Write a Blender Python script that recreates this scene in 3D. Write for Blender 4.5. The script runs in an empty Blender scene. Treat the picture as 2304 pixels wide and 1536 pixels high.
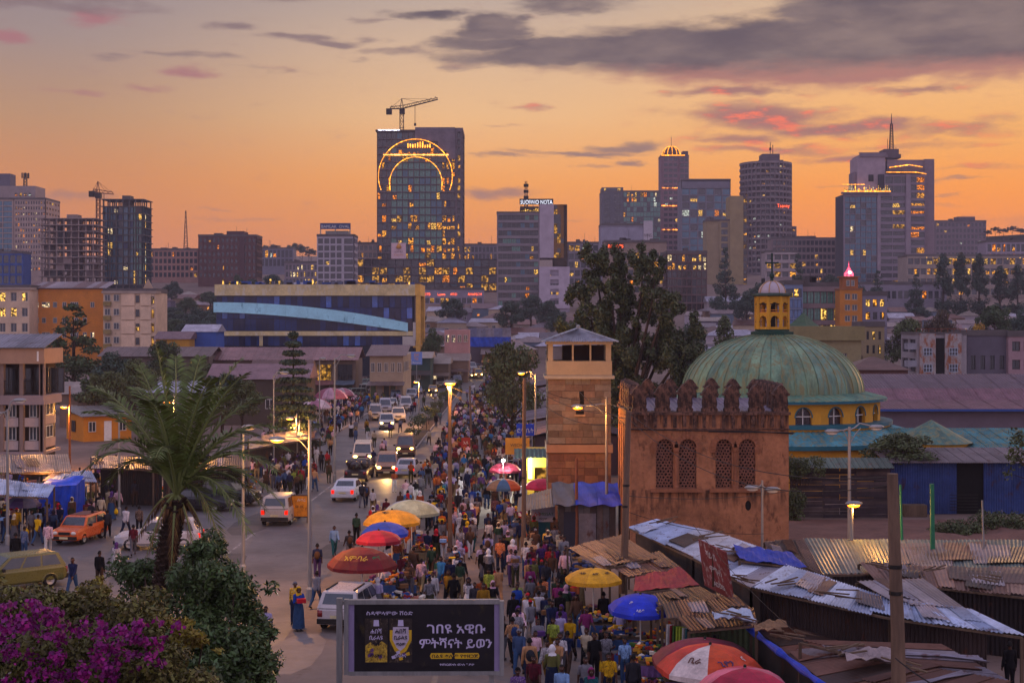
import bpy, math, random
import numpy as np
from mathutils import Vector, Matrix, Euler
R = random.Random(7)
SC = bpy.context.scene
COL = SC.collection
PI = math.pi
# ------------------------------------------------------------------ camera, sky, sun, exposure
CAMZ = 12.4
F, CX, HY = 3200.0, 1152.0, 729.0          # focal length in photo pixels, centre column, horizon row
cam = bpy.data.cameras.new('camera')
co = bpy.data.objects.new('camera', cam)
COL.objects.link(co)
co.location = (0, 0, CAMZ)
co.rotation_euler = (PI / 2, 0, 0)
cam.lens, cam.sensor_width = 50, 36
cam.shift_y = -39 / 2304
cam.clip_start, cam.clip_end = 0.5, 9000
SC.camera = co
vs = SC.view_settings
vs.view_transform, vs.look, vs.exposure, vs.gamma = 'Standard', 'None', 0.62, 1
vs.use_curve_mapping = False
cy = SC.cycles
cy.use_denoising = True
cy.max_bounces, cy.diffuse_bounces, cy.glossy_bounces = 5, 2, 3
cy.transmission_bounces, cy.transparent_max_bounces, cy.volume_bounces = 4, 8, 0
cy.sample_clamp_indirect = 4
cy.use_light_tree = True
SC.render.use_persistent_data = False
def lin(h):
 """'#rrggbb' -> linear rgb"""
 h = h.lstrip('#')
 o = []
 for i in (0, 2, 4):
  c = int(h[i:i + 2], 16) / 255
  o.append(c / 12.92 if c <= .04045 else ((c + .055) / 1.055) ** 2.4)
 return tuple(o)
class NT:
 """tiny node-tree writer"""
 def __init__(s, nt):
  s.t = nt
  nt.nodes.clear()
 def n(s, typ, **k):
  nd = s.t.nodes.new(typ)
  for a, b in k.items():
   setattr(nd, a, b)
  return nd
 def put(s, sock, v):
  if v is None:
   return
  if isinstance(v, bpy.types.NodeSocket):
   s.t.links.new(v, sock)
  else:
   if sock.type == 'RGBA' and len(v) == 3:
    v = (*v, 1)
   sock.default_value = v
 def m(s, op, a, b=None, c=None, clamp=False):
  nd = s.n('ShaderNodeMath', operation=op, use_clamp=clamp)
  for i, v in enumerate((a, b, c)):
   if v is not None:
    s.put(nd.inputs[i], v)
  return nd.outputs[0]
 def vm(s, op, a, b=None, c=None):
  nd = s.n('ShaderNodeVectorMath', operation=op)
  for i, v in enumerate((a, b, c)):
   if v is not None:
    s.put(nd.inputs[i], v)
  return nd.outputs['Value'] if op in ('LENGTH', 'DOT_PRODUCT') else nd.outputs[0]
 def rng(s, v, a, b, c=0.0, d=1.0, smooth=True):
  nd = s.n('ShaderNodeMapRange', interpolation_type='SMOOTHSTEP' if smooth else 'LINEAR')
  for i, x in enumerate((v, a, b, c, d)):
   s.put(nd.inputs[i], x)
  return nd.outputs[0]
 def mix(s, f, a, b, mode='MIX'):
  nd = s.n('ShaderNodeMix', data_type='RGBA', blend_type=mode)
  s.put(nd.inputs['Factor'], f)
  s.put(nd.inputs[6], a)
  s.put(nd.inputs[7], b)
  return nd.outputs[2]
 def noise(s, vec, scale, detail=4.0, rough=.55):
  nd = s.n('ShaderNodeTexNoise')
  s.put(nd.inputs['Vector'], vec)
  nd.inputs['Scale'].default_value = scale
  nd.inputs['Detail'].default_value = detail
  nd.inputs['Roughness'].default_value = rough
  return nd.outputs['Fac']
 def ramp(s, f, stops):
  nd = s.n('ShaderNodeValToRGB')
  cr = nd.color_ramp
  while len(cr.elements) < len(stops):
   cr.elements.new(.5)
  for e, (p, c) in zip(cr.elements, stops):
   e.position = p
   e.color = (*c, 1)
  s.put(nd.inputs[0], f)
  return nd.outputs[0]
def make_sky():
 w = bpy.data.worlds.new('World')
 SC.world = w
 w.use_nodes = True
 t = NT(w.node_tree)
 d = t.n('ShaderNodeTexCoord').outputs['Generated']
 sp = t.n('ShaderNodeSeparateXYZ')
 t.put(sp.inputs[0], d)
 x, y, z = sp.outputs
 az = t.m('ARCTAN2', x, y)
 hor = t.m('SQRT', t.m('ADD', t.m('MULTIPLY', x, x), t.m('MULTIPLY', y, y)))
 el = t.m('ARCTAN2', z, hor)
 # clear sky: three colour columns (dull side, brightest, sunset side) by elevation
 f = t.m('DIVIDE', t.m('ADD', el, .02), 1.6, clamp=True)
 P = lambda e: (e + .02) / 1.6
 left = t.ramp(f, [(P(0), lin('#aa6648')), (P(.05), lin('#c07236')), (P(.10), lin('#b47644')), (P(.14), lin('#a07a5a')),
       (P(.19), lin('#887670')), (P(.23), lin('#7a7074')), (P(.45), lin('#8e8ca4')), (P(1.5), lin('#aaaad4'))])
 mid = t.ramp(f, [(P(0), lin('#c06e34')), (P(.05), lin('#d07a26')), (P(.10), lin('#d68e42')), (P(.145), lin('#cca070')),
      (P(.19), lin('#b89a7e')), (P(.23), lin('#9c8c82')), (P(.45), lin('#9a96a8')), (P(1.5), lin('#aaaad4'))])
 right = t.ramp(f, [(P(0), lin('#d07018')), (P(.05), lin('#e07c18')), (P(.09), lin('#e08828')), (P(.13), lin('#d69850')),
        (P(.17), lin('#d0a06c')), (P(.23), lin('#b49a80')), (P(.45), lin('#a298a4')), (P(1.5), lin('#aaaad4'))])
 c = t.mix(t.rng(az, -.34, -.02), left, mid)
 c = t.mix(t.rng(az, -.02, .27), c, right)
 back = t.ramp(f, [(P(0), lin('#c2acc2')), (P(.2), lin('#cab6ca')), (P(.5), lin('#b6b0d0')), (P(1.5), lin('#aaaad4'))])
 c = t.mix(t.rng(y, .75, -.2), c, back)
 # clouds: streaky banks whose edges are torn by noise
 cb = t.n('ShaderNodeCombineXYZ')
 t.put(cb.inputs[0], az)
 t.put(cb.inputs[1], el)
 p0 = cb.outputs[0]
 st = t.vm('MULTIPLY', p0, (1.0, 3.4, 1.0))
 nz = t.n('ShaderNodeTexNoise')
 t.put(nz.inputs['Vector'], st)
 nz.inputs['Scale'].default_value, nz.inputs['Detail'].default_value, nz.inputs['Roughness'].default_value = 11, 6, .62
 wv = t.vm('MULTIPLY', t.vm('SUBTRACT', nz.outputs['Color'], (.5, .5, .5)), (.12, .026, 0))
 p = t.vm('ADD', p0, wv)
 fine = t.noise(st, 30, 7, .66)
 banks = [  # px, py, half width, half height, density, slope
  (1850, 118, 640, 78, 1.25), (2230, 70, 260, 110, 1.3), (1330, 128, 330, 40, 1.0), (1960, 25, 270, 50, .9), (1120, 70, 130, 34, .9),
  (950, 42, 110, 16, .7), (1280, 22, 190, 22, .62), (1110, 105, 160, 26, .8), (2010, 165, 330, 26, .8), (1620, 60, 110, 24, .5)]
 thin = [
  (690, 103, 120, 13, .8), (520, 70, 75, 13, .8), (800, 94, 50, 12, .6), (450, 138, 150, 8, .6), (110, 12, 230, 22, .7),
  (650, 8, 120, 16, .6), (830, 55, 60, 7, .5), (600, 160, 80, 5, .4), (230, 140, 50, 7, .4), (890, 128, 120, 12, .6), (790, 148, 40, 6, .4),
  (1310, 345, 165, 9, .8), (1400, 330, 90, 14, .75), (1430, 368, 55, 11, .7), (1115, 356, 80, 9, .6), (1125, 437, 95, 15, .6), (1070, 160, 60, 9, .5),
  (1330, 378, 60, 4, .4), (1310, 492, 80, 5, .4), (545, 487, 110, 8, .45), (475, 461, 60, 4, .35), (165, 450, 100, 17, .5),
  (1870, 412, 90, 4, .4), (2150, 411, 70, 6, .55), (2140, 437, 60, 5, .4), (2270, 507, 90, 22, .35), (2130, 456, 50, 4, .35)]
 pink = [
  (1640, 212, 170, 14, .85), (1720, 262, 200, 34, .85), (1890, 292, 230, 20, .8), (1660, 312, 150, 17, .7), (2060, 205, 120, 12, .7),
  (1920, 350, 150, 12, .7), (2160, 292, 160, 22, .55), (2090, 328, 220, 10, .45), (1740, 338, 190, 11, .6), (2230, 380, 130, 8, .4),
  (215, 48, 75, 26, .7), (25, 96, 50, 17, .8), (450, 174, 55, 17, .55), (150, 210, 90, 7, .4), (340, 213, 70, 6, .4),
  (1170, 250, 75, 8, .5), (1100, 283, 60, 4, .4), (640, 158, 40, 5, .3), (1850, 178, 200, 10, .5), (2250, 270, 100, 14, .4)]
 def field(lst, soft):
  acc = None
  for px, py, rx, ry, s in lst:
   a = math.atan((px - CX) / F)
   e = (HY - py) / F * math.cos(a)
   q = t.vm('MULTIPLY', t.vm('SUBTRACT', p, (a, e, 0)), (F / rx, F / ry, 0))
   g = t.rng(t.vm('LENGTH', q), soft, .15, 0, s)
   acc = g if acc is None else t.m('MAXIMUM', acc, g)
  return acc
 tear = t.m('ADD', t.m('MULTIPLY', fine, 1.1), -.55)
 big = t.m('MULTIPLY', t.rng(t.m('ADD', field(banks, 1.45), t.m('MULTIPLY', tear, .7)), .1, .72), .95)
 th = t.m('MULTIPLY', t.rng(t.m('ADD', field(thin, 1.5), t.m('MULTIPLY', tear, 1.0)), .05, .85), .85)
 pk = t.m('MULTIPLY', t.rng(t.m('ADD', field(pink, 1.5), t.m('MULTIPLY', tear, .95)), .05, .85), .88)
 # the same broken deck goes on over the rest of the sky
 over = t.noise(t.vm('MULTIPLY', d, (1, 1, 3)), 3.2, 5, .6)
 ov = t.m('MULTIPLY', t.rng(over, .5, .68), t.m('MULTIPLY', t.rng(t.m('ADD', el, t.m('MULTIPLY', t.m('ABSOLUTE', az), .35)), .36, .6), .6))
 grey = t.mix(t.rng(nz.outputs['Fac'], .3, .72), lin('#47404a'), lin('#72625f'))
 under = t.rng(t.m('SUBTRACT', el, t.m('MULTIPLY', fine, .02)), .157, .172)
 dark = t.mix(under, lin('#94655c'), grey)
 rose = t.mix(t.rng(fine, .5, .66), lin('#80585a'), lin('#d65e48'))
 rose = t.mix(t.rng(az, -.12, .1), lin('#8e5e62'), rose)
 c = t.mix(ov, c, lin('#8b8296'))
 c = t.mix(pk, c, rose)
 c = t.mix(th, c, t.mix(t.rng(el, .05, .12), lin('#94685c'), lin('#6e5c5e')))
 c = t.mix(big, c, dark)
 c = t.mix(t.rng(z, .0, -.06), c, lin('#4a4450'))
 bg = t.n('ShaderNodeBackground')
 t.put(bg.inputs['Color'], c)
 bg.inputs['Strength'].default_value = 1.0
 o = t.n('ShaderNodeOutputWorld')
 t.put(o.inputs['Surface'], bg.outputs[0])
make_sky()
SC.world.cycles.sampling_method = 'MANUAL'
SC.world.cycles.sample_map_resolution = 256
sun = bpy.data.lights.new('sun', 'SUN')
sun.energy, sun.angle, sun.color = .55, math.radians(14), (1, .55, .26)
so = bpy.data.objects.new('sun', sun)
COL.objects.link(so)
so.rotation_euler = Vector((-math.sin(.62), -math.cos(.62), -.09)).to_track_quat('-Z', 'Y').to_euler()
# ------------------------------------------------------------------ helpers
class MB:
 """collects shapes for ONE mesh"""
 def __init__(s):
  s.v, s.f, s.m = [], [], []
 def add(s, vs, fs, m=0):
  o = len(s.v)
  s.v += [tuple(v) for v in vs]
  s.f += [tuple(i + o for i in f) for f in fs]
  s.m += [m] * len(fs)
  return s
 def box(s, x0, y0, z0, x1, y1, z1, m=0):
  return s.add([(x0, y0, z0), (x1, y0, z0), (x1, y1, z0), (x0, y1, z0), (x0, y0, z1), (x1, y0, z1), (x1, y1, z1), (x0, y1, z1)],
      [(0, 3, 2, 1), (4, 5, 6, 7), (0, 1, 5, 4), (1, 2, 6, 5), (2, 3, 7, 6), (3, 0, 4, 7)], m)
 def bar(s, a, b, w, h=None, m=0, up=(0, 0, 1)):
  a, b = Vector(a), Vector(b)
  d = (b - a).normalized()
  u = Vector(up)
  if abs(d.dot(u)) > .97:
   u = Vector((0, 1, 0))
  r = d.cross(u).normalized() * (w / 2)
  q = r.cross(d).normalized() * ((h or w) / 2)
  return s.add([a - r - q, a + r - q, a + r + q, a - r + q, b - r - q, b + r - q, b + r + q, b - r + q],
      [(0, 1, 2, 3), (7, 6, 5, 4), (0, 4, 5, 1), (1, 5, 6, 2), (2, 6, 7, 3), (3, 7, 4, 0)], m)
 def tube(s, pts, r, n=8, m=0):
  pts = [Vector(p) for p in pts]
  rs = r if isinstance(r, (list, tuple)) else [r] * len(pts)
  vs, fs = [], []
  prev = None
  for i, p in enumerate(pts):
   d = (pts[min(i + 1, len(pts) - 1)] - pts[max(i - 1, 0)]).normalized()
   if prev is None:
    prev = d.cross(Vector((0, 0, 1)) if abs(d.z) < .9 else Vector((1, 0, 0))).normalized()
   u = (prev - d * prev.dot(d)).normalized()
   prev = u
   w = d.cross(u)
   for k in range(n):
    a = 2 * PI * k / n
    vs.append(p + (u * math.cos(a) + w * math.sin(a)) * rs[i])
  for i in range(len(pts) - 1):
   for k in range(n):
    k2 = (k + 1) % n
    fs.append((i * n + k, i * n + k2, (i + 1) * n + k2, (i + 1) * n + k))
  fs.append(tuple(range(n))[::-1])
  fs.append(tuple((len(pts) - 1) * n + k for k in range(n)))
  return s.add(vs, fs, m)
 def lathe(s, prof, n=24, c=(0, 0, 0), m=0, a0=0., a1=2 * PI):
  full = a1 - a0 > 6.28
  nn = n if full else n + 1
  vs = [(c[0] + r * math.cos(a0 + (a1 - a0) * k / n), c[1] + r * math.sin(a0 + (a1 - a0) * k / n), c[2] + z) for r, z in prof for k in range(nn)]
  fs = []
  for i in range(len(prof) - 1):
   for k in range(n):
    k2 = (k + 1) % nn
    fs.append((i * nn + k, i * nn + k2, (i + 1) * nn + k2, (i + 1) * nn + k))
  return s.add(vs, fs, m)
 def ball(s, c, rx, ry=None, rz=None, n=10, k=6, m=0):
  ry, rz = ry or rx, rz or rx
  pr = [(max(math.sin(PI * i / k), 1e-4), -math.cos(PI * i / k)) for i in range(k + 1)]
  o = len(s.v)
  s.lathe(pr, n, (0, 0, 0), m)
  s.v[o:] = [(c[0] + v[0] * rx, c[1] + v[1] * ry, c[2] + v[2] * rz) for v in s.v[o:]]
  return s
 def prism(s, poly, y0, y1, m=0):
  """poly of (x, z), extruded along y"""
  n = len(poly)
  vs = [(x, y0, z) for x, z in poly] + [(x, y1, z) for x, z in poly]
  fs = [tuple(range(n)), tuple(range(2 * n - 1, n - 1, -1))] + [(i, i + n, (i + 1) % n + n, (i + 1) % n) for i in range(n)]
  return s.add(vs, fs, m)
 def hprism(s, poly, z0, z1, m=0):
  """poly of (x, y), extruded upward"""
  n = len(poly)
  vs = [(x, y, z0) for x, y in poly] + [(x, y, z1) for x, y in poly]
  fs = [tuple(range(n))[::-1], tuple(range(n, 2 * n))] + [(i, (i + 1) % n, (i + 1) % n + n, i + n) for i in range(n)]
  return s.add(vs, fs, m)
 def sheet(s, A, B, C, D, nu=2, nv=2, off=None, th=0.0, m=0):
  """patch A(0,0) B(1,0) C(1,1) D(0,1); off(u,v) lifts along the normal; th gives it thickness"""
  A, B, C, D = map(Vector, (A, B, C, D))
  nrm = (B - A).cross(D - A).normalized()
  vs = []
  for j in range(nv + 1):
   for i in range(nu + 1):
    u, v = i / nu, j / nv
    p = A * (1 - u) * (1 - v) + B * u * (1 - v) + C * u * v + D * (1 - u) * v
    vs.append(p + nrm * (off(u, v) if off else 0))
  W = nu + 1
  fs = [(j * W + i, j * W + i + 1, (j + 1) * W + i + 1, (j + 1) * W + i) for j in range(nv) for i in range(nu)]
  if th:
   n0 = len(vs)
   vs += [v - nrm * th for v in vs]
   fs += [tuple(k + n0 for k in f[::-1]) for f in fs]
   rim = [i for i in range(W)] + [j * W + nu for j in range(1, nv + 1)] + [nv * W + i for i in range(nu - 1, -1, -1)] + [j * W for j in range(nv - 1, 0, -1)]
   fs += [(rim[i], rim[i] + n0, rim[(i + 1) % len(rim)] + n0, rim[(i + 1) % len(rim)]) for i in range(len(rim))]
  return s.add(vs, fs, m)
 def mesh(s, name, mats, smooth=False):
  me = bpy.data.meshes.new(name)
  me.from_pydata(s.v, [], s.f)
  mats = mats if isinstance(mats, (list, tuple)) else [mats]
  for x in mats:
   me.materials.append(x)
  if len(mats) > 1:
   me.polygons.foreach_set('material_index', s.m)
  if smooth:
   me.polygons.foreach_set('use_smooth', [True] * len(s.f))
  me.update()
  return me
 def build(s, name, mats, parent=None, loc=None, rz=0, smooth=False, color=None):
  return link(name, s.mesh(name, mats, smooth), parent, loc, rz, color)
def link(name, me, parent=None, loc=None, rz=0, color=None):
 o = bpy.data.objects.new(name, me)
 COL.objects.link(o)
 if parent is not None:
  o.parent = parent
 if loc is not None:
  o.location = loc
 if rz:
  o.rotation_euler = (0, 0, rz)
 if color is not None:
  o.color = (*color[:3], 1)
 return o
def tag(o, label=None, cat=None, group=None, kind=None):
 for k, v in (('label', label), ('category', cat), ('group', group), ('kind', kind)):
  if v:
   o[k] = v
 return o
def thing(name, label, cat, loc=(0, 0, 0), rz=0, group=None):
 return tag(link(name, None, None, loc, rz), label, cat, group)
def copy_thing(o, parent=None):
 """a thing, its parts and their sub-parts"""
 c = o.copy()
 COL.objects.link(c)
 c.parent = parent
 for ch in kids_of(o):
  copy_thing(ch, c)
 return c
KIDS = {}
def kids_of(o):
 if o.name not in KIDS:
  KIDS[o.name] = [x for x in bpy.data.objects if x.parent == o]
 return KIDS[o.name]
def P(px, py, Y):
 """photo pixel at distance Y -> world point"""
 return Vector(((px - CX) * Y / F, Y, CAMZ - (py - HY) * Y / F))
def PZ(px, py, z):
 """photo pixel at height z -> world point"""
 return P(px, py, (CAMZ - z) * F / (py - HY))
def X_(px, Y):
 return (px - CX) * Y / F
def Z_(py, Y):
 return CAMZ - (py - HY) * Y / F
_HP = [(-99, 0), (265, 0), (330, 2.6), (400, 6.5), (520, 17), (700, 32), (900, 45), (1500, 84), (2600, 96)]
def hill(y):
 for (a, za), (b, zb) in zip(_HP, _HP[1:]):
  if y <= b:
   f = max(0, (y - a) / (b - a))
   return za + (zb - za) * f
 return 96
def road_y(py):
 """distance at which the ground under photo row py lies"""
 y = 40.
 while HY + (CAMZ - hill(y)) * F / y > py and y < 420:
  y += .25
 return y
# ------------------------------------------------------------------ materials
MT = {}
def mat(name, col, rough=.85, var=.25, scale=1.2, bump=0.0, metal=0.0, spec=.3, emit=0.0, oc=False, stain=None, stain_at=.62, coord='Object', bscale=None, streak=False):
 """col '#srgb'; oc multiplies by the object's own colour; stain = second colour that breaks through in blotches"""
 if name in MT:
  return MT[name]
 m = bpy.data.materials.new(name)
 m.use_nodes = True
 t = NT(m.node_tree)
 b = t.n('ShaderNodeBsdfPrincipled')
 o = t.n('ShaderNodeOutputMaterial')
 t.put(o.inputs[0], b.outputs[0])
 c = lin(col) if isinstance(col, str) else col
 v = t.n('ShaderNodeNewGeometry').outputs['Position'] if coord == 'World' else t.n('ShaderNodeTexCoord').outputs[coord]
 if oc:
  inf = t.n('ShaderNodeObjectInfo')
  v = t.vm('ADD', v, t.vm('MULTIPLY', t.vm('ADD', inf.outputs['Location'], (0, 0, 0)), (.37, .53, .71)))
  base = t.mix(1, inf.outputs['Color'], c, 'MULTIPLY')
 else:
  base = (*c, 1)
 if streak:
  v = t.vm('MULTIPLY', v, (1, 1, .16))
 nz = t.noise(v, scale, 6, .62)
 n2 = t.noise(v, scale * 7.3, 3, .6)
 f = t.m('ADD', t.m('MULTIPLY', nz, .7), t.m('MULTIPLY', n2, .3))
 k = t.rng(f, .3, .7, 1 - var, 1 + var)
 cc = t.n('ShaderNodeCombineXYZ')
 for i in range(3):
  t.put(cc.inputs[i], k)
 out = t.mix(1, base, cc.outputs[0], 'MULTIPLY')
 if stain:
  sn = t.noise(t.vm('MULTIPLY', v, (1.7, 1.7, .8)), scale * 1.9, 7, .68)
  out = t.mix(t.rng(sn, stain_at - .06, stain_at + .1, 0, .9), out, lin(stain))
 t.put(b.inputs['Base Color'], out)
 t.put(b.inputs['Roughness'], t.rng(n2, .2, .8, max(.03, rough - .1), min(1, rough + .08)))
 b.inputs['Metallic'].default_value = metal
 b.inputs['Specular IOR Level'].default_value = spec
 if emit:
  t.put(b.inputs['Emission Color'], out)
  b.inputs['Emission Strength'].default_value = emit
 if bump:
  bn = t.n('ShaderNodeBump')
  bn.inputs['Strength'].default_value = 1
  bn.inputs['Distance'].default_value = bump
  t.put(bn.inputs['Height'], t.noise(v, bscale or scale * 9, 5, .65))
  t.put(b.inputs['Normal'], bn.outputs[0])
 MT[name] = m
 return m
def glow(name, col, strength, var=.6, scale=1.5):
 """something lit from inside: window, lamp, screen"""
 if name in MT:
  return MT[name]
 m = bpy.data.materials.new(name)
 m.use_nodes = True
 t = NT(m.node_tree)
 e = t.n('ShaderNodeEmission')
 v = t.n('ShaderNodeTexCoord').outputs['Object']
 inf = t.n('ShaderNodeObjectInfo')
 v = t.vm('ADD', v, inf.outputs['Location'])
 n = t.noise(v, scale, 3, .6)
 t.put(e.inputs[0], (*lin(col), 1))
 t.put(e.inputs[1], t.rng(n, .45, .64, strength * (1 - var), strength * (1 + var)))
 o = t.n('ShaderNodeOutputMaterial')
 t.put(o.inputs[0], e.outputs[0])
 MT[name] = m
 return m
OCW = mat('painted_wall', '#ffffff', .9, .16, .35, .01, oc=True, stain='#4a3f3a', stain_at=.68)
OCP = mat('plain_paint', '#ffffff', .7, .12, 1.0, oc=True)
OCM = mat('roof_metal', '#ffffff', .5, .3, .7, .004, metal=.25, oc=True, stain='#57301f', stain_at=.6)
OCC = mat('cloth', '#ffffff', .95, .2, 9, .004, oc=True, spec=.1)
OCT = mat('tarpaulin', '#ffffff', .7, .34, 1.6, .01, oc=True, spec=.35)
OCV = mat('car_paint', '#ffffff', .32, .08, 2, oc=True, spec=.5)
OCS = mat('slab_concrete', '#ffffff', .9, .25, .25, .01, oc=True)
SKIN = mat('skin', '#4a2c1e', .55, .15, 14, spec=.3)
HAIR = mat('hair', '#0d0a09', .9, .2, 20, .003)
DARKG = mat('dark_glass', '#2a3038', .18, .5, .3, spec=.8)
BLUEG = mat('blue_glass', '#0c2a5c', .2, .5, .25, spec=.4)
GREENG = mat('green_glass', '#5a8c7e', .25, .5, .2, spec=.7)
TEALG = mat('teal_glass', '#3c6c82', .22, .5, .2, spec=.7)
GOLDG = mat('gold_glass', '#6e4a16', .18, .5, .2, metal=.6, spec=.7)
LITA = glow('window_light_amber', '#ffa838', .62, .95, 1.9)
LITB = glow('window_light_yellow', '#ffc25a', .75, .95, 2.2)
LITC = glow('window_light_orange', '#ff8c20', .72, .9, 1.7)
LITD = glow('window_light_white', '#ffe0a8', .7, .95, 2.4)
LITL = glow('interior_dim_light', '#e0a040', .45, .9, .9)
LITE = glow('window_light_cool', '#dfe8d8', .6, .95, 2.1)
LITS = [LITA, LITB, LITC, LITD, LITL, LITE]
ROPE = glow('light_string', '#ff9a28', 2.8, .55, .9)
NEON = glow('neon_red', '#ff5a30', 2.4, .5)
SODIUM = glow('sodium_lamp', '#ff7a10', 9, .1)
WHITELAMP = glow('white_lamp', '#f4fff0', 60, .1)
HEADL = glow('head_lamp', '#ffc860', 16, .1)
HEADO = mat('unlit_lens', '#c9c4b8', .15, .1, 3, spec=.8)
TAILL = glow('tail_lamp', '#ff1c08', 1.2, .2)
TAILO = mat('tail_lens', '#7a0d0a', .2, .1, 3, spec=.7)
RUBBER = mat('rubber', '#14130f', .85, .2, 5)
STEEL = mat('galvanised_steel', '#8b8a88', .5, .25, 2, metal=.5, streak=True)
DARKM = mat('dark_metal', '#26221f', .6, .3, 2, metal=.3)
WOOD = mat('weathered_wood', '#5c4a3a', .9, .4, 2.2, .012, streak=True)
BROWN = mat('brown_board', '#4a3a30', .9, .4, 1.5, .01)
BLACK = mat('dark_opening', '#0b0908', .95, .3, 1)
CHROME = mat('chrome', '#b8b8b8', .2, .1, 4, metal=.9)
CONC = mat('concrete', '#8d8078', .92, .3, .6, .012, stain='#4d443e')
WHITE = mat('white_paint', '#d6d2cc', .7, .12, 1.5)
def gcol(h, j=.0):
 c = lin(h)
 if j:
  k = 1 + R.uniform(-j, j)
  c = tuple(min(1, x * k) for x in c)
 return c
TMP = bpy.data.scenes.new('workbench')      # keeps evaluation of single shapes off the big scene
def baked(ob):
 vl = TMP.view_layers[0]
 vl.update()
 return bpy.data.meshes.new_from_object(ob.evaluated_get(vl.depsgraph))
def text_mesh(body, size, depth=.004, align='CENTER', ex=0.0):
 cu = bpy.data.curves.new('lettering', 'FONT')
 cu.body, cu.size, cu.extrude, cu.align_x, cu.offset = body, size, depth, align, ex
 ob = bpy.data.objects.new('lettering', cu)
 TMP.collection.objects.link(ob)
 me = baked(ob)
 bpy.data.objects.remove(ob)
 return me
def lettering(body, parent, loc, size, m, rot=(PI / 2, 0, 0), align='CENTER', ex=0.0, name='lettering', width=None, depth=.004, color=None):
 me = text_mesh(body, size, depth, align, ex)
 me.materials.clear()
 me.materials.append(m)
 o = link(name, me, parent, loc, color=color)
 o.rotation_euler = rot
 if width:
  w = max(v.co.x for v in me.vertices) - min(v.co.x for v in me.vertices)
  o.scale = (width / max(w, .01), 1, 1)
 return o
# ------------------------------------------------------------------ facades
_PANE = {}
def pane_mesh(w, h, gm, fm, mull=1, trans=0, fr=.07):
 sp = R.choice((0, 1, 2, 3, 4)) if gm.name.startswith('window_light') else 0
 k = (round(w, 2), round(h, 2), gm.name, fm.name, mull, trans, sp)
 if k not in _PANE:
  b = MB()
  # a lit room rarely fills its window: blind half down, curtain, unlit side
  a, c = {0: (0, 0), 1: (.45, 0), 2: (0, .5), 3: (-.4, 0), 4: (.3, .4)}[sp]
  xa, xb = (-w / 2 + w * a, w / 2) if a >= 0 else (-w / 2, w / 2 + w * a)
  zc = h * (1 - c)
  q = lambda x0, x1, z0, z1, m: b.add([(x0, 0, z0), (x1, 0, z0), (x1, 0, z1), (x0, 0, z1)], [(0, 1, 2, 3)], m)
  q(xa, xb, 0, zc, 0)
  if a > 0:
   q(-w / 2, xa, 0, h, 2)
  elif a < 0:
   q(xb, w / 2, 0, h, 2)
  if c:
   q(xa, xb, zc, h, 2)
  for x0, z0, x1, z1 in [(-w / 2, 0, w / 2, fr), (-w / 2, h - fr, w / 2, h), (-w / 2, fr, -w / 2 + fr, h - fr), (w / 2 - fr, fr, w / 2, h - fr)]:
   b.box(x0, -.05, z0, x1, -.004, z1, 1)
  for i in range(mull):
   x = -w / 2 + w * (i + 1) / (mull + 1)
   b.box(x - fr / 2, -.045, fr, x + fr / 2, -.004, h - fr, 1)
  for i in range(trans):
   z = h * (i + 1) / (trans + 1)
   b.box(-w / 2 + fr, -.04, z - fr / 2, w / 2 - fr, -.004, z + fr / 2, 1)
  _PANE[k] = b.mesh('window', [gm, fm, DARKG])
 return _PANE[k]
FRD = mat('window_frame_dark', '#2e2b2b', .5, .2, 2)
FRW = mat('window_frame_white', '#b9b4ac', .6, .15, 2)
def facade(root, b, side, W, H, D, rows, cols, mx=.6, bot=.4, top=.8, pw=.6, sh=1.0, rc=.35, glass=DARKG, lit=.12, lits=None, frame=FRD,
     mull=1, trans=0, u0=0., u1=None, z0=0., z1=None, skip=None, ledge=0., out=0., litrows=None, pm=0, sm=0, name='window', alts=None):
 """piers and spandrels added to mesh builder b, a recessed window object per opening. side: front/left/right of a W x D block"""
 L = W if side == 'front' else D
 u1 = L if u1 is None else u1
 z1 = H if z1 is None else z1
 lits = lits or LITS
 def bx(ua, ub, za, zb, da, db, m=0):
  # da..db : distance outward from the block's outer plane (negative = inside)
  if side == 'front':
   b.box(ua, -db, za, ub, -da, zb, m)
  elif side == 'right':
   b.box(W + da, ua, za, W + db, ub, zb, m)
  else:
   b.box(-db, D - ub, za, -da, D - ua, zb, m)
 iw = (u1 - u0 - 2 * mx - pw * (cols - 1)) / cols
 ih = (z1 - z0 - bot - top - sh * (rows - 1)) / rows
 if mx > .02:
  bx(u0, u0 + mx, z0, z1, -rc, out)
  bx(u1 - mx, u1, z0, z1, -rc, out)
 for r in range(rows + 1):
  za = z0 if r == 0 else z0 + bot + r * (ih + sh) - sh
  zb = z0 + bot if r == 0 else (z1 if r == rows else za + sh)
  if zb - za > .01:
   bx(u0 + mx, u1 - mx, za, zb, -rc, ledge + out, sm)
 for c in range(1, cols):
  ua = u0 + mx + c * (iw + pw) - pw
  if pw > .01:
   bx(ua, ua + pw, z0 + bot, z1 - top, -rc, out - .03 if ledge == 0 else out, pm)
 rot = {'front': 0, 'right': PI / 2, 'left': -PI / 2}[side]
 for r in range(rows):
  for c in range(cols):
   if skip and skip(r, c):
    continue
   uc = u0 + mx + c * (iw + pw) + iw / 2
   zz = z0 + bot + r * (ih + sh)
   p = lit if litrows is None else litrows.get(r, lit)
   gl = glass(r, c) if callable(glass) else glass
   g = R.choice(lits) if R.random() < p else (gl if not alts or R.random() < .75 else R.choice(alts))
   me = pane_mesh(iw, ih, g, frame, mull, trans)
   d = rc - .06
   loc = (uc, d, zz) if side == 'front' else ((W - d, uc, zz) if side == 'right' else (d, D - uc, zz))
   link(name, me, root, loc, rot)
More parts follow.
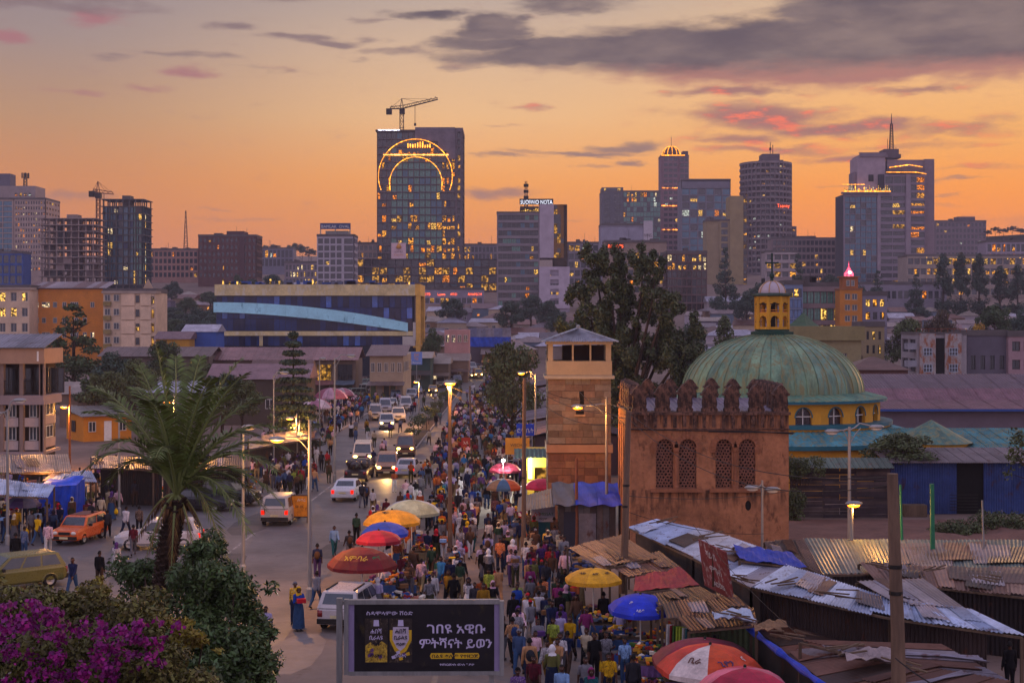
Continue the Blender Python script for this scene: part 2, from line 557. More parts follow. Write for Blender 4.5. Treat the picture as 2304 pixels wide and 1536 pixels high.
def block(name, label, x0, x1, yt, yb, Y, D, wall, faces, cat='building', ext=14, roof='#5a5352', parapet=.7, group=None, wallm=OCW, gear=True, core=None, rz=0):
 """a building whose front stands at distance Y between photo columns x0..x1 and rows yt..yb"""
 W, H = (x1 - x0) * Y / F, (yb - yt) * Y / F
 root = thing(name, label, cat, (X_(x0, Y), Y, Z_(yb, Y)), rz, group)
 b = MB()
 rcs = {'front': 0, 'left': 0, 'right': 0}
 for f in faces:
  rcs[f['side']] = max(rcs[f['side']], f.get('rc', .35))
 c = MB().box(rcs['left'], rcs['front'], -ext, W - rcs['right'], D, H - .05)
 c.build('core', core or wallm, root, color=gcol(wall) if core is None else None)
 for f in faces:
  facade(root, b, W=W, H=H, D=D, **f)
 if ext:
  b.box(0, 0, -ext, W, D, -.01)
 if b.v:
  b.build('wall', wallm, root, color=gcol(wall))
 p = MB().box(-.15, -.15, H, W + .15, D, H + .25)
 if parapet:
  p.box(-.1, -.1, H + .25, W + .1, .12, H + .25 + parapet).box(-.1, .12, H + .25, .12, D, H + .25 + parapet).box(W - .12, .12, H + .25, W + .1, D, H + .25 + parapet)
 p.build('roof', OCS, root, color=gcol(roof))
 if gear and W > 6:
  g = MB()
  for i in range(R.randint(2, 4)):
   x, w = R.uniform(.1, .8) * W, R.uniform(.05, .14) * W
   g.box(x, D * .3, H + .25, min(x + w, W - .3), D * .6, H + .25 + R.uniform(.8, 2.2))
  for i in range(2):
   x = R.uniform(.15, .85) * W
   g.tube([(x, D * .45, H + .2), (x, D * .45, H + R.uniform(3, 6))], .08, 5)
  g.build('roof_equipment', OCS, root, color=gcol('#4a4444'))
 return root, W, H
# ------------------------------------------------------------------ ground, road, pavements
def ground_sheet(name, x0, x1, ys, m, lift=0.0, nx=1, rag=0.0):
 b = MB()
 vs, fs = [], []
 for j, y in enumerate(ys):
  for i in range(nx + 1):
   x = x0 + (x1 - x0) * i / nx
   if rag and i in (0, nx):
    x += R.uniform(-rag, rag)
   vs.append((x, y, hill(y) + lift))
 W = nx + 1
 for j in range(len(ys) - 1):
  for i in range(nx):
   fs.append((j * W + i, j * W + i + 1, (j + 1) * W + i + 1, (j + 1) * W + i))
 b.add(vs, fs)
 return tag(b.build(name, m), kind='structure')
DIRT = mat('dusty_ground', '#6e5a50', .95, .3, .12, .03, coord='Object', bscale=2, stain='#4c3d36')
ASPH = mat('worn_asphalt', '#5a5453', .6, .42, .3, .008, spec=.35, stain='#48423f', bscale=6)
PAVE = mat('worn_paving', '#6a5f58', .92, .28, .22, .012, stain='#5a4c44', bscale=5)
GREENHILL = mat('far_scrub', '#2c2f22', .95, .4, .02)
YS = [-30, 0, 20, 40, 60, 80, 100, 140, 180, 220, 265, 300, 330, 365, 400, 460, 520, 600, 700, 800, 900, 1100, 1300, 1500, 2000, 2600]
ground_sheet('ground', -1500, 1500, YS, DIRT, -.02, 6)
ys2 = [20, 50, 80, 110, 150, 200, 265, 300, 330, 360, 390]
ground_sheet('road', -20, -2.6, ys2, ASPH, .0)
ground_sheet('forecourt', -60, -20, [20, 50, 80, 118], ASPH, -.004)
ground_sheet('market_pavement', -2.6, 14, [20, 50, 80, 110, 150, 200, 265], PAVE, .004, 2)
ground_sheet('market_pavement', -9.0, -2.6, [20, 40, 60, 78, 92], PAVE, .006, 4, .35)
ground_sheet('street_pavement', -29, -20, [118, 150, 200, 265, 300, 330], PAVE, .09, 1)
b = MB()
for a, c in zip(ys2[3:], ys2[4:]):
 b.bar((-20, a, hill(a) + .05), (-20, c, hill(c) + .05), .25, .16)
tag(b.build('kerb', CONC), kind='structure')
b = MB()
for i in range(26):
 x, y = R.uniform(-19, -4), R.uniform(50, 240)
 w, h = R.uniform(.5, 1.8), R.uniform(1.5, 6)
 tag(MB().add([(x + w * q * math.cos(a) * R.uniform(.8, 1.1), y + h * q * math.sin(a), hill(y) + .004 + .0002 * i) for q in (1,) for a in [k_ * PI / 5 for k_ in range(10)]], [tuple(range(10))]).build('road_patch', mat('fresh_tar' if i % 2 else 'old_patch', '#454141' if i % 2 else '#6c6462', .7, .3, .6, .006)), kind='structure')
LINE = mat('worn_road_paint', '#a59d98', .9, .4, 2.5, stain='#5e5857', stain_at=.5)
b = MB()
for (ax, ay), (bx_, by) in [((-15.6, 58), (-15.2, 92)), ((-14.2, 96), (-13.4, 132)), ((-15.4, 140), (-15.2, 250))]:
 n = 10
 for i in range(n):
  if R.random() < .85:
   p, q = Vector((ax, ay, .006)).lerp((bx_, by, .006), i / n), Vector((ax, ay, .006)).lerp((bx_, by, .006), (i + .8) / n)
   b.add([p + Vector((-.07, 0, 0)), p + Vector((.07, 0, 0)), q + Vector((.07, 0, 0)), q + Vector((-.07, 0, 0))], [(0, 1, 2, 3)])
tag(b.build('lane_marking', LINE), kind='structure')
# planted median: a raised kerbed strip
m_ = thing('road_median', 'narrow kerbed median with soil dividing the two carriageways', 'median', (-10.2, 138, 0))
for i in range(22):
 MB().box(-.75, i * 7, 0, -.6, i * 7 + 6.96, .16).box(.6, i * 7, 0, .75, i * 7 + 6.96, .16).build('kerb_stone', CONC, m_)
MB().box(-.6, 0, 0, .6, 154, .12).build('soil_bed', mat('soil', '#3a2d24', .95, .3, .8, .03), m_)
# ------------------------------------------------------------------ the skyline
def ring(root, c, r, a0, a1, y, tr=.22, seg=48, m=ROPE, name='light_ring'):
 pts = [(c[0] + r * math.cos(a0 + (a1 - a0) * i / seg), y, c[1] + r * math.sin(a0 + (a1 - a0) * i / seg)) for i in range(seg + 1)]
 return MB().tube(pts, tr, 6).build(name, m, root)
def lattice_mast(b, x, y, z0, z1, w, n=8, m=0, taper=.35, r=.1):
 def leg(i, f):
  k = w / 2 * (1 - (1 - taper) * f)
  return Vector((x + (k if i in (1, 2) else -k), y + (k if i > 1 else -k), z0 + (z1 - z0) * f))
 for i in range(4):
  b.bar(leg(i, 0), leg(i, 1), r, r, m)
  for j in range(n):
   b.bar(leg(i, j / n), leg((i + 1) % 4, (j + 1) / n), r * .6, r * .6, m)
   b.bar(leg(i, j / n), leg((i + 1) % 4, j / n), r * .6, r * .6, m)
def tower_crane(label, mx_, top, base, Y, jib, tail, peak, mw=1.6, col='#6b3f22'):
 """mx_ mast column; jib, tail, peak as photo points"""
 root = thing('tower_crane', label, 'crane', (X_(mx_, Y), Y, Z_(base, Y)))
 L = lambda p: Vector((X_(p[0], Y) - X_(mx_, Y), 0, Z_(p[1], Y) - Z_(base, Y)))
 h = Z_(top, Y) - Z_(base, Y)
 m = MT.get('crane' + col) or mat('crane' + col, col, .6, .3, .6)
 b = MB()
 lattice_mast(b, 0, 0, -6, h, mw, max(6, int(h / mw / 1.3)), taper=1, r=.26)
 b.build('mast', m, root)
 j, tl, pk = L(jib), L(tail), L(peak)
 c0 = Vector((0, 0, h))
 for nm, a, e in (('jib', c0, j), ('counter_jib', c0, tl)):
  b = MB()
  for s in (-.7, .7):
   b.bar(a + Vector((0, s, 0)), e + Vector((0, s, 0)), .3)
  up = Vector((0, 0, 1.5))
  b.bar(a + up, e + up * .5, .26)
  n = max(3, int((e - a).length / 2))
  for i in range(n):
   p, q = a.lerp(e, i / n), a.lerp(e, (i + .5) / n)
   b.bar(p + Vector((0, -.7, 0)), q + up, .16).bar(q + up, a.lerp(e, (i + 1) / n) + Vector((0, .7, 0)), .16)
  b.build(nm, m, root)
 b = MB()
 b.bar((-.8, 0, h), pk, .3).bar((.8, 0, h), pk, .3)
 b.bar(pk, c0.lerp(j, .8) + Vector((0, 0, 1)), .12).bar(pk, c0.lerp(j, .45) + Vector((0, 0, 1.2)), .12).bar(pk, tl, .12)
 b.build('pendant_line', m, root)
 MB().box(tl.x - 1.6, -1, tl.z - 2.6, tl.x + 1, 1, tl.z).build('counterweight', DARKM, root)
 MB().box(-1, -1.6, h - 2.4, 1.4, .9, h - .1).build('cab', DARKM, root)
 hk = c0.lerp(j, .37)
 MB().bar(hk + Vector((-.25, 0, 0)), hk + Vector((-.25, 0, -8.4)), .12).bar(hk + Vector((.25, 0, 0)), hk + Vector((.25, 0, -8.4)), .12).box(hk.x - .5, -.3, hk.z - 9.4, hk.x + .5, .3, hk.z - 8.2).build('hook', DARKM, root)
 return root
def skeleton(name, label, x0, x1, yt, yb, Y, D, floors, cols, col, infill=.4, ext=12, over=.8):
 W, H = (x1 - x0) * Y / F, (yb - yt) * Y / F
 root = thing(name, label, 'building', (X_(x0, Y), Y, Z_(yb, Y)))
 fh = H / floors
 b = MB()
 for i in range(floors + 1):
  MB().box(-over, -over, i * fh - .28, W + over, D + over, i * fh + .06).build('floor_slab', OCS, root, color=gcol(col, .12))
 for c in range(cols + 1):
  for yy in (0, D / 2, D):
   x = .2 + (W - .9) * c / cols
   b.box(x, yy, -ext, x + .5, yy + .5, H)
 b.build('columns', OCS, root, color=gcol(col))
 for i in range(floors - 1):
  for c in range(cols):
   if R.random() < infill:
    x = .2 + (W - .9) * c / cols
    MB().box(x + .5, R.choice((.1, 2., D * .4)), i * fh + .06, x + (W - .9) / cols, D * .5, i * fh + fh * R.choice((.35, 1, 1)) - .28).build('infill_wall', OCS, root, color=gcol(R.choice(('#6a5448', '#5a4a46', '#8a7670', '#30302e')), .2))
 MB().box(W * .42, D * .3, 0, W * .62, D * .7, H + 2).build('stair_core', OCS, root, color=gcol(col, .1))
 return root, W, H, fh
# --- tall hotel at the picture's edge
r, W, H = block('hotel_tower', 'tall beige hotel with a dense grid of small lit windows and rooftop antenna', -60, 103, 449, 610, 700, 22, '#a08a80',
    [dict(side='front', rows=13, cols=12, u0=20.2, mx=.5, pw=.65, sh=1.25, lit=.34, lits=[LITA, LITC, LITD], glass=DARKG),
     dict(side='front', rows=13, cols=4, u0=0, u1=19.6, mx=.6, pw=.3, sh=.4, lit=.03, glass=TEALG),
     dict(side='right', rows=13, cols=5, mx=.8, pw=1.6, sh=1.6, lit=.1)], gear=False)
b = MB().box(3, 3, H, 29.5, 18, H + 7)
b.build('upper_block', OCW, r, color=gcol('#8f7f7c'))
for i in range(4):
 link('window', pane_mesh(1.2, 1.5, R.choice(LITS), FRD), r, (20 + i * 2.3, 2.95, H + 2))
b = MB()
lattice_mast(b, 22.5, 9, H + 7, H + 14, 1.5, 5, taper=.8, r=.22)
for a in range(6):
 b.box(22.5 + 1.7 * math.cos(a) - .25, 9 + 1.7 * math.sin(a) - .25, H + 11.4, 22.5 + 1.7 * math.cos(a) + .25, 9 + 1.7 * math.sin(a) + .25, H + 14)
b.build('antenna', DARKM, r)
MB().box(10, 6, H + 7, 16, 14, H + 13.4).build('lift_house', OCW, r, color=gcol('#5f5a66'))
block('blue_block', 'small blue painted block below the beige hotel', -40, 52, 570, 640, 600, 10, '#2c4a86', [dict(side='front', rows=3, cols=6, lit=.1)])
# --- concrete skeleton, green-blue tower under construction, crane
skeleton('unfinished_building', 'unfinished concrete frame building with open floors beside a tower crane', 92, 212, 491, 636, 620, 16, 10, 7, '#8a7870', .38)
r, W, H, fh = skeleton('unfinished_tower', 'unfinished glass tower with slab edges showing beyond its teal cladding', 230, 322, 448, 640, 640, 15, 12, 6, '#54504e', .1, over=.55)
b = MB()
facade(r, b, 'front', W, H - fh, 15, 11, 8, mx=.0, bot=.1, top=.1, pw=.12, sh=.45, rc=.9, glass=lambda a, c: TEALG if c < 6 else GREENG, lit=.09, lits=[LITB, LITD],
    litrows={9: .3, 8: .25, 4: .3}, mull=1, alts=[BLUEG, DARKG])
facade(r, b, 'right', W, H - fh, 15, 11, 4, mx=.1, bot=.1, top=.1, pw=.3, sh=.45, rc=.7, lit=.25)
b.build('curtain_wall', OCS, r, color=gcol('#2c4650'))
MB().box(1.2, 1.2, -8, W - 1.2, 14, H - fh).build('core', OCS, r, color=gcol('#23343c'))
tower_crane('slim rust coloured tower crane rising beside the teal unfinished tower', 221, 434, 636, 632, (255, 437), (209, 430), (220, 408), 1.5)
b = MB()
lattice_mast(b, 0, 0, -8, 21, 2.6, 10, taper=.15, r=.2)
tag(b.build('radio_mast', DARKM, None, (X_(418, 820), 820, Z_(556, 820))), 'thin lattice radio mast standing over the low pink block', 'mast')
# --- low blocks towards the middle
block('apartment_block', 'pink and beige apartment block under the lattice mast', 336, 446, 563, 625, 720, 14, '#9a7468',
   [dict(side='front', rows=4, cols=11, sh=1.2, pw=.7, lit=.18), dict(side='right', rows=4, cols=3, lit=.1)])
r, W, H = block('brick_building', 'dark red brick office block with a taller middle bay', 446, 577, 532, 625, 680, 16, '#5a3a36',
    [dict(side='front', rows=6, cols=13, sh=1.4, pw=1.0, lit=.05, glass=DARKG), dict(side='right', rows=6, cols=4, lit=.05)])
MB().box(W * .48, 1, H, W * .78, 12, H + 2.6).box(W * .72, -.5, 0, W * .8, 0, H).build('middle_bay', OCW, r, color=gcol('#52383a'))
block('office_building', 'low building with a row of lit windows beside the small white tower', 640, 716, 592, 640, 640, 12, '#7c7076', [dict(side='front', rows=3, cols=9, lit=.55, lits=[LITB, LITD])])
block('office_building', 'hazy grey block behind the treed hill', 585, 660, 560, 600, 860, 12, '#6c6a78', [dict(side='front', rows=2, cols=8, lit=.08)], group='far blocks')
r, W, H = block('white_tower', 'small white office tower carrying a long blue roof sign', 713, 797, 532, 645, 560, 13, '#a39ba2',
    [dict(side='front', rows=7, cols=4, mx=.5, pw=.5, sh=.7, lit=.06, glass=DARKG, mull=2, u1=10.2),
     dict(side='front', rows=7, cols=1, u0=10.2, mx=.5, sh=.55, lit=.1, mull=2), dict(side='right', rows=7, cols=3, lit=.1)], gear=False)
b = MB().box(1.2, .4, H + 2.9, 13.2, .9, H + 5.3)
b.build('roof_sign', OCP, r, color=gcol('#30406a'))
MB().box(1.2, .3, H, 1.6, .7, H + 2.9).box(7, .3, H, 7.4, .7, H + 2.9).box(12.8, .3, H, 13.2, .7, H + 2.9).box(3, 3, H, 12, 9, H + 2.4).build('sign_legs', STEEL, r)
lettering('BAMLAK  OVAL', r, (7.2, .38, H + 3.4), 1.6, WHITE)
block('apartment_block', 'beige block squeezed between the white tower and the ringed skyscraper', 797, 850, 549, 645, 700, 12, '#8c7a74', [dict(side='front', rows=6, cols=5, sh=1.3, lit=.15)])
# --- skyscraper with the ring of lights
Y = 650
k = Y / F
r = thing('skyscraper', 'tallest glass tower with glowing ring of lights and crane on its roof', 'skyscraper', (X_(848, Y), Y, Z_(645, Y)))
W, H = 193 * k, (645 - 296) * k
TX = lambda px: (px - 848) * k
TZ = lambda py: (645 - py) * k
MB().box(1, 1.2, -16, W - .4, 26, H).build('core', OCS, r, color=gcol('#2b2a2c'))
b = MB()
A = dict(rows=17, mx=.25, bot=.2, top=.3, pw=.22, sh=.55, rc=.9, mull=1, z0=TZ(585), z1=TZ(296))
hot = {4: .7, 5: .12, 1: .85, 2: .2, 0: .35}
facade(r, b, 'front', W, H, 26, cols=3, u0=0, u1=TX(880), lit=.14, lits=[LITA, LITC], ledge=.5, **A)
def arch_glass(row, c):
 z = A['z0'] + (row + .5) * (A['z1'] - A['z0']) / 17
 x = TX(880) + (c + .5) * (TX(994) - TX(880)) / 9
 return GREENG if z < TZ(413) or math.hypot(x - TX(935), z - TZ(413)) < 59 * k else DARKG
facade(r, b, 'front', W, H, 26, cols=9, u0=TX(880), u1=TX(994), glass=arch_glass, litrows={**{i: .09 for i in range(17)}, **hot}, lits=[LITA, LITB, LITC, LITL], ledge=.12, alts=[TEALG], **{**A, 'mx': .02, 'sh': .4})
facade(r, b, 'front', W, H, 26, cols=3, u0=TX(994), u1=TX(1024), litrows={**{i: .3 for i in range(17)}, 4: 1, 5: .9, 6: .4, 1: 1, 2: .9, 3: .7, 0: .8}, lits=[LITA, LITC, LITA], ledge=.4, skip=lambda q, c: q > 13, alts=[BLUEG], **A)
facade(r, b, 'front', W, H, 26, cols=1, u0=TX(1024), u1=W, lit=.6, lits=[LITA, LITL, DARKG], out=.5, **{**A, 'mx': 1.1, 'sh': .9})
facade(r, b, 'right', W, H, 26, cols=5, u0=0, u1=26, lit=.2, **A)
b.build('facade_frame', OCS, r, color=gcol('#5c5254'))
p = MB().prism([(TX(934), TZ(318)), (TX(985), TZ(318)), (TX(985), TZ(340)), (TX(1005), TZ(340)), (TX(1005), TZ(358)), (TX(1024), TZ(358)), (TX(1024), TZ(287)), (TX(934), TZ(287))], -.7, 3)
p.box(TX(1024.5), -.6, TZ(296), W + .1, 26, TZ(288))
p.box(TX(936), 3, TZ(298), W, 25, TZ(289))
p.build('crown_wall', OCS, r, color=gcol('#6d6268'))
MB().box(-.6, -.9, H, TX(934), 20, H + .7).build('roof', OCS, r, color=gcol('#4a4240'))
MB().box(TX(851), -1.1, H + .3, TX(900), -.92, H + .75).build('light_strip', glow('cool_strip', '#e8e4ff', 2.5), r)
ring(r, (TX(935), TZ(397)), 83 * k, math.radians(-22), math.radians(202), -1.3, .17)
ring(r, (TX(936), TZ(413)), 59 * k, 0, PI, -1.2, .15)
MB().tube([(TX(877), -1.2, TZ(413)), (TX(878), -1.2, TZ(428))], .2, 6).tube([(TX(995), -1.2, TZ(413)), (TX(994), -1.2, TZ(428))], .2, 6).build('light_ring', ROPE, r)
b = MB().box(TX(863), -1.5, TZ(350.5), TX(1009), -1.2, TZ(348))
b.build('light_bar', glow('bar_light', '#ffac50', 3, .5, .7), r)
for i in range(46):
 if R.random() < .75:
  x = TX(864 + i * 3.15)
  MB().box(x, -1.45, TZ(348), x + R.uniform(.1, .35), -1.25, TZ(348) + R.uniform(.3, 1.3)).build('bulb', LITC, r)
for i in range(10):
 x = TX(917 + i * 5.5)
 MB().box(x, -1.05, TZ(333), x + .5, -.95, TZ(333) + R.uniform(.8, 3)).build('bulb', glow('sparkle', '#ff9a30', 3, .4), r)
b = MB().box(TX(881), -1.6, TZ(585), TX(914), -1.3, TZ(547))
ban = b.build('banner', OCP, r, color=gcol('#cfaeb0'))
MB().lathe([(.01, 0), (1.1, .2), (1.2, .9), (.6, 2.0), (.01, 2.6)], 8, (TX(898), -1.62, TZ(560))).build('emblem', mat('banner_gold', '#c8862c', .6), ban)
lettering('ኢትዮጵያ', ban, (TX(897.5), -1.63, TZ(569)), 1.25, mat('banner_ink', '#5a4030', .7))
lettering('ንግድ ባንክ', ban, (TX(897.5), -1.63, TZ(576)), 1.1, mat('banner_gold', '#c8862c', .6))
tower_crane('dark tower crane perched on the roof of the ringed skyscraper', 904, 245, 300, 652, (985, 224), (877, 245), (904, 222), 1.7, '#3c3022')
# podium frame still open, lit inside
Yp = 636
r = thing('podium_building', 'long open podium frame lit amber inside at the skyscraper foot', 'building', (X_(800, Yp), Yp, Z_(672, Yp)))
kp = Yp / F
W, H = 318 * kp, (672 - 582) * kp
b = MB()
facade(r, b, 'front', W, H, 10, 5, 18, mx=.3, bot=.2, top=.3, pw=.35, sh=.55, rc=1.6, litrows={0: .45, 1: .5, 2: .5, 3: .45, 4: .18}, lits=[LITA, LITL, LITL, LITC, LITL], ledge=.5, mull=2, alts=[TEALG])
b.build('frame', OCS, r, color=gcol('#4c4244'))
MB().box(.5, 1.7, -12, W - .5, 10, H - .4).build('core', OCS, r, color=gcol('#3a3230'))
Yq = 560
r, W, H = block('shop_row', 'long low pale building with four glowing orange signs', 940, 1088, 652, 684, Yq, 12, '#8f8492', [dict(side='front', rows=1, cols=12, bot=.4, top=3.2, pw=.4, lit=.4, lits=[LITC, LITA, LITL], glass=DARKG)])
for px, tx, w in ((960, 'ZETO', 2.8), (993, 'Lewo', 3), (1021, 'ARIO', 2.6), (1068, 'AMARECH', 5.4)):
 lettering(tx, r, ((px - 940) * Yq / F, -.03, H - 2.2), 1.4, NEON, width=w)
# --- slab-banded tower with the gold glass corner
Y = 520
k = Y / F
r, W, H = block('banded_office_tower', 'office tower of dark ribbon windows with a white shaft and roof sign', 1118, 1214, 480, 690, Y, 18, '#7e7478',
    [dict(side='front', rows=12, cols=9, mx=.5, bot=.4, top=.6, pw=.06, sh=1.0, rc=.5, ledge=.12, lit=.04, glass=DARKG, alts=[TEALG, GREENG])], parapet=.4, gear=False)
TX = lambda px: (px - 1118) * k
TZ = lambda py: (690 - py) * k
MB().box(TX(1214), -.4, TZ(580), TX(1246), 17, TZ(460)).build('white_shaft', OCW, r, color=gcol('#a89aa4'))
b = MB()
for i in range(11):
 for j in range(4):
  MB().add([(0, 0, 0), (1.2, 0, 0), (1.2, 0, 1.72), (0, 0, 1.72)], [(0, 1, 2, 3)]).build('glass_panel', R.choice([GOLDG, GOLDG, DARKG, LITL if j < 2 else GOLDG]), r, (TX(1246) + j * 1.23 + .05, -.1 + .14 * j * j, TZ(580) + i * 1.77 + .05))
MB().box(TX(1246), .9, TZ(598), TX(1276), 16, TZ(460)).box(TX(1246) - .02, .1, TZ(462), TX(1276), 1, TZ(460)).build('corner_core', OCS, r, color=gcol('#3c3026'))
b = MB()
facade(r, b, 'front', W=TX(1281) - TX(1213), H=TZ(597), D=14, rows=4, cols=1, mx=4.0, bot=1.5, top=1.2, pw=.2, sh=1.4, rc=.35, lit=0, glass=DARKG, mull=3, skip=lambda a, c: True)
q = link('annex', b.mesh('annex', OCW), r, (TX(1213), -3, -.6), color=gcol('#aa9ca8'))
MB().box(.1, .4, -10, TX(1281) - TX(1213), 3.3, TZ(598)).build('annex_core', OCW, q, color=gcol('#8f8490'))
for rr in range(4):
 for cc in range(3):
  link('window', pane_mesh(1.0, 1.35, R.choice([LITB, DARKG, LITD] if rr > 1 else [DARKG, DARKG, LITL, LITB]), FRD), q, (2.7 + cc * 1.15 + 1.6, .3, 1.55 + rr * 3.05))
MB().box(TX(1170), 1, H + .3, TX(1212), 12, H + 2.6).build('roof_house', OCS, r, color=gcol('#4a443e'))
for i in range(9):
 MB().box(TX(1172) + i * .75, .8, H + .5, TX(1172) + i * .75 + .5, .95, H + R.uniform(1, 2)).build('bulb', LITB, r)
b = MB().box(TX(1169), .5, TZ(460), TX(1245), .8, TZ(447))
sg = b.build('roof_sign', OCP, r, color=gcol('#2c2c34'))
for i in range(6):
 MB().box(TX(1172) + i * 2.2, .55, H, TX(1172) + i * 2.2 + .16, .75, TZ(460)).build('sign_leg', DARKM, r)
lettering('SUOIWIO NOTA', sg, (TX(1207), .45, TZ(459)), 2.1, glow('sign_white', '#e8ecff', 1.2, .3), width=TX(1243) - TX(1171))
b = MB()
lattice_mast(b, TX(1184), 6, H + 2, TZ(404), 1.3, 8, taper=.5, r=.18)
for z in (.35, .55, .75):
 b.box(TX(1184) - .9, 5.2, H + 2 + z * 11, TX(1184) + .9, 6.8, H + 2 + z * 11 + 1)
b.build('antenna', DARKM, r)
block('apartment_block', 'hazy grey flats between the banded tower and the big dark tree', 1277, 1362, 548, 660, 700, 14, '#7d747c', [dict(side='front', rows=6, cols=6, sh=1.3, lit=.25), dict(side='left', rows=6, cols=3)])
block('apartment_block', 'grey flats with small lit windows beside the ringed skyscraper', 1041, 1120, 552, 600, 760, 12, '#766e76', [dict(side='front', rows=3, cols=9, lit=.3, lits=[LITL, LITA])])
# --- right-hand cluster
r, W, H = block('glass_block', 'dull green glass block with a concrete stair bay on one side', 1354, 1486, 432, 600, 900, 24, '#5b5a60',
    [dict(side='front', rows=15, cols=11, u0=13.6, mx=.2, bot=.2, top=.2, pw=.2, sh=.35, rc=.3, lit=.07, litrows={14: .5, 13: .2}, glass=GREENG, alts=[DARKG]),
     dict(side='front', rows=13, cols=2, u1=13.4, mx=1.6, pw=2.6, sh=.8, lit=.02, glass=DARKG)])
MB().box(0, 0, H, 13.6, 16, H + 2.9).build('stair_bay', OCW, r, color=gcol('#5f5d62'))
for i in range(2):
 link('window', pane_mesh(2, 2, LITB, FRD), r, (2.4 + i * 8.5, -.03, H + .5))
r, W, H = block('white_block', 'blank pale block with black lettering on its end wall', 1352, 1468, 507, 560, 640, 16, '#8c8896', [dict(side='front', rows=1, cols=1, mx=.2, bot=9.0, top=.3, skip=lambda a, c: True)], gear=False)
b = MB().box(W - 4, -.5, 1, W + .1, 0, H + 2)
e = b.build('sign_panel', OCP, r, color=gcol('#b0a6ac'))
lettering('IVING', e, (W - 2, -.53, 5.4), 2.0, BLACK, width=3.3)
lettering('HOTEL', e, (W - 2, -.53, 2.6), 1.3, BLACK, width=3)
r, W, H = block('office_building', 'beige office block with a square red neon sign', 1360, 1500, 545, 660, 600, 14, '#8e7a6c',
    [dict(side='front', rows=5, cols=8, u0=4, sh=1.2, lit=.22, z1=18, lits=[LITC, LITA, LITL]), dict(side='left', rows=5, cols=4)])
b = MB().box(1.2, -.4, H - 2.7, 8.2, -.1, H - .5)
s_ = b.build('neon_sign', mat('sign_back', '#3a1a14', .6), r)
lettering('ROEDPS', s_, (4.7, -.42, H - 2.35), 2.0, NEON, width=6.4)
Y = 950
k = Y / F
r, W, H = block('slim_tower', 'slim tower topped by a small glowing dome', 1487, 1550, 352, 600, Y, 16, '#7a5f66',
    [dict(side='front', rows=20, cols=3, u0=1.5, u1=11.5, mx=.5, pw=.7, sh=1.6, lit=.04, glass=DARKG), dict(side='front', rows=20, cols=2, u0=12.5, mx=.4, pw=.4, sh=1.0, lit=.12, lits=[LITA, LITL])], gear=False)
for py in (424, 464, 518):
 MB().box(.3, -.7, (600 - py) * k, 13, -.4, (600 - py) * k + .55).build('light_string', glow('tower_string', '#ff8a30', 2.4, .9, .6), r)
dm = MB().lathe([(6.2, 0), (6.1, 2.2), (5.2, 4.6), (3.4, 6.4), (1.2, 7.3), (.02, 7.5)], 20, (W * .42, 8, H + .3)).build('dome', mat('dome_bronze', '#5a3418', .4, .3, 1, metal=.3), r)
for a in range(12):
 t_ = a * PI / 6
 MB().tube([(W * .42 + rr * math.cos(t_), 8 + rr * math.sin(t_), H + .3 + z) for rr, z in ((6.3, 0), (6.2, 2.2), (5.3, 4.6), (3.5, 6.5), (1.2, 7.4))], .17, 5).build('dome_rib', ROPE, dm)
MB().box(.2, -.3, H + .4, W * .85, -.1, H + 1.0).build('light_string', ROPE, r)
MB().tube([(W * .42, 8, H + 7), (W * .42, 8, H + 14)], .16, 5).build('finial', DARKM, r)
MB().box(W * .8, 4, H, W, 12, H + 4).build('lift_house', OCW, r, color=gcol('#5f4a4c'))
r, W, H = block('grid_office', 'blue grey office block with square grid facade and open top storey', 1533, 1644, 406, 600, 850, 20, '#6e6a74',
    [dict(side='front', rows=11, cols=6, mx=.5, bot=.3, top=4.8, pw=.6, sh=.7, rc=.6, glass=TEALG, litrows={7: .75}, lit=.05, mull=2, alts=[DARKG]),
     dict(side='front', rows=1, cols=6, z0=46.6, mx=.4, bot=.3, top=.6, pw=.5, lit=.6, lits=[LITA, LITL])], gear=False)
Y = 700
k = Y / F
r, W, H = block('yellow_office', 'pale yellow office slab with a dark recessed stair strip', 1590, 1642, 497, 655, Y, 14, '#8a785a', [dict(side='front', rows=10, cols=1, u0=6.2, mx=1, pw=.3, sh=1, lit=.06, glass=DARKG)])
MB().box(W + .02, -.6, -10, W + 6.6, 13, (655 - 441) * k).build('tall_slab', OCW, r, color=gcol('#8f7c58'))
b = MB()
for i in range(14):
 link('window', pane_mesh(1.5, 2.0, R.choice([LITL, DARKG, LITA, DARKG, DARKG]), FRD), r, (W + 7.6, .2, 2 + i * 3.2))
MB().box(W + 6.62, .3, -10, W + 8.6, 13, (655 - 444) * k).build('end_bay', OCW, r, color=gcol('#5f5248'))
Y = 520
r, W, H = block('brown_office', 'brown glass block with two brightly lit floors near its top', 1500, 1591, 570, 700, Y, 14, '#5d4644',
    [dict(side='front', rows=7, cols=8, mx=.3, bot=.3, top=.5, pw=.25, sh=.55, rc=.5, ledge=.3, litrows={5: .8, 6: .45}, lits=[LITB, LITD, LITA], lit=.04, glass=mat('brown_glass', '#24150f', .15, .4, .4, spec=.7), alts=[DARKG]), dict(side='left', rows=7, cols=4, sh=.6)])
